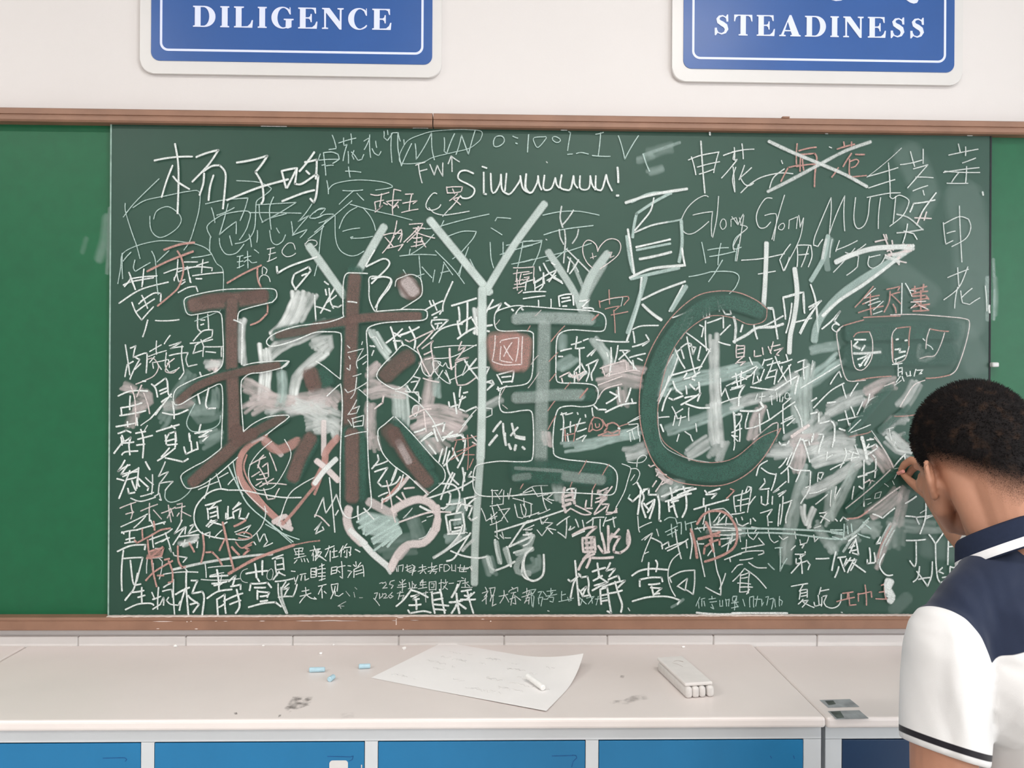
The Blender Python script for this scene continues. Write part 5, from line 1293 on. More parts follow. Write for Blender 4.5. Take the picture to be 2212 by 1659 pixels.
('chalk_name', 'small red characters near the lower right corner, partly wiped', 52, """4.1 R1 90 3570,107 3622,114|3595,107 3593,78|3541,66 3629,87|3600,107 3605,48 3637,51|3644,102 3713,116 3715,87|3649,107 3649,68|3681,148 3689,48|3735,80 3816,80|3752,112 3806,116|3777,136 3787,77|3762,146 3786,155
18.1 W0 80 1898,85 1898,63 1908,46 1903,34|1905,83 1898,68
9.0 W1 70 3781,155 3787,97 3826,77"""),
('chalk_writing', 'white letters beside the shoulder', 50, """4.7 W1 90 3886,367 3982,372
4.7 W1 85 3935,360 3936,257 3926,238 3904,267|3999,396 4032,350 4073,406|4032,350 4035,257 4043,184 4057,160 4077,165|4098,399 4096,340 4094,248|4098,335 4150,340|4150,394 4146,301 4146,248
4.7 W1 80 3953,238 3944,184 3922,163|3939,214 3993,141 4013,194 4017,262|3949,175 4003,184|4067,233 4047,214 4072,204|4106,238 4106,189 4067,184|4106,238 4126,233 4151,243 4141,194"""),
('chalk_writing', 'dense white names in the right half, over and under the letter C', 14, """4.7 W1 90 2723,1457 2827,1502 2784,1455|2784,1450 2745,1373 2774,1402|2789,1450 2823,1460 2813,1436 2765,1354|2764,1421 2803,1431|2760,1392 2789,1402|2784,1388 2911,1292|2794,1363 2814,1267 2839,1170|2871,1485 2876,1456 2905,1461|2886,1509 2891,1466|2905,1514 2905,1471|2944,1544 2954,1490|2954,1515 2983,1525|2963,1510 2983,1476 3012,1476 3007,1496|2896,1432 2964,1457|2973,1462 2974,1408|2959,1374 3008,1423|2950,1340 3008,1324|2886,1442 2892,1296|2857,1422 2876,1412 2867,1364|2911,1306 2853,1199
5.0 W1 85 2731,1315 2756,1257 2785,1209|2746,1291 2765,1305 2780,1257|2765,1310 2794,1330 2814,1330 2824,1277 2838,1311 2804,1320|2862,1316 2848,1253 2858,1248|2712,1286 2668,1218|2726,1276 2659,1169|2751,1266 2717,1170 2650,1048|2708,1170 2655,1034
5.6 W1 95 2717,1174 2868,1219|2795,1185 2776,1155 2834,1170|2858,1190 2815,1160 2834,1151|2727,1145 2742,1107 2771,1083|2790,1122 2795,1083|2810,1131 2839,1103 2859,1122|2854,1141 2859,1093|2718,1107 2689,1053 2674,1000|2708,1063 2728,1054 2776,1073|2767,1030 2864,1088 2849,1049|2791,1035 2854,1016 2908,1016|2786,1064 2844,1074
4.1 W1 85 2723,1020 2748,967|2738,986 2776,1010|2738,976 2728,928|2748,962 2791,972|2767,976 2757,928|2806,1015 2806,953|2655,966 2709,971|2670,933 2680,899|2840,938 2845,899|2758,885 2748,851|2787,899 2816,880|2816,875 2826,852|2961,1161 2966,1079|2966,1074 2985,1113 3005,1055|2990,1123 3043,1152|3010,1104 3063,1118|2966,1040 3063,1070|3025,997 3031,852|3049,988 3063,988
5.0 W1 85 2348,1346 2508,1337|2527,1398 2570,1415 2653,1418|2529,1388 2537,1333|2592,1372 2607,1348|2527,1313 2609,1343 2576,1318|2421,1308 2412,1168|2455,1318 2440,1236|2464,1294 2513,1294 2460,1250|2479,1289 2547,1202|2513,1260 2590,1280|2401,1283 2406,1264|2552,1256 2576,1246|2528,1246 2533,1202
4.1 P1 85 2368,1206 2494,1245 2499,1197|2378,1206 2392,1168 2426,1192|2397,1168 2523,1197 2562,1193|2359,1124 2475,1168|2359,1057 2393,1105 2475,1130
5.6 W1 95 2417,1091 2456,1072|2400,1035 2456,1072|2458,1115 2466,1043|2519,1110 2495,1043|2524,1057 2529,1038|2396,992 2476,1028 2546,1038|2340,1023 2360,1004 2398,1004
5.0 W1 90 2254,1360 2247,1302|2227,1321 2275,1336|2254,1302 2290,1307|2266,1302 2269,1225 2267,1186|2174,1289 2227,1302|2285,1341 2309,1350|2305,1264 2348,1302 2324,1269|2300,1220 2358,1249 2339,1206 2325,1177 2330,1148|2310,1220 2315,1187 2301,1143|2242,1191 2243,1138|2247,1196 2276,1230 2300,1186|2165,1263 2184,1263
4.5 P1 95 2170,1162 2218,1186 2233,1162 2291,1191|2180,1157 2185,1138|2233,1162 2243,1172|2252,1186 2262,1143 2291,1177
4.5 W1 85 2181,988 2191,950 2186,849|2176,979 2205,988|2200,979 2234,988|2225,945 2225,892|2273,960 2249,897|2176,906 2254,931 2297,941|2259,897 2302,912|2293,878 2254,858|2302,878 2283,849|2258,989 2261,981|2297,979 2299,967|2330,1013 2335,974|2210,887 2215,849
3.4 R1 85 2198,906 2201,849|2249,931 2240,849|2196,877 2244,887"""),
('chalk_drawing', 'red scribbled rose right of the middle character', 52, """3.8 R~1 85 2331,926 2326,950 2340,965 2369,960 2384,936 2375,912 2350,902 2331,912 2331,926|2345,936 2350,917 2365,922 2365,936|2312,897 2321,936 2340,970
5.0 R1 80 2379,955 2404,917 2389,898|2394,927 2428,941 2452,932 2466,912|2360,878 2404,898 2428,888 2467,908 2462,883 2418,878 2380,878|2408,936 2403,922|2317,897 2331,907
3.4 R1 80 2462,922 2510,937
6.8 W1 95 2459,915 2464,912
3.4 W1 80 2505,941 2568,966|2515,946 2568,976|2500,898 2558,927|2510,932 2554,937 2559,879|2515,893 2520,850|2564,879 2564,850|2525,908 2539,860|2612,913 2617,899
5.2 W1 90 2665,933 2680,899"""),
('chalk_name', 'white and red characters left of the middle, under the heart', 52, """4.1 W1 90 1975,1613 2042,1637|2004,1627 1999,1584|2042,1647 2047,1584|2042,1618 2085,1647 2086,1609 2067,1585|2047,1594 2090,1618|2105,1633 2148,1657|2129,1648 2182,1619|1990,1572 2100,1578|1990,1543 2096,1558|2064,1536 2065,1505|2125,1542 2125,1498
5.0 W1 95 2163,1556 2168,1508|2163,1556 2197,1566 2231,1567 2236,1514|2178,1547 2216,1552|2178,1528 2221,1538|2183,1508 2202,1509|2265,1533 2313,1541 2275,1500 2323,1500 2333,1493
3.4 P1 80 1951,1627 1989,1637|1946,1612 1994,1618|1941,1593 1999,1603|1960,1641 1961,1584|1989,1632 2018,1642|1966,1569 1985,1584
3.4 R1 85 2409,1590 2412,1520|2361,1536 2366,1503|2361,1529 2424,1549 2502,1559 2507,1545 2482,1516|2391,1496 2463,1511 2434,1486|2420,1467 2502,1484|2432,1491 2440,1380
2.3 W1 70 2371,1534 2477,1554 2468,1511"""),
('chalk_name', 'small pink square-framed characters right of the tallest Y', 52, """3.4 P1 85 1941,1693 2042,1699 2040,1618|1941,1664 2018,1675|1960,1684 1956,1626|1979,1665 1970,1617|1989,1660 2032,1670|1994,1646 2018,1651 2004,1626
5.0 W1 85 2088,1716 2119,1666 2177,1628|2068,1699 2073,1680|2042,1622 2105,1661 2153,1685|2088,1670 2093,1618|2115,1627 2148,1676|2128,1719 2143,1709|2215,1725 2206,1676|2216,1667 2259,1735"""),
('chalk_writing', 'dense white names in the far right half around the wiped character', 14, """5.0 W1 90 3268,1561 3356,1586 3368,1581 3376,1484|3268,1556 3281,1454|3405,1625 3430,1538 3443,1392|3396,1513 3459,1545|3445,1533 3357,1382|3312,1532 3284,1386|3313,1435 3411,1460|3352,1387 3386,1455
5.6 W1 90 3463,1407 3509,1446 3553,1495 3524,1446 3548,1427
4.1 W~1 85 3548,1427 3524,1432 3512,1412 3534,1393 3553,1408
7.9 W1 75 3025,1462 3035,1414 3030,1336
9.0 W1 85 3025,1341 3089,1375 3142,1410 3220,1415 3269,1430
5.6 W1 85 3142,1410 3186,1424 3269,1469|3193,1507 3220,1502 3230,1439 3243,1357|3125,1424 3142,1356|3069,1424 3059,1390
4.1 P1 90 3040,1326 3040,1263|3040,1322 3079,1322 3075,1269|3045,1302 3074,1307|3045,1283 3074,1288|3045,1264 3079,1269|3070,1264 3036,1234|3045,1239 3084,1244 3060,1225|3128,1298 3128,1269 3162,1274|3167,1313 3172,1279|3221,1342 3206,1289|3211,1318 3255,1328|3226,1299 3270,1313 3236,1279 3250,1275|3196,1318 3211,1284
4.5 W1 90 3104,1264 3119,1230|3177,1255 3168,1226|3177,1250 3216,1260|3192,1226 3255,1245|3221,1250 3183,1158|3197,1192 3241,1207 3227,1134|3187,1163 3231,1173|3285,1280 3294,1246|3231,1270 3251,1221 3290,1144|3251,1236 3314,1256|3309,1231 3246,1144|3265,1221 3261,1197|3299,1226 3310,1134|3343,1241 3378,1254|3373,1246 3376,1159|3329,1193 3393,1222|3017,1166 3138,1221|3036,1186 3046,1123|3056,1172 3090,1157|3017,1133 3104,1172 3143,1216|3065,1196 3061,1133|3090,1172 3114,1177|3129,1196 3119,1133 3163,1153|3143,1172 3153,1143 3177,1206|3110,1119 3232,1105
5.6 W1 90 3232,1105 3300,1149 3349,1178 3334,1125|3017,1113 3080,1128 3056,1084 3051,1026|3349,1173 3334,1110 3330,1086
3.4 W1 80 3144,1085 3134,1056|3168,1090 3164,1051|3154,1070 3183,1075|3212,1080 3217,1032|3237,1095 3242,1051|3256,1085 3256,1047|3271,1071 3266,1047|3203,1071 3222,1076
2.9 W~1 80 3283,1086 3281,1066 3296,1061 3305,1076 3295,1091 3283,1086
6.8 W1 90 3061,1002 3139,1002 3174,1022|3174,1022 3159,1046
4.5 W1 85 3030,992 3033,862|3032,983 3066,983 3062,954 3033,915|3100,993 3086,939 3086,915 3120,920|3018,895 3067,915|3154,988 3160,896|3125,920 3213,964|3193,1008 3203,964|3213,964 3330,1047|3057,939 3057,852|3018,881 3047,876
4.5 W1 85 3271,1032 3277,892|3271,1032 3310,1066|3330,1028 3360,965 3370,892|3262,940 3321,969|3291,930 3330,965|3281,960 3320,979
5.6 W1 90 3409,989 3448,999 3448,941 3507,956 3527,931 3527,854|3413,1052 3437,1067|3492,1043 3531,1048|3551,917 3581,907
4.5 W1 85 3423,1018 3506,1101 3574,1141|3506,1135 3550,1199 3560,1170|3565,1136 3585,1068|3643,1141 3604,1078|3554,1233 3457,1174 3359,1115|3546,956 3669,981|3580,1005 3600,932|3609,1024 3629,971|3605,903 3605,942|3668,1049 3639,985|3673,1000 3698,1054 3742,1078|3702,1088 3693,1044|3678,1015 3713,1039
11.3 P1 90 3316,877 3399,931
4.5 P1 70 3126,862 3223,940 3247,940 3238,853
4.5 W1 85 3360,863 3380,854|3424,892 3419,858|3448,887 3473,888 3468,854
2.9 W1 80 3417,1251 3407,1174 3422,1237|3860,1157 3825,1132|3782,913 3821,923|3802,913 3812,860|3861,884 3881,889
3.6 W1 80 3659,864 3669,855|3704,869 3723,864"""),
('chalk_writing', 'dense white names at the far right below the wiped character', 14, """5.0 W1 90 3253,849 3263,834 3292,837 3302,854|3360,869 3336,815 3302,733 3263,694|3370,864 3405,752|3375,854 3399,859 3404,835|3473,879 3449,796|3527,884 3517,826|3419,879 3414,849|3317,796 3292,737
4.5 W1 88 3141,684 3156,732 3195,757|3165,722 3200,698 3239,689|3292,771 3273,742 3253,723|3302,733 3332,713 3405,709|3297,718 3300,650|3337,655 3361,713|3239,694 3215,611|3180,669 3185,650 3156,616 3205,621|3166,582 3166,548 3186,538 3201,548|3200,611 3196,548|3222,582 3220,543|3254,616 3225,601 3288,655|3249,592 3288,611 3254,582|3274,582 3269,505 3260,446|3318,563 3274,548|3250,437 3259,543|3313,553 3289,480 3289,451
4.1 W1 85 3030,582 3040,504|3030,582 3093,601 3112,621|3049,562 3103,572|3040,533 3108,548|3073,611 3064,509|3117,621 3098,504|3088,601 3098,630 3117,625|3020,494 3084,504|3108,543 3137,582|3040,475 3050,446 3074,436 3103,451|3069,480 3074,466|3113,470 3113,446|3125,475 3138,461|3162,500 3220,519 3196,485|3196,485 3201,437|3206,456 3221,456|3018,882 3048,853|3033,848 3028,809
4.1 W1 85 3410,704 3406,621 3396,602|3386,626 3411,636 3391,592|3406,597 3440,602 3489,622|3445,680 3459,665 3474,699 3449,699 3445,655|3362,548 3391,592|3436,544 3494,592|3514,612 3509,534|3538,631 3529,563 3558,622|3626,632 3617,568|3488,767 3518,787|3493,801 3488,762|3581,821 3586,782 3557,724|3601,806 3645,792|3596,768 3650,777|3621,802 3611,758|3508,714 3577,748|3630,836 3650,787
10.2 W1 90 3664,875 3679,821 3689,768
5.0 W1 85 3689,821 3733,841 3743,822 3689,787|3689,860 3723,865|3719,787 3734,773 3729,676|3675,763 3675,651 3676,534|3699,841 3689,821
5.6 W1 85 3646,678 3690,690|3685,695 3739,715 3729,705|3651,632 3671,620
4.5 P1 85 3700,666 3710,656 3700,632|3680,651 3705,666|3715,661 3729,656
13.6 W1 80 3372,529 3377,481 3397,437|3431,529 3411,481 3397,437
4.5 W1 90 3455,500 3495,507 3461,452|3460,486 3505,461|3559,461 3573,481 3598,466|3534,471 3544,461
3.4 W1 80 3099,417 3104,388 3128,369 3153,407|3128,398 3148,427 3118,432|3060,388 3065,359|3201,417 3211,374 3231,354 3251,364|3255,388 3275,369 3299,383|3333,408 3339,374|3358,369 3363,345 3392,354 3402,384|3427,388 3432,359 3456,384|3461,437 3431,427
6.8 G1 75 3021,424 3167,424 3314,420 3461,413 3569,403
5.6 G1 75 3021,398 3167,403 3314,398 3510,374 3589,374
4.5 G1 75 3510,418 3569,418|3515,403 3574,393|3520,384 3569,369|3578,447 3574,374|3593,437 3598,398|3613,447 3618,408|3672,457 3711,423|3701,476 3652,423|3647,398 3706,379
7.9 K1 60 3574,374 3637,408 3696,462|3633,408 3574,311
3.8 W1 80 3094,369 3090,315|3070,325 3182,345 3153,378|3021,286 3095,311 3177,315 3180,303 3153,294|3061,269 3126,279|3022,209 3051,243 3075,248|3105,257 3144,233 3193,231|3027,165 3085,228 3144,185 3193,131|3066,204 3061,112|3066,194 3110,209 3105,107|3071,180 3100,185|3051,156 3115,151|3061,136 3125,136|3066,112 3105,117|3110,126 3096,102
4.5 G1 70 3236,328 3270,330|3261,325 3261,214 3295,277|3202,252 3232,223
3.4 W1 80 3427,393 3432,369|3628,364 3599,325
5.0 W1 85 3885,486 3937,481 3952,447|3942,481 4026,491 3982,472|3986,555 3982,472 3957,399|3883,549 3937,584|3823,725 3881,793|3876,788 3891,739|3721,496 3770,476 3829,525
5.6 K1 60 3824,437 3775,350 3746,253|3804,447 3756,350|3829,418 3785,340
3.8 R1 60 3809,437 3785,389 3756,326 3751,277
3.4 W1 70 4105,404 4076,399|3957,501 3981,516"""),
('chalk_name', 'three pink characters written over white ones, above the wiped character', 52, """4.5 R1 75 3624,1515 3665,1559 3714,1618|3665,1559 3744,1574|3700,1579 3705,1477|3661,1530 3720,1555|3641,1488 3764,1521|3781,1604 3847,1619 3837,1600|3798,1575 3847,1590|3798,1594 3793,1541 3769,1492|3808,1575 3853,1532|3813,1531 3828,1497|3823,1517 3828,1488
3.6 W1 70 3675,1535 3739,1560|3690,1525 3749,1545|3715,1501 3764,1545|3670,1559 3724,1608|3715,1482 3759,1497
3.6 W1 85 3857,1634 3855,1483|3874,1634 3907,1571|3896,1600 3926,1595
5.6 R1 70 3906,1605 3980,1620|3921,1620 3921,1590|3965,1630 3961,1601|3906,1581 3985,1596|3911,1571 3976,1576 3990,1557|3916,1551 3985,1562|3951,1600 3951,1498|3907,1517 3995,1533|3912,1498 3991,1503|3926,1542 3976,1518
3.4 P1 90 3902,1542 3976,1547|3941,1527 3986,1508|3902,1512 3926,1532"""),
('chalk_dot', 'small white chalk dots', 50, """5.6 W1 90 2900,2365 2901,2353
3.4 W1 60 2099,2212 2104,2207|2099,1834 2104,1830
5.6 W1 80 4258,2089 4261,2074
4.5 W1 70 3472,2368 3484,2368|4181,2368 4205,2368
6.8 W1 80 4294,1529 4296,1493
4.5 W1 80 2171,2368 2198,2368|717,2368 839,2368
3.4 W1 70 1451,2368 1522,2368|1709,407 1725,402
3.4 W1 70 2118,23 2125,20|2511,36 2520,22|3563,14 3570,12"""),
('chalk_smudge', 'pale chalk rubbed onto the right margin of the panel', 6, """79.1 G0 10 1943,1140 1990,1038 1944,980
101.7 G0 10 2083,1039 2107,879 2096,718
67.8 G0 8 2085,695 2120,615
67.8 G0 8 1875,877 2003,786
15.8 G0 35 2147,833 2148,730
56.5 G0 10 1995,168 2064,157
33.9 G0 12 1949,42 1914,8"""),
]
TONE = {'W': (0.78, 0.82, 0.80), 'G': (0.53, 0.67, 0.63), 'K': (0.59, 0.68, 0.645), 'P': (0.74, 0.66, 0.645), 'R': (0.53, 0.30, 0.265), 'B': lin(40, 82, 69), 'N': lin(108, 86, 79)}
cm = bpy.data.materials.new('chalk_on_board')
cm.use_nodes = True
nt = cm.node_tree
b = nt.nodes['Principled BSDF']
tone = nt.nodes.new('ShaderNodeAttribute')
tone.attribute_name = 'tone'
grain = nt.nodes.new('ShaderNodeAttribute')
grain.attribute_name = 'grain'
tc = nt.nodes.new('ShaderNodeTexCoord')
fine = nt.nodes.new('ShaderNodeTexNoise')
fine.inputs['Scale'].default_value = 520
fine.inputs['Detail'].default_value = 2
patch = nt.nodes.new('ShaderNodeTexNoise')
patch.inputs['Scale'].default_value = 28
patch.inputs['Detail'].default_value = 5
for n_ in (fine, patch):
    nt.links.new(tc.outputs['Object'], n_.inputs['Vector'])


def math_node(op, a, c):
    m = nt.nodes.new('ShaderNodeMath')
    m.operation = op
    for sock, v in zip(m.inputs, (a, c)):
        if isinstance(v, float):
            sock.default_value = v
        else:
            nt.links.new(v, sock)
    return m.outputs[0]


def remap(v, lo, hi, a=0.0, c=1.0):
    m = nt.nodes.new('ShaderNodeMapRange')
    for k, x in (('From Min', lo), ('From Max', hi), ('To Min', a), ('To Max', c)):
        m.inputs[k].default_value = x
    nt.links.new(v, m.inputs['Value'])
    return m.outputs[0]


# the powder catches on the board's grain: fine breaks, and wider patches where it was rubbed (grain = 0 for strokes, 1 for smears)
f_ = remap(fine.outputs['Fac'], 0.30, 0.62, 0.55, 1.08)
p_ = remap(patch.outputs['Fac'], 0.30, 0.68, 0.55, 1.25)
mixp = nt.nodes.new('ShaderNodeMix')
mixp.data_type = 'FLOAT'
nt.links.new(grain.outputs['Fac'], mixp.inputs[0])
nt.links.new(f_, mixp.inputs[2])
nt.links.new(p_, mixp.inputs[3])
al = nt.nodes.new('ShaderNodeMath')
al.operation = 'MULTIPLY'
al.use_clamp = True
nt.links.new(tone.outputs['Alpha'], al.inputs[0])
nt.links.new(mixp.outputs[0], al.inputs[1])
nt.links.new(tone.outputs['Color'], b.inputs['Base Color'])
nt.links.new(al.outputs[0], b.inputs['Alpha'])

wiped = nt.nodes.new('ShaderNodeAttribute')          # 1 where the board itself was wiped clean or only stained: it keeps the board's sheen
wiped.attribute_name = 'wiped'
nt.links.new(remap(wiped.outputs['Fac'], 0.0, 1.0, 0.95, 0.44), b.inputs['Roughness'])
nt.links.new(remap(wiped.outputs['Fac'], 0.0, 1.0, 0.15, 0.5), b.inputs['Specular IOR Level'])

rs_ = random.Random(21)


def smooth_line(pts, step):
    """Catmull-Rom through the points"""
    P = [pts[0]] + pts + [pts[-1]]
    if (pts[0] - pts[-1]).length < 0.006 and len(pts) > 3:
        P[0], P[-1] = pts[-2], pts[1]
    out = []
    for i in range(1, len(P) - 2):
        p0, p1, p2, p3 = P[i - 1:i + 3]
        n = max(2, int((p2 - p1).length / step))
        for k in range(n):
            t = k / n
            out.append(0.5 * ((2 * p1) + (p2 - p0) * t + (2 * p0 - 5 * p1 + 4 * p2 - p3) * t * t + (3 * p1 - p0 - 3 * p2 + p3) * t ** 3))
    out.append(P[-2])
    return out


def hand_line(pts, step):
    """a handwritten polyline: even points, a very slight bow and tremor"""
    out = []
    for a, c in zip(pts, pts[1:]):
        d = c - a
        n = max(1, int(d.length / step))
        nrm = Vector((-d.y, d.x))
        bow = rs_.uniform(-0.035, 0.035)
        for k in range(n):
            t = k / n
            out.append(a + d * t + nrm * (bow * 4 * t * (1 - t)))
    out.append(pts[-1])
    return out


def lay_ribbon(bm, ltone, lgrain, lwiped, pts, w, col, op, y, wide, patchy, wiped_):
    """one stroke: a strip with soft edges and rounded ends lying on the board"""
    n = len(pts)
    if n < 2:
        return
    t0 = (pts[0] - pts[1]).normalized()
    t1 = (pts[-1] - pts[-2]).normalized()
    cap = w * 0.42
    pts = [pts[0] + t0 * cap] + [pts[0] + t0 * cap * 0.4] + pts + [pts[-1] + t1 * cap * 0.4] + [pts[-1] + t1 * cap]
    n = len(pts)
    prev = None
    jit = 1.0
    for i, p in enumerate(pts):
        a, c = pts[max(0, i - 1)], pts[min(n - 1, i + 1)]
        d = (c - a)
        if d.length < 1e-7:
            continue
        d.normalize()
        nr = Vector((-d.y, d.x))
        jit = (0.75 * jit + 0.25 * rs_.uniform(0.78, 1.2)) if not wide else (0.9 * jit + 0.1 * rs_.uniform(0.85, 1.15))
        end = 0.45 if i in (0, n - 1) else (0.85 if i in (1, n - 2) else 1.0)
        h = w / 2 * jit * end
        e = 0.55 if not wide else (0.72 if patchy < 0.5 else 0.3)
        k = 0.0 if i in (0, n - 1) else 1.0
        press = op * k * (rs_.uniform(0.86, 1.08) if not wide else 1.0)
        row = []
        for off, aa in ((-1.12, 0.0), (-e, 1.0), (e, 1.0), (1.12, 0.0)):
            q = p + nr * (h * off)
            v = bm.verts.new((BX0 + q.x, y, BZ0 + q.y))
            v[ltone] = (*col, press * aa)
            v[lgrain] = patchy if wide else 0.0
            v[lwiped] = wiped_
            row.append(v)
        if prev:
            for j in range(3):
                bm.faces.new((prev[j], row[j], row[j + 1], prev[j + 1]))
        prev = row


layer_y = -0.0003
for name, label, lay_no, text in sorted(CHALK, key=lambda g: g[2]):
    bm = bmesh.new()
    lt_ = bm.verts.layers.float_color.new('tone')
    lg_ = bm.verts.layers.float.new('grain')
    lw_ = bm.verts.layers.float.new('wiped')
    for line in text.split('\n'):
        w, kind, op, rest = line.split(' ', 3)
        w, op = float(w) / 1000, int(op) / 100
        unit = 0.0005 if kind[-1] == '1' else 0.001
        rounded = '~' in kind
        wide = w > 0.0115
        col = TONE[kind[0]]
        if not wide:
            w *= 0.92
        for sub in rest.split('|'):
            pts = [Vector([float(c) * unit for c in p.split(',')]) for p in sub.split()]
            pts = [p for i, p in enumerate(pts) if i == 0 or (p - pts[i - 1]).length > 1e-5]
            layer_y -= 0.0000025
            if len(pts) < 2:
                continue
            step = max(0.004, w * 0.5)
            if rounded or wide:
                runs = [smooth_line(pts, step)]
            else:                                       # break the strip at sharp corners
                runs, cur = [], [pts[0]]
                for i in range(1, len(pts)):
                    cur.append(pts[i])
                    if i < len(pts) - 1 and (pts[i] - pts[i - 1]).angle(pts[i + 1] - pts[i], 0.0) > 0.75:
                        runs.append(cur)
                        cur = [pts[i]]
                runs.append(cur)
                runs = [hand_line(smooth_line(r, step) if len(r) > 2 else r, step) for r in runs]
            wp = 1.0 if kind[0] in 'BN' else 0.0
            for r in runs:
                if not (wide and lay_no < 20 and lay_no != 6):
                    lay_ribbon(bm, lt_, lg_, lw_, r, w, col, op, layer_y, wide, 0.25, wp)
                    continue
                # a rubbed patch: several streaks side by side, each of its own length and strength
                k_ = max(2, int(w / 0.0065))
                for q in range(k_):
                    off = (q + 0.5) / k_ - 0.5
                    line_ = []
                    for i, pt in enumerate(r):
                        d = (r[min(len(r) - 1, i + 1)] - r[max(0, i - 1)]).normalized()
                        line_.append(pt + Vector((-d.y, d.x)) * (w * (off + rs_.uniform(-0.05, 0.05))))
                    cut = int(len(line_) * 0.16)
                    a_, z_ = rs_.randint(0, cut), len(line_) - rs_.randint(0, cut)
                    line_ = line_[a_:z_]
                    if len(line_) < 2:
                        continue
                    d0, d1 = (line_[0] - line_[1]).normalized(), (line_[-1] - line_[-2]).normalized()
                    line_ = [line_[0] + d0 * rs_.uniform(0, 0.4) * w] + line_ + [line_[-1] + d1 * rs_.uniform(0, 0.4) * w]
                    layer_y -= 0.0000015
                    lay_ribbon(bm, lt_, lg_, lw_, line_, w / k_ * rs_.uniform(1.3, 2.3), col, min(1.0, op * rs_.uniform(0.6, 1.15)), layer_y, True, 0.8, 0.0)
    bmesh.ops.recalc_face_normals(bm, faces=bm.faces)
    o = obj(name, bm, cm, board)
    o['label'] = label
    if lay_no in (5, 6, 8, 14):
        o['kind'] = 'stuff'

# chalk rubbed over the board's edges onto the two side boards
for host, runs_ in ((sl, (((232, 470), (226, 520), (214, 560), 26, 0.22), ((238, 450), (236, 520), (232, 590), 12, 0.3), ((186, 515), (182, 530), (178, 545), 14, 0.10))),
                    (sr, (((2146, 560), (2148, 620), (2147, 690), 9, 0.4), ((2150, 600), (2152, 640), (2150, 680), 12, 0.25)))):
    bm = bmesh.new()
    lt_ = bm.verts.layers.float_color.new('tone')
    lg_ = bm.verts.layers.float.new('grain')
    lw_ = bm.verts.layers.float.new('wiped')
    for n_, (a_, m_, z_, w_, o_) in enumerate(runs_):
        q_ = [on_y(u, v, 0.0105) for u, v in (a_, m_, z_)]
        lay_ribbon(bm, lt_, lg_, lw_, smooth_line([Vector((q.x - BX0, q.z - BZ0)) for q in q_], 0.006), w_ / 885, TONE['G'], o_, 0.0107 - 0.0001 * n_, True, 0.8, 0.0)
    bmesh.ops.recalc_face_normals(bm, faces=bm.faces)
    o = obj('chalk_smudge', bm, cm, host)
    o['label'] = 'pale chalk rubbed onto the edge'


# ---------------------------------------------------------------- the person writing at the right
skin_m = node_mat('skin', lin(172, 124, 100), 0.5, 0.4, 0.04, 30, subsurf=0.08, bump=0.08, bscale=700)


def capsule(bm, p, q, r0, r1, seg=20, n=5):
    """tapered limb with round ends"""
    p, q = Vector(p), Vector(q)
    d = q - p
    L = d.length
    rot = d.to_track_quat('Z', 'Y').to_matrix()
    prof = [(r0 * math.cos(t), -r0 * math.sin(t)) for t in [PI / 2 * (1 - k / n) for k in range(n + 1)]]
    prof += [(r1 * math.cos(t), L + r1 * math.sin(t)) for t in [PI / 2 * k / n for k in range(n + 1)]]
    rings = []
    for r, h in prof:
        if r < 1e-6:
            rings.append([bm.verts.new(p + rot @ Vector((0, 0, h)))])
        else:
            rings.append([bm.verts.new(p + rot @ Vector((r * math.cos(2 * PI * k / seg), r * math.sin(2 * PI * k / seg), h))) for k in range(seg)])
    for a, b in zip(rings, rings[1:]):
        for k in range(seg):
            k2 = (k + 1) % seg
            if len(a) == 1:
                bm.faces.new((a[0], b[k2], b[k]))
            elif len(b) == 1:
                bm.faces.new((a[k], a[k2], b[0]))
            else:
                bm.faces.new((a[k], a[k2], b[k2], b[k]))


def chain(bm, pts, radii, seg=20):
    for (p, q), (a, b) in zip(zip(pts, pts[1:]), zip(radii, radii[1:])):
        capsule(bm, p, q, a, b, seg)


def ellipsoid(bm, c, ax, ay, az, seg=24):
    """ax, ay, az: the three half axes as vectors"""
    r = bmesh.ops.create_uvsphere(bm, u_segments=seg, v_segments=seg // 2, radius=1.0)
    m = Matrix((ax, ay, az)).transposed()
    for v in r['verts']:
        v.co = Vector(c) + m @ v.co
    if m.determinant() < 0:
        bmesh.ops.reverse_faces(bm, faces=list({f for v in r['verts'] for f in v.link_faces}))


def loft_rings(bm, rings):
    """closed solid through a list of vertex-coordinate rings"""
    vs = [[bm.verts.new(c) for c in r] for r in rings]
    n = len(rings[0])
    for a, b in zip(vs, vs[1:]):
        for k in range(n):
            bm.faces.new((a[k], a[(k + 1) % n], b[(k + 1) % n], b[k]))
    bm.faces.new(vs[0][::-1])
    bm.faces.new(vs[-1])


def fuse(bm, voxel, smooth, name):
    """melt overlapping solids into one continuous skin"""
    me = bpy.data.meshes.new(name)
    bm.to_mesh(me)
    bm.free()
    o = bpy.data.objects.new('tmp', me)
    COL.objects.link(o)
    m = o.modifiers.new('r', 'REMESH')
    m.mode = 'VOXEL'
    m.voxel_size = voxel
    s = o.modifiers.new('s', 'SMOOTH')
    s.factor, s.iterations = 0.5, smooth
    bpy.context.view_layer.update()
    out = bpy.data.meshes.new_from_object(o.evaluated_get(bpy.context.evaluated_depsgraph_get()))
    out.name = name
    bpy.data.objects.remove(o)
    bpy.data.meshes.remove(me)
    return out


V = Vector
UP = V((0, 0, 1))
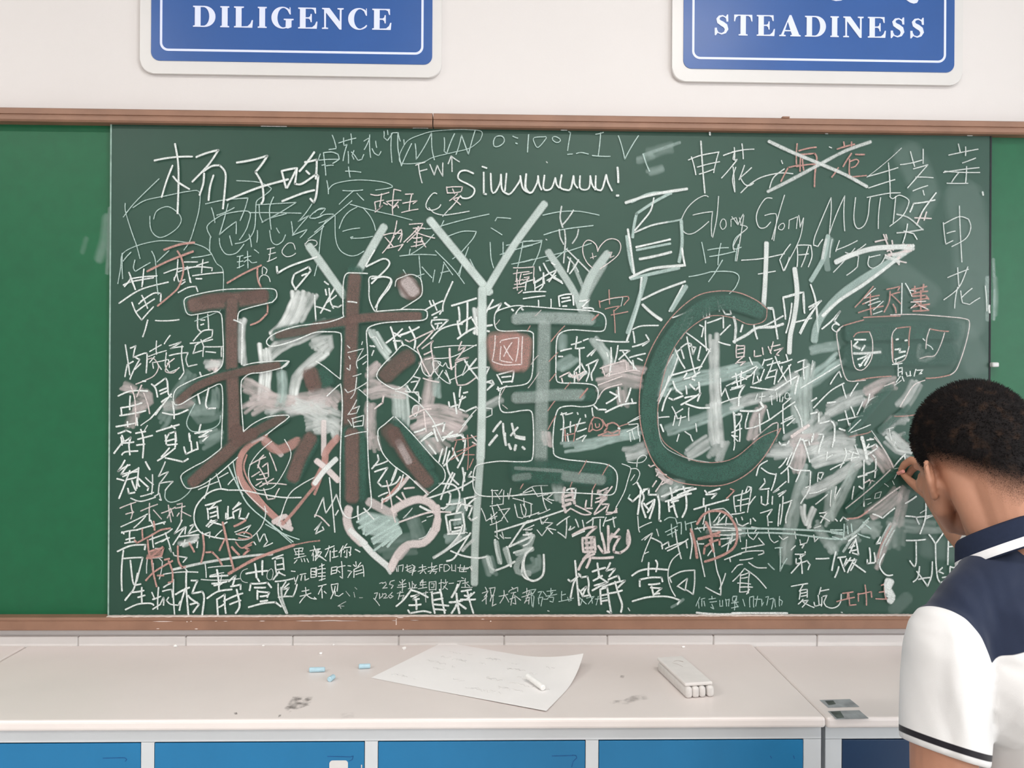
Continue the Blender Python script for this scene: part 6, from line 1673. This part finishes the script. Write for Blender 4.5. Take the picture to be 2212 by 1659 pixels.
# torso frame: the chest turned 30 degrees to the left of the wall's normal
ta = math.radians(-30)
TR = V((math.cos(ta), -math.sin(ta), 0))        # the person's right
TF = V((math.sin(ta), math.cos(ta), 0))         # the person's front
NB = V((0.752, -0.845, 1.310))                  # base of the neck
PEL = V((0.80, -0.845, 0.86))
LS = on_y(2046, 1402, -0.915)                   # left shoulder joint
RS = V((0.885, -0.685, 1.245))
LE = on_y(2032, 1840, -0.93)                   # left elbow, below the frame
LW = LE + V((0.03, 0.06, -0.245))
RE = V((0.958, -0.405, 1.238))
RW = on_y(2020, 1074, -0.13)
# head frame
HC = on_y(2102, 967, -0.762)
ha, hp, hr = math.radians(-1), math.radians(20), math.radians(0)
HF = V((math.sin(ha) * math.cos(hp), math.cos(ha) * math.cos(hp), -math.sin(hp)))
HR = V((math.cos(ha), -math.sin(ha), 0))
HU = HR.cross(HF).normalized()
if hr:
    q_ = Matrix.Rotation(hr, 3, HF)
    HR, HU = q_ @ HR, q_ @ HU
K = 1.02


def H(f, r, u):
    return HC + (HF * f + HR * r + HU * u) * K


person = thing('person', 'person with short black hair in a white and navy polo shirt writing on the board', 'person', (PEL.x, PEL.y, 0.0))

bm = bmesh.new()
# skull, brow, face, jaw
ellipsoid(bm, H(0, 0, 0.004), HF * 0.094 * K, HR * 0.0755 * K, HU * 0.088 * K, 32)
ellipsoid(bm, H(-0.022, 0, -0.004), HF * 0.074 * K, HR * 0.074 * K, HU * 0.080 * K, 32)
ellipsoid(bm, H(0.046, 0, -0.050), HF * 0.046 * K, HR * 0.059 * K, HU * 0.070 * K, 28)
ellipsoid(bm, H(0.058, 0, -0.100), HF * 0.026 * K, HR * 0.030 * K, HU * 0.022 * K, 20)        # chin
for s in (-1, 1):
    chain(bm, [H(0.000, 0.060 * s, -0.058), H(0.022, 0.052 * s, -0.088), H(0.060, 0.020 * s, -0.106)], [0.015, 0.015, 0.013])      # jaw line
    ellipsoid(bm, H(0.066, 0.036 * s, -0.040), HF * 0.022 * K, HR * 0.024 * K, HU * 0.018 * K, 16)                                    # cheek bone
    ellipsoid(bm, H(0.080, 0.032 * s, -0.008), HF * 0.014 * K, HR * 0.020 * K, HU * 0.008 * K, 16)                                    # brow
    ellipsoid(bm, H(0.078, 0.032 * s, -0.024), HF * 0.011 * K, HR * 0.013 * K, HU * 0.008 * K, 16)                                    # closed lids of the lowered eyes
chain(bm, [H(0.088, 0, -0.016), H(0.104, 0, -0.046), H(0.107, 0, -0.052)], [0.007, 0.010, 0.011])                                       # nose
for s in (-1, 1):
    ellipsoid(bm, H(0.097, 0.011 * s, -0.053), HF * 0.011, HR * 0.008, HU * 0.007, 12)
ellipsoid(bm, H(0.087, 0, -0.075), HF * 0.010, HR * 0.024, HU * 0.006, 16)                                                              # lips
ellipsoid(bm, H(0.085, 0, -0.084), HF * 0.010, HR * 0.021, HU * 0.006, 16)
# ears
for s in (-1, 1):
    def E(a, b, out):      # a: forward, b: up in the ear's own plane, out: away from the head
        back = V((0, 0, 0)) + HF * (-0.88) + HR * (0.48 * s)
        o3 = HR * (0.88 * s) + HF * 0.48
        return H(-0.002, 0.0725 * s, -0.051) - back.normalized() * a * K + HU * b * 0.86 * K - HF * (b * 0.10) + o3.normalized() * out * K
    rim = [E(0.006, -0.004, 0.001), E(0.004, 0.020, 0.003), E(-0.008, 0.029, 0.005), E(-0.021, 0.026, 0.006), E(-0.028, 0.012, 0.007), E(-0.025, -0.006, 0.006), E(-0.016, -0.020, 0.004), E(-0.006, -0.029, 0.001)]
    chain(bm, rim, [0.0042, 0.0043, 0.0044, 0.0044, 0.0043, 0.0042, 0.0046, 0.0058], 12)
    for a, b, r in ((-0.008, 0.012, 0.0125), (-0.013, 0.002, 0.0120), (-0.009, -0.010, 0.010), (0.0, 0.0, 0.011)):
        c = E(a, b, 0.002)
        u3, f3 = HU, (HF * 0.88 - HR * 0.48 * s)
        ellipsoid(bm, c, f3 * r, u3 * (r + 0.004), f3.cross(u3).normalized() * 0.0048, 16)
# neck
chain(bm, [H(-0.020, 0, -0.050), NB + V((-0.004, 0.012, 0.030)), NB + V((0.002, -0.004, -0.03))], [0.055, 0.0545, 0.062])
chain(bm, [H(-0.045, 0, -0.030), NB + V((0.0, -0.022, 0.0))], [0.046, 0.048])
for s in (-1, 1):
    capsule(bm, H(-0.020, 0.040 * s, -0.045), NB + TR * (0.036 * s) - TF * 0.006 - UP * 0.015, 0.028, 0.024)
    chain(bm, [NB + TR * (0.03 * s) - TF * 0.01 - UP * 0.012, (LS if s < 0 else RS) + UP * 0.0], [0.030, 0.036])
# trunk


def trunk_rings(g, zs):
    out = []
    for c, hw, hd in zs:
        out.append([c + TR * (hw * math.copysign(abs(math.cos(t)) ** 0.85, math.cos(t)) + 0) * 1.0 + TF * (hd * math.copysign(abs(math.sin(t)) ** 0.85, math.sin(t))) for t in [2 * PI * k / 36 for k in range(36)]])
    return out


def spine(z):
    t = (z - PEL.z) / (NB.z - PEL.z)
    return PEL.lerp(NB, t) - TF * (0.028 * math.sin(PI * max(0, min(1, t))))


body_zs = [(spine(0.80), 0.125, 0.085), (spine(0.86), 0.138, 0.092), (spine(0.95), 0.118, 0.080), (spine(1.05), 0.118, 0.080), (spine(1.14), 0.124, 0.082), (spine(1.21), 0.120, 0.074), (spine(1.26), 0.095, 0.056), (spine(1.30), 0.055, 0.045)]
loft_rings(bm, trunk_rings(0, body_zs))
# arms
chain(bm, [LS, LS.lerp(LE, 0.5), LE, LE.lerp(LW, 0.3), LW], [0.044, 0.042, 0.036, 0.037, 0.025])
chain(bm, [RS, RS.lerp(RE, 0.5), RE, RE.lerp(RW, 0.3), RW], [0.046, 0.043, 0.036, 0.037, 0.0245])
# right hand, pinching the chalk: wrist, palm, thumb and four fingers of different lengths
MCP = [on_y(1996, 1006, -0.078), on_y(2008, 1010, -0.066), on_y(2019, 1020, -0.060), on_y(2028, 1034, -0.060)]
for m_ in MCP:
    capsule(bm, RW.lerp(MCP[1], 0.15) + (m_ - MCP[1]) * 0.35, m_, 0.0165, 0.0115, 16)
TH = [on_y(2008, 1068, -0.108), on_y(1988, 1056, -0.072), on_y(1967, 1040, -0.040), on_y(1951, 1025, -0.018)]
chain(bm, TH, [0.0165, 0.0125, 0.0098, 0.0072], 16)
capsule(bm, TH[1], MCP[0].lerp(TH[1], 0.45), 0.011, 0.010, 14)
FING = [[MCP[0], on_y(1969, 994, -0.047), on_y(1954, 1003, -0.028), on_y(1946, 1016, -0.015)],
        [MCP[1], on_y(1987, 1003, -0.030), on_y(1970, 1014, -0.017), on_y(1960, 1030, -0.015)],
        [MCP[2], on_y(2003, 1018, -0.026), on_y(1990, 1034, -0.017), on_y(1984, 1047, -0.024)],
        [MCP[3], on_y(2018, 1036, -0.030), on_y(2008, 1048, -0.022), on_y(2003, 1058, -0.029)]]
for f_, r_ in zip(FING, (0.0098, 0.0100, 0.0094, 0.0082)):
    chain(bm, f_, [r_ * 1.08, r_, r_ * 0.9, r_ * 0.74], 14)
# left hand, hanging and slightly curled
hd = (LW - LE).normalized()
hs = V((0.35, 0.93, 0)).normalized()
capsule(bm, LW, LW + hd * 0.03, 0.024, 0.022)
for k, (o_, l_) in enumerate(((0.028, 0.068), (0.010, 0.075), (-0.009, 0.070), (-0.026, 0.055))):
    m_ = LW + hd * (0.085 - 0.004 * abs(k - 1)) + hs * o_
    capsule(bm, LW + hd * 0.02 + hs * o_ * 0.5, m_, 0.016, 0.0105, 14)
    inn = V((0.55, -0.25, 0))
    chain(bm, [m_, m_ + hd * l_ * 0.45 + inn * 0.008, m_ + hd * l_ * 0.72 + inn * 0.030, m_ + hd * l_ * 0.78 + inn * 0.050], [0.010, 0.0092, 0.0085, 0.007], 14)
chain(bm, [LW + hd * 0.02 + hs * 0.020, LW + hd * 0.05 + hs * 0.040 + V((0.015, 0, 0)), LW + hd * 0.085 + hs * 0.048 + V((0.024, 0, 0)), LW + hd * 0.11 + hs * 0.045 + V((0.03, 0, 0))], [0.016, 0.0125, 0.0105, 0.008], 14)
# legs
FOOT = []
for s in (-1, 1):
    hip = PEL + TR * (0.085 * s) + UP * (-0.03)
    kn_ = V((hip.x, hip.y + 0.02, 0.46)) + TR * (0.01 * s)
    an_ = V((hip.x, hip.y - 0.005, 0.085)) + TR * (0.02 * s)
    chain(bm, [hip, kn_, kn_.lerp(an_, 0.3), an_], [0.078, 0.052, 0.051, 0.034])
    capsule(bm, an_ + V((0, -0.02, -0.045)), an_ + TF * 0.14 + V((0, 0, -0.055)), 0.032, 0.024)
    FOOT.append(an_)
body = obj('body', fuse(bm, 0.0027, 4, 'body'), skin_m, person, smooth=True)

# ------------ hair: a close cap over the skull that thins out to stubble at the sides and nape, and short standing tufts
hair_m = bpy.data.materials.new('black_hair')
hair_m.use_nodes = True
nt = hair_m.node_tree
b = nt.nodes['Principled BSDF']
b.inputs['Roughness'].default_value = 0.75
b.inputs['Specular IOR Level'].default_value = 0.12
at = nt.nodes.new('ShaderNodeAttribute')
at.attribute_name = 'cover'
tc = nt.nodes.new('ShaderNodeTexCoord')
ns = nt.nodes.new('ShaderNodeTexNoise')
ns.inputs['Scale'].default_value = 900
ns.inputs['Detail'].default_value = 2
nt.links.new(tc.outputs['Object'], ns.inputs['Vector'])
pt = nt.nodes.new('ShaderNodeTexNoise')             # a few thin brownish patches where the scalp shows
pt.inputs['Scale'].default_value = 60
pt.inputs['Detail'].default_value = 6
nt.links.new(tc.outputs['Object'], pt.inputs['Vector'])
pr = nt.nodes.new('ShaderNodeValToRGB')
pr.color_ramp.elements[0].position, pr.color_ramp.elements[1].position = 0.55, 0.72
pr.color_ramp.elements[0].color, pr.color_ramp.elements[1].color = (0.008, 0.0065, 0.0065, 1), (0.036, 0.021, 0.014, 1)
nt.links.new(pt.outputs['Fac'], pr.inputs['Fac'])
nt.links.new(pr.outputs['Color'], b.inputs['Base Color'])
ad = nt.nodes.new('ShaderNodeMath')
ad.operation = 'ADD'
nt.links.new(at.outputs['Fac'], ad.inputs[0])
nt.links.new(ns.outputs['Fac'], ad.inputs[1])
mr = nt.nodes.new('ShaderNodeMapRange')
mr.inputs['From Min'].default_value = 0.55
mr.inputs['From Max'].default_value = 1.30
nt.links.new(ad.outputs['Value'], mr.inputs['Value'])
nt.links.new(mr.outputs['Result'], b.inputs['Alpha'])

from mathutils.bvhtree import BVHTree
dg = bpy.context.evaluated_depsgraph_get()
bvh = BVHTree.FromPolygons([v.co for v in body.data.vertices], [tuple(p.vertices) for p in body.data.polygons])


def hair_density(az, el):
    """az: 0 front, pi/2 left/right side, pi back; el: height angle over the skull's centre"""
    a = abs(az)
    # lower edge of the full hair and of the stubble under it, by direction
    front, side, back = math.radians(34), math.radians(0), math.radians(-30)
    low_front, low_side, low_back = math.radians(26), math.radians(-28), math.radians(-54)

    def mix(f, s, b_):
        if a < PI / 2:
            t = max(0.0, min(1.0, (a - 0.55) / 0.6))
            t = t * t * (3 - 2 * t)
            return f * (1 - t) + s * t
        t = (a - PI / 2) / (PI / 2)
        t = t * t * (3 - 2 * t)
        return s * (1 - t) + b_ * t
    hi, lo = mix(front, side, back), mix(low_front, low_side, low_back)
    burn = max(0.0, 1 - abs(a - 1.34) / 0.22)              # side burn in front of the ear
    hi, lo = hi - 0.42 * burn, lo - 0.25 * burn
    return max(0.0, min(1.0, (el - lo) / (hi - lo)))


OC = H(-0.006, 0, 0.0)


def scalp(az, el):
    d = (HF * (math.cos(el) * math.cos(az)) + HR * (math.cos(el) * math.sin(az)) + HU * math.sin(el)).normalized()
    hit = bvh.ray_cast(OC + d * 0.14, -d, 0.14)[0]
    return (hit if hit is not None else OC + d * 0.06), d


hb = bmesh.new()
lay = hb.verts.layers.float.new('cover')
rh = random.Random(5)
NA, NE = 120, 76
rows = []
for j in range(NE + 1):
    el = math.radians(-64 + 153.9 * j / NE)
    row = []
    for i in range(NA):
        az = -PI + 2 * PI * i / NA
        p, d = scalp(az, el)
        dn = hair_density(az, el)
        top = max(0.0, math.sin(el))
        th = 0.0010 + 0.0060 * max(0, dn - 0.55) / 0.45 * (0.45 + 0.55 * top) + (rh.uniform(-0.0008, 0.0008) if dn > 0.8 else 0)
        v = hb.verts.new(p + d * th)
        v[lay] = min(0.9, dn * 0.85)
        row.append((v, dn))
    rows.append(row)
for j in range(NE):
    for i in range(NA):
        i2 = (i + 1) % NA
        q = [rows[j][i], rows[j][i2], rows[j + 1][i2], rows[j + 1][i]]
        if max(x[1] for x in q) > 0.02:
            hb.faces.new([x[0] for x in q])
# tufts
for k in range(19000):
    az, el = rh.uniform(-PI, PI), math.asin(rh.uniform(-0.88, 1.0))
    dn = hair_density(az, el)
    if dn < 0.35 or rh.random() > dn ** 2.2:
        continue
    p, d = scalp(az, el)
    if p is None:
        continue
    top = max(0.0, math.sin(el))
    ln = (0.0026 + 0.0065 * max(0, dn - 0.5) * 2 * (0.25 + 0.75 * top)) * rh.uniform(0.7, 1.2)
    base = p + d * (0.0006 + 0.0040 * max(0, dn - 0.55) / 0.45 * (0.45 + 0.55 * top))
    lean = (HF * rh.uniform(-0.2, 0.5) + HR * rh.uniform(-0.5, 0.5) - HU * rh.uniform(0.0, 0.6)) * (0.8 if top < 0.6 else 0.5)
    tip = base + (d + lean).normalized() * ln
    s1 = d.orthogonal().normalized()
    s1 = (s1 * math.cos(rh.uniform(0, PI)) + d.cross(s1) * math.sin(rh.uniform(0, PI))).normalized() * (0.0009 if dn > 0.7 else 0.0005)
    s2 = d.cross(s1).normalized() * s1.length
    a_, b_, c_, t_ = hb.verts.new(base + s1), hb.verts.new(base - s1 * 0.5 + s2), hb.verts.new(base - s1 * 0.5 - s2), hb.verts.new(tip)
    for v in (a_, b_, c_, t_):
        v[lay] = 1.0
    for tri in ((a_, b_, t_), (b_, c_, t_), (c_, a_, t_)):
        hb.faces.new(tri)
hair = obj('hair', hb, hair_m, person, smooth=True)
hair['label'] = 'short black hair fading to stubble at the nape'

# ------------ polo shirt
sm = bpy.data.materials.new('polo_cotton')
sm.use_nodes = True
nt = sm.node_tree
b = nt.nodes['Principled BSDF']
b.inputs['Roughness'].default_value = 0.9
b.inputs['Specular IOR Level'].default_value = 0.2
b.inputs['Sheen Weight'].default_value = 0.15


def step_mask(attr):
    a = nt.nodes.new('ShaderNodeAttribute')
    a.attribute_name = attr
    m_ = nt.nodes.new('ShaderNodeMapRange')
    m_.inputs['From Min'].default_value = -0.0006
    m_.inputs['From Max'].default_value = 0.0006
    nt.links.new(a.outputs['Fac'], m_.inputs['Value'])
    return m_.outputs['Result']


def mixc(fac, a, bcol):
    x = nt.nodes.new('ShaderNodeMix')
    x.data_type = 'RGBA'
    nt.links.new(fac, x.inputs['Factor'])
    for sock, val in ((x.inputs['A'], a), (x.inputs['B'], bcol)):
        if isinstance(val, tuple):
            sock.default_value = (*val, 1)
        else:
            nt.links.new(val, sock)
    return x.outputs['Result']


WHITE, NAVY, BLACK = (0.70, 0.69, 0.685), lin(34, 42, 62), lin(30, 28, 34)
c_ = mixc(step_mask('yoke'), WHITE, NAVY)
c_ = mixc(step_mask('cuff'), c_, BLACK)
nt.links.new(c_, b.inputs['Base Color'])
tc = nt.nodes.new('ShaderNodeTexCoord')
wv = nt.nodes.new('ShaderNodeTexNoise')
wv.inputs['Scale'].default_value = 1200
nt.links.new(tc.outputs['Object'], wv.inputs['Vector'])
bp = nt.nodes.new('ShaderNodeBump')
bp.inputs['Strength'].default_value = 0.15
bp.inputs['Distance'].default_value = 0.001
nt.links.new(wv.outputs['Fac'], bp.inputs['Height'])
fo = nt.nodes.new('ShaderNodeMapping')               # soft slanting folds of the cloth
fo.inputs['Rotation'].default_value = (0.5, 0.7, 0.3)
fo.inputs['Scale'].default_value = (26, 9, 8)
nt.links.new(tc.outputs['Object'], fo.inputs['Vector'])
fn = nt.nodes.new('ShaderNodeTexNoise')
fn.inputs['Scale'].default_value = 1.0
fn.inputs['Detail'].default_value = 1.0
nt.links.new(fo.outputs['Vector'], fn.inputs['Vector'])
fb = nt.nodes.new('ShaderNodeBump')
fb.inputs['Strength'].default_value = 0.5
fb.inputs['Distance'].default_value = 0.045
nt.links.new(fn.outputs['Fac'], fb.inputs['Height'])
nt.links.new(bp.outputs['Normal'], fb.inputs['Normal'])
nt.links.new(fb.outputs['Normal'], b.inputs['Normal'])

bm = bmesh.new()
zs = [(spine(0.80), 0.168, 0.118), (spine(0.86), 0.172, 0.122), (spine(0.95), 0.134, 0.116), (spine(1.05), 0.130, 0.114), (spine(1.14), 0.138, 0.112), (spine(1.20), 0.150, 0.104), (spine(1.255), 0.130, 0.084), (spine(1.295), 0.075, 0.066)]
loft_rings(bm, trunk_rings(0, zs))
hem_t = 0.76
ld = (LE - LS)
# the left sleeve: flattened tube widening to the hem
lax = ld.normalized()
sx = (TR - lax * TR.dot(lax)).normalized()
sy = lax.cross(sx).normalized()
rings = []
HEM = None
SLV = 0.136                                     # from the shoulder joint to the hem
for t, ra, rb in ((-0.42, 0.020, 0.022), (-0.36, 0.034, 0.038), (-0.22, 0.044, 0.050), (0.0, 0.0505, 0.056), (0.3, 0.0520, 0.058), (0.55, 0.0515, 0.058), (0.80, 0.0505, 0.058), (1.0, 0.0495, 0.057)):
    c = LS + lax * (t * SLV)
    tilt = V((0, 0, 0))
    rings.append([c + sx * (ra * math.cos(a)) + sy * (rb * math.sin(a)) + lax * (0.014 * math.cos(a) * max(0, min(1, t * 1.6 - 0.5))) for a in [2 * PI * k / 32 for k in range(32)]])
loft_rings(bm, rings)
ellipsoid(bm, LS + lax * 0.006 + TR * 0.016, sx * 0.054, sy * 0.057, lax * 0.052)
# cloth bridging shoulder and chest
for P, s in ((LS, -1), (RS, 1)):
    chain(bm, [NB + TR * (0.035 * s) - TF * 0.004 - UP * 0.024, NB.lerp(P, 0.55) + UP * 0.006, P + UP * 0.002], [0.053, 0.050, 0.050])
    chain(bm, [P + TR * (-0.05 * s) - UP * 0.02, spine(1.15) + TR * (0.09 * s)], [0.054, 0.085])
ellipsoid(bm, NB - UP * 0.012, TR * 0.084, TF * 0.076, UP * 0.034)
rax = (RE - RS).normalized()
capsule(bm, RS, RS + rax * 0.19, 0.060, 0.060)
me = fuse(bm, 0.0036, 10, 'polo_shirt')
# the pattern of the cloth: distance to the seams, read by the material
P1, P2, Q = on_y(1995, 1309, -0.90), on_y(2131, 1431, -0.955), on_y(2212, 1384, -0.955)


def sz(p):
    return ((p - NB).dot(TR), p.z)


s1, z1 = sz(P1)
s2, z2 = sz(P2)
sq, zq = sz(Q)
yo = me.attributes.new('yoke', 'FLOAT', 'POINT')
cu = me.attributes.new('cuff', 'FLOAT', 'POINT')
n2 = V((-(z2 - z1), abs(s2) - abs(s1)))
yv, cv = [], []
SEAM = V((P2.x - P1.x, P2.y - P1.y, P2.z - P1.z))
vd = (P1 - CAM).normalized()
for v in me.vertices:
    p = v.co
    a = abs((p - NB).dot(TR))
    e1 = ((a - abs(s1)) * (z2 - z1) - (p.z - z1) * (abs(s2) - abs(s1)))
    e1 /= math.hypot(z2 - z1, abs(s2) - abs(s1))
    sgn = 1 if ((0 - abs(s1)) * (z2 - z1) - (1.25 - z1) * (abs(s2) - abs(s1))) > 0 else -1
    e1 *= sgn
    t = (abs(s2) - a) / max(1e-4, abs(s2) - abs(sq))
    zy = z2 + (zq - z2) * max(-0.5, min(1.6, t))
    yv.append(min(e1 + (0.06 if (p - NB).dot(TR) > 0.02 else 0.0), p.z - zy))
    ax_ = (p - LS).dot(lax)
    rad = (p - LS - lax * ax_)
    hemline = SLV + 0.014 * (rad.dot(sx) / 0.0525)
    dd = hemline - ax_
    on_arm = rad.length < 0.068 and dd < 0.08 and rad.dot(sx) < 0.0505
    cv.append(min(dd - 0.0095, 0.0180 - dd) if on_arm else -1.0)
yo.data.foreach_set('value', yv)
cu.data.foreach_set('value', cv)
shirt = obj('polo_shirt', me, sm, person, smooth=True)
shirt['label'] = 'white polo shirt with a navy yoke and a dark band round the sleeve'

# collar: stands round the neck and folds over, white stripe near its edge
navy_m = node_mat('navy_knit', NAVY, 0.9, 0.2, 0.06, 200)
white_m = node_mat('white_knit', (0.8, 0.79, 0.80), 0.9, 0.2, 0.02, 200)
na = V((-0.2600, 0.4100, 0.8742)).normalized()
cr = (TR - na * TR.dot(na)).normalized()
cf = na.cross(cr) * -1
if cf.dot(TF) < 0:
    cf = -cf
prof = [(0.061, -0.012), (0.0605, 0.006), (0.0615, 0.020), (0.0650, 0.0245), (0.0695, 0.021), (0.0760, 0.008), (0.0810, -0.003), (0.0838, -0.0095), (0.0862, -0.0150), (0.0850, -0.0175), (0.0800, -0.012), (0.072, -0.004), (0.066, -0.012)]
NCOL = 72
cc = V((0.7418, -0.8303, 1.3483)) - na * 0.0245
cb = bmesh.new()
cring = []
for k in range(NCOL):
    a = 2 * PI * k / NCOL
    d = cr * math.cos(a) + cf * math.sin(a)
    row = []
    for r, h in prof:
        drop = 0.0
        row.append(cb.verts.new(cc + d * r + na * (h + drop)))
    cring.append(row)
for k in range(NCOL):
    for j in range(len(prof)):
        j2 = (j + 1) % len(prof)
        f = cb.faces.new((cring[k][j], cring[(k + 1) % NCOL][j], cring[(k + 1) % NCOL][j2], cring[k][j2]))
        f.material_index = 1 if j in (6, 7) else 0
bmesh.ops.recalc_face_normals(cb, faces=cb.faces)
col = obj('collar', cb, navy_m, shirt, smooth=True)
col.data.materials.append(white_m)
col['label'] = 'navy folded collar with a white stripe'

# ------------ trousers and shoes
tm = node_mat('dark_trousers', lin(38, 42, 54), 0.9, 0.2, 0.06, 60)
bm = bmesh.new()
loft_rings(bm, trunk_rings(0, [(spine(0.76), 0.150, 0.108), (spine(0.82), 0.160, 0.112), (spine(0.90), 0.156, 0.110), (spine(0.93), 0.152, 0.106)]))
for s, an_ in zip((-1, 1), FOOT):
    hip = PEL + TR * (0.085 * s) + UP * (-0.03)
    kn_ = V((hip.x, hip.y + 0.02, 0.46)) + TR * (0.01 * s)
    chain(bm, [hip, kn_, an_ + UP * 0.0], [0.094, 0.074, 0.066])
obj('trousers', fuse(bm, 0.008, 5, 'trousers'), tm, person, smooth=True)
shoe_m = node_mat('white_sneaker', (0.7, 0.7, 0.7), 0.6, 0.3, 0.04, 60)
for an_ in FOOT:
    bm = bmesh.new()
    heel, toe = V((an_.x, an_.y, 0)) - TF * 0.055, V((an_.x, an_.y, 0)) + TF * 0.165
    ellipsoid(bm, heel + TF * 0.05 + UP * 0.042, TF * 0.07, TR * 0.042, UP * 0.040)
    ellipsoid(bm, toe - TF * 0.065 + UP * 0.032, TF * 0.085, TR * 0.048, UP * 0.031)
    chain(bm, [heel + TF * 0.045 + UP * 0.045, toe - TF * 0.05 + UP * 0.034], [0.042, 0.034])
    me = fuse(bm, 0.005, 4, 'shoe')
    zmin = min(v.co.z for v in me.vertices)
    for v in me.vertices:
        v.co.z = max(v.co.z - zmin, 0.0)
        if v.co.z < 0.012:
            v.co.z = 0.0
    obj('shoe', me, shoe_m, person, smooth=True)

# ------------ the bit of chalk in the fingers
chalk_stick('short pink chalk stub pinched in the writing hand', on_y(1940, 1022.5, -0.0062), on_y(1952, 1018, -0.030), 0.0048, MAT['chalkpink'], name='chalk_stub')
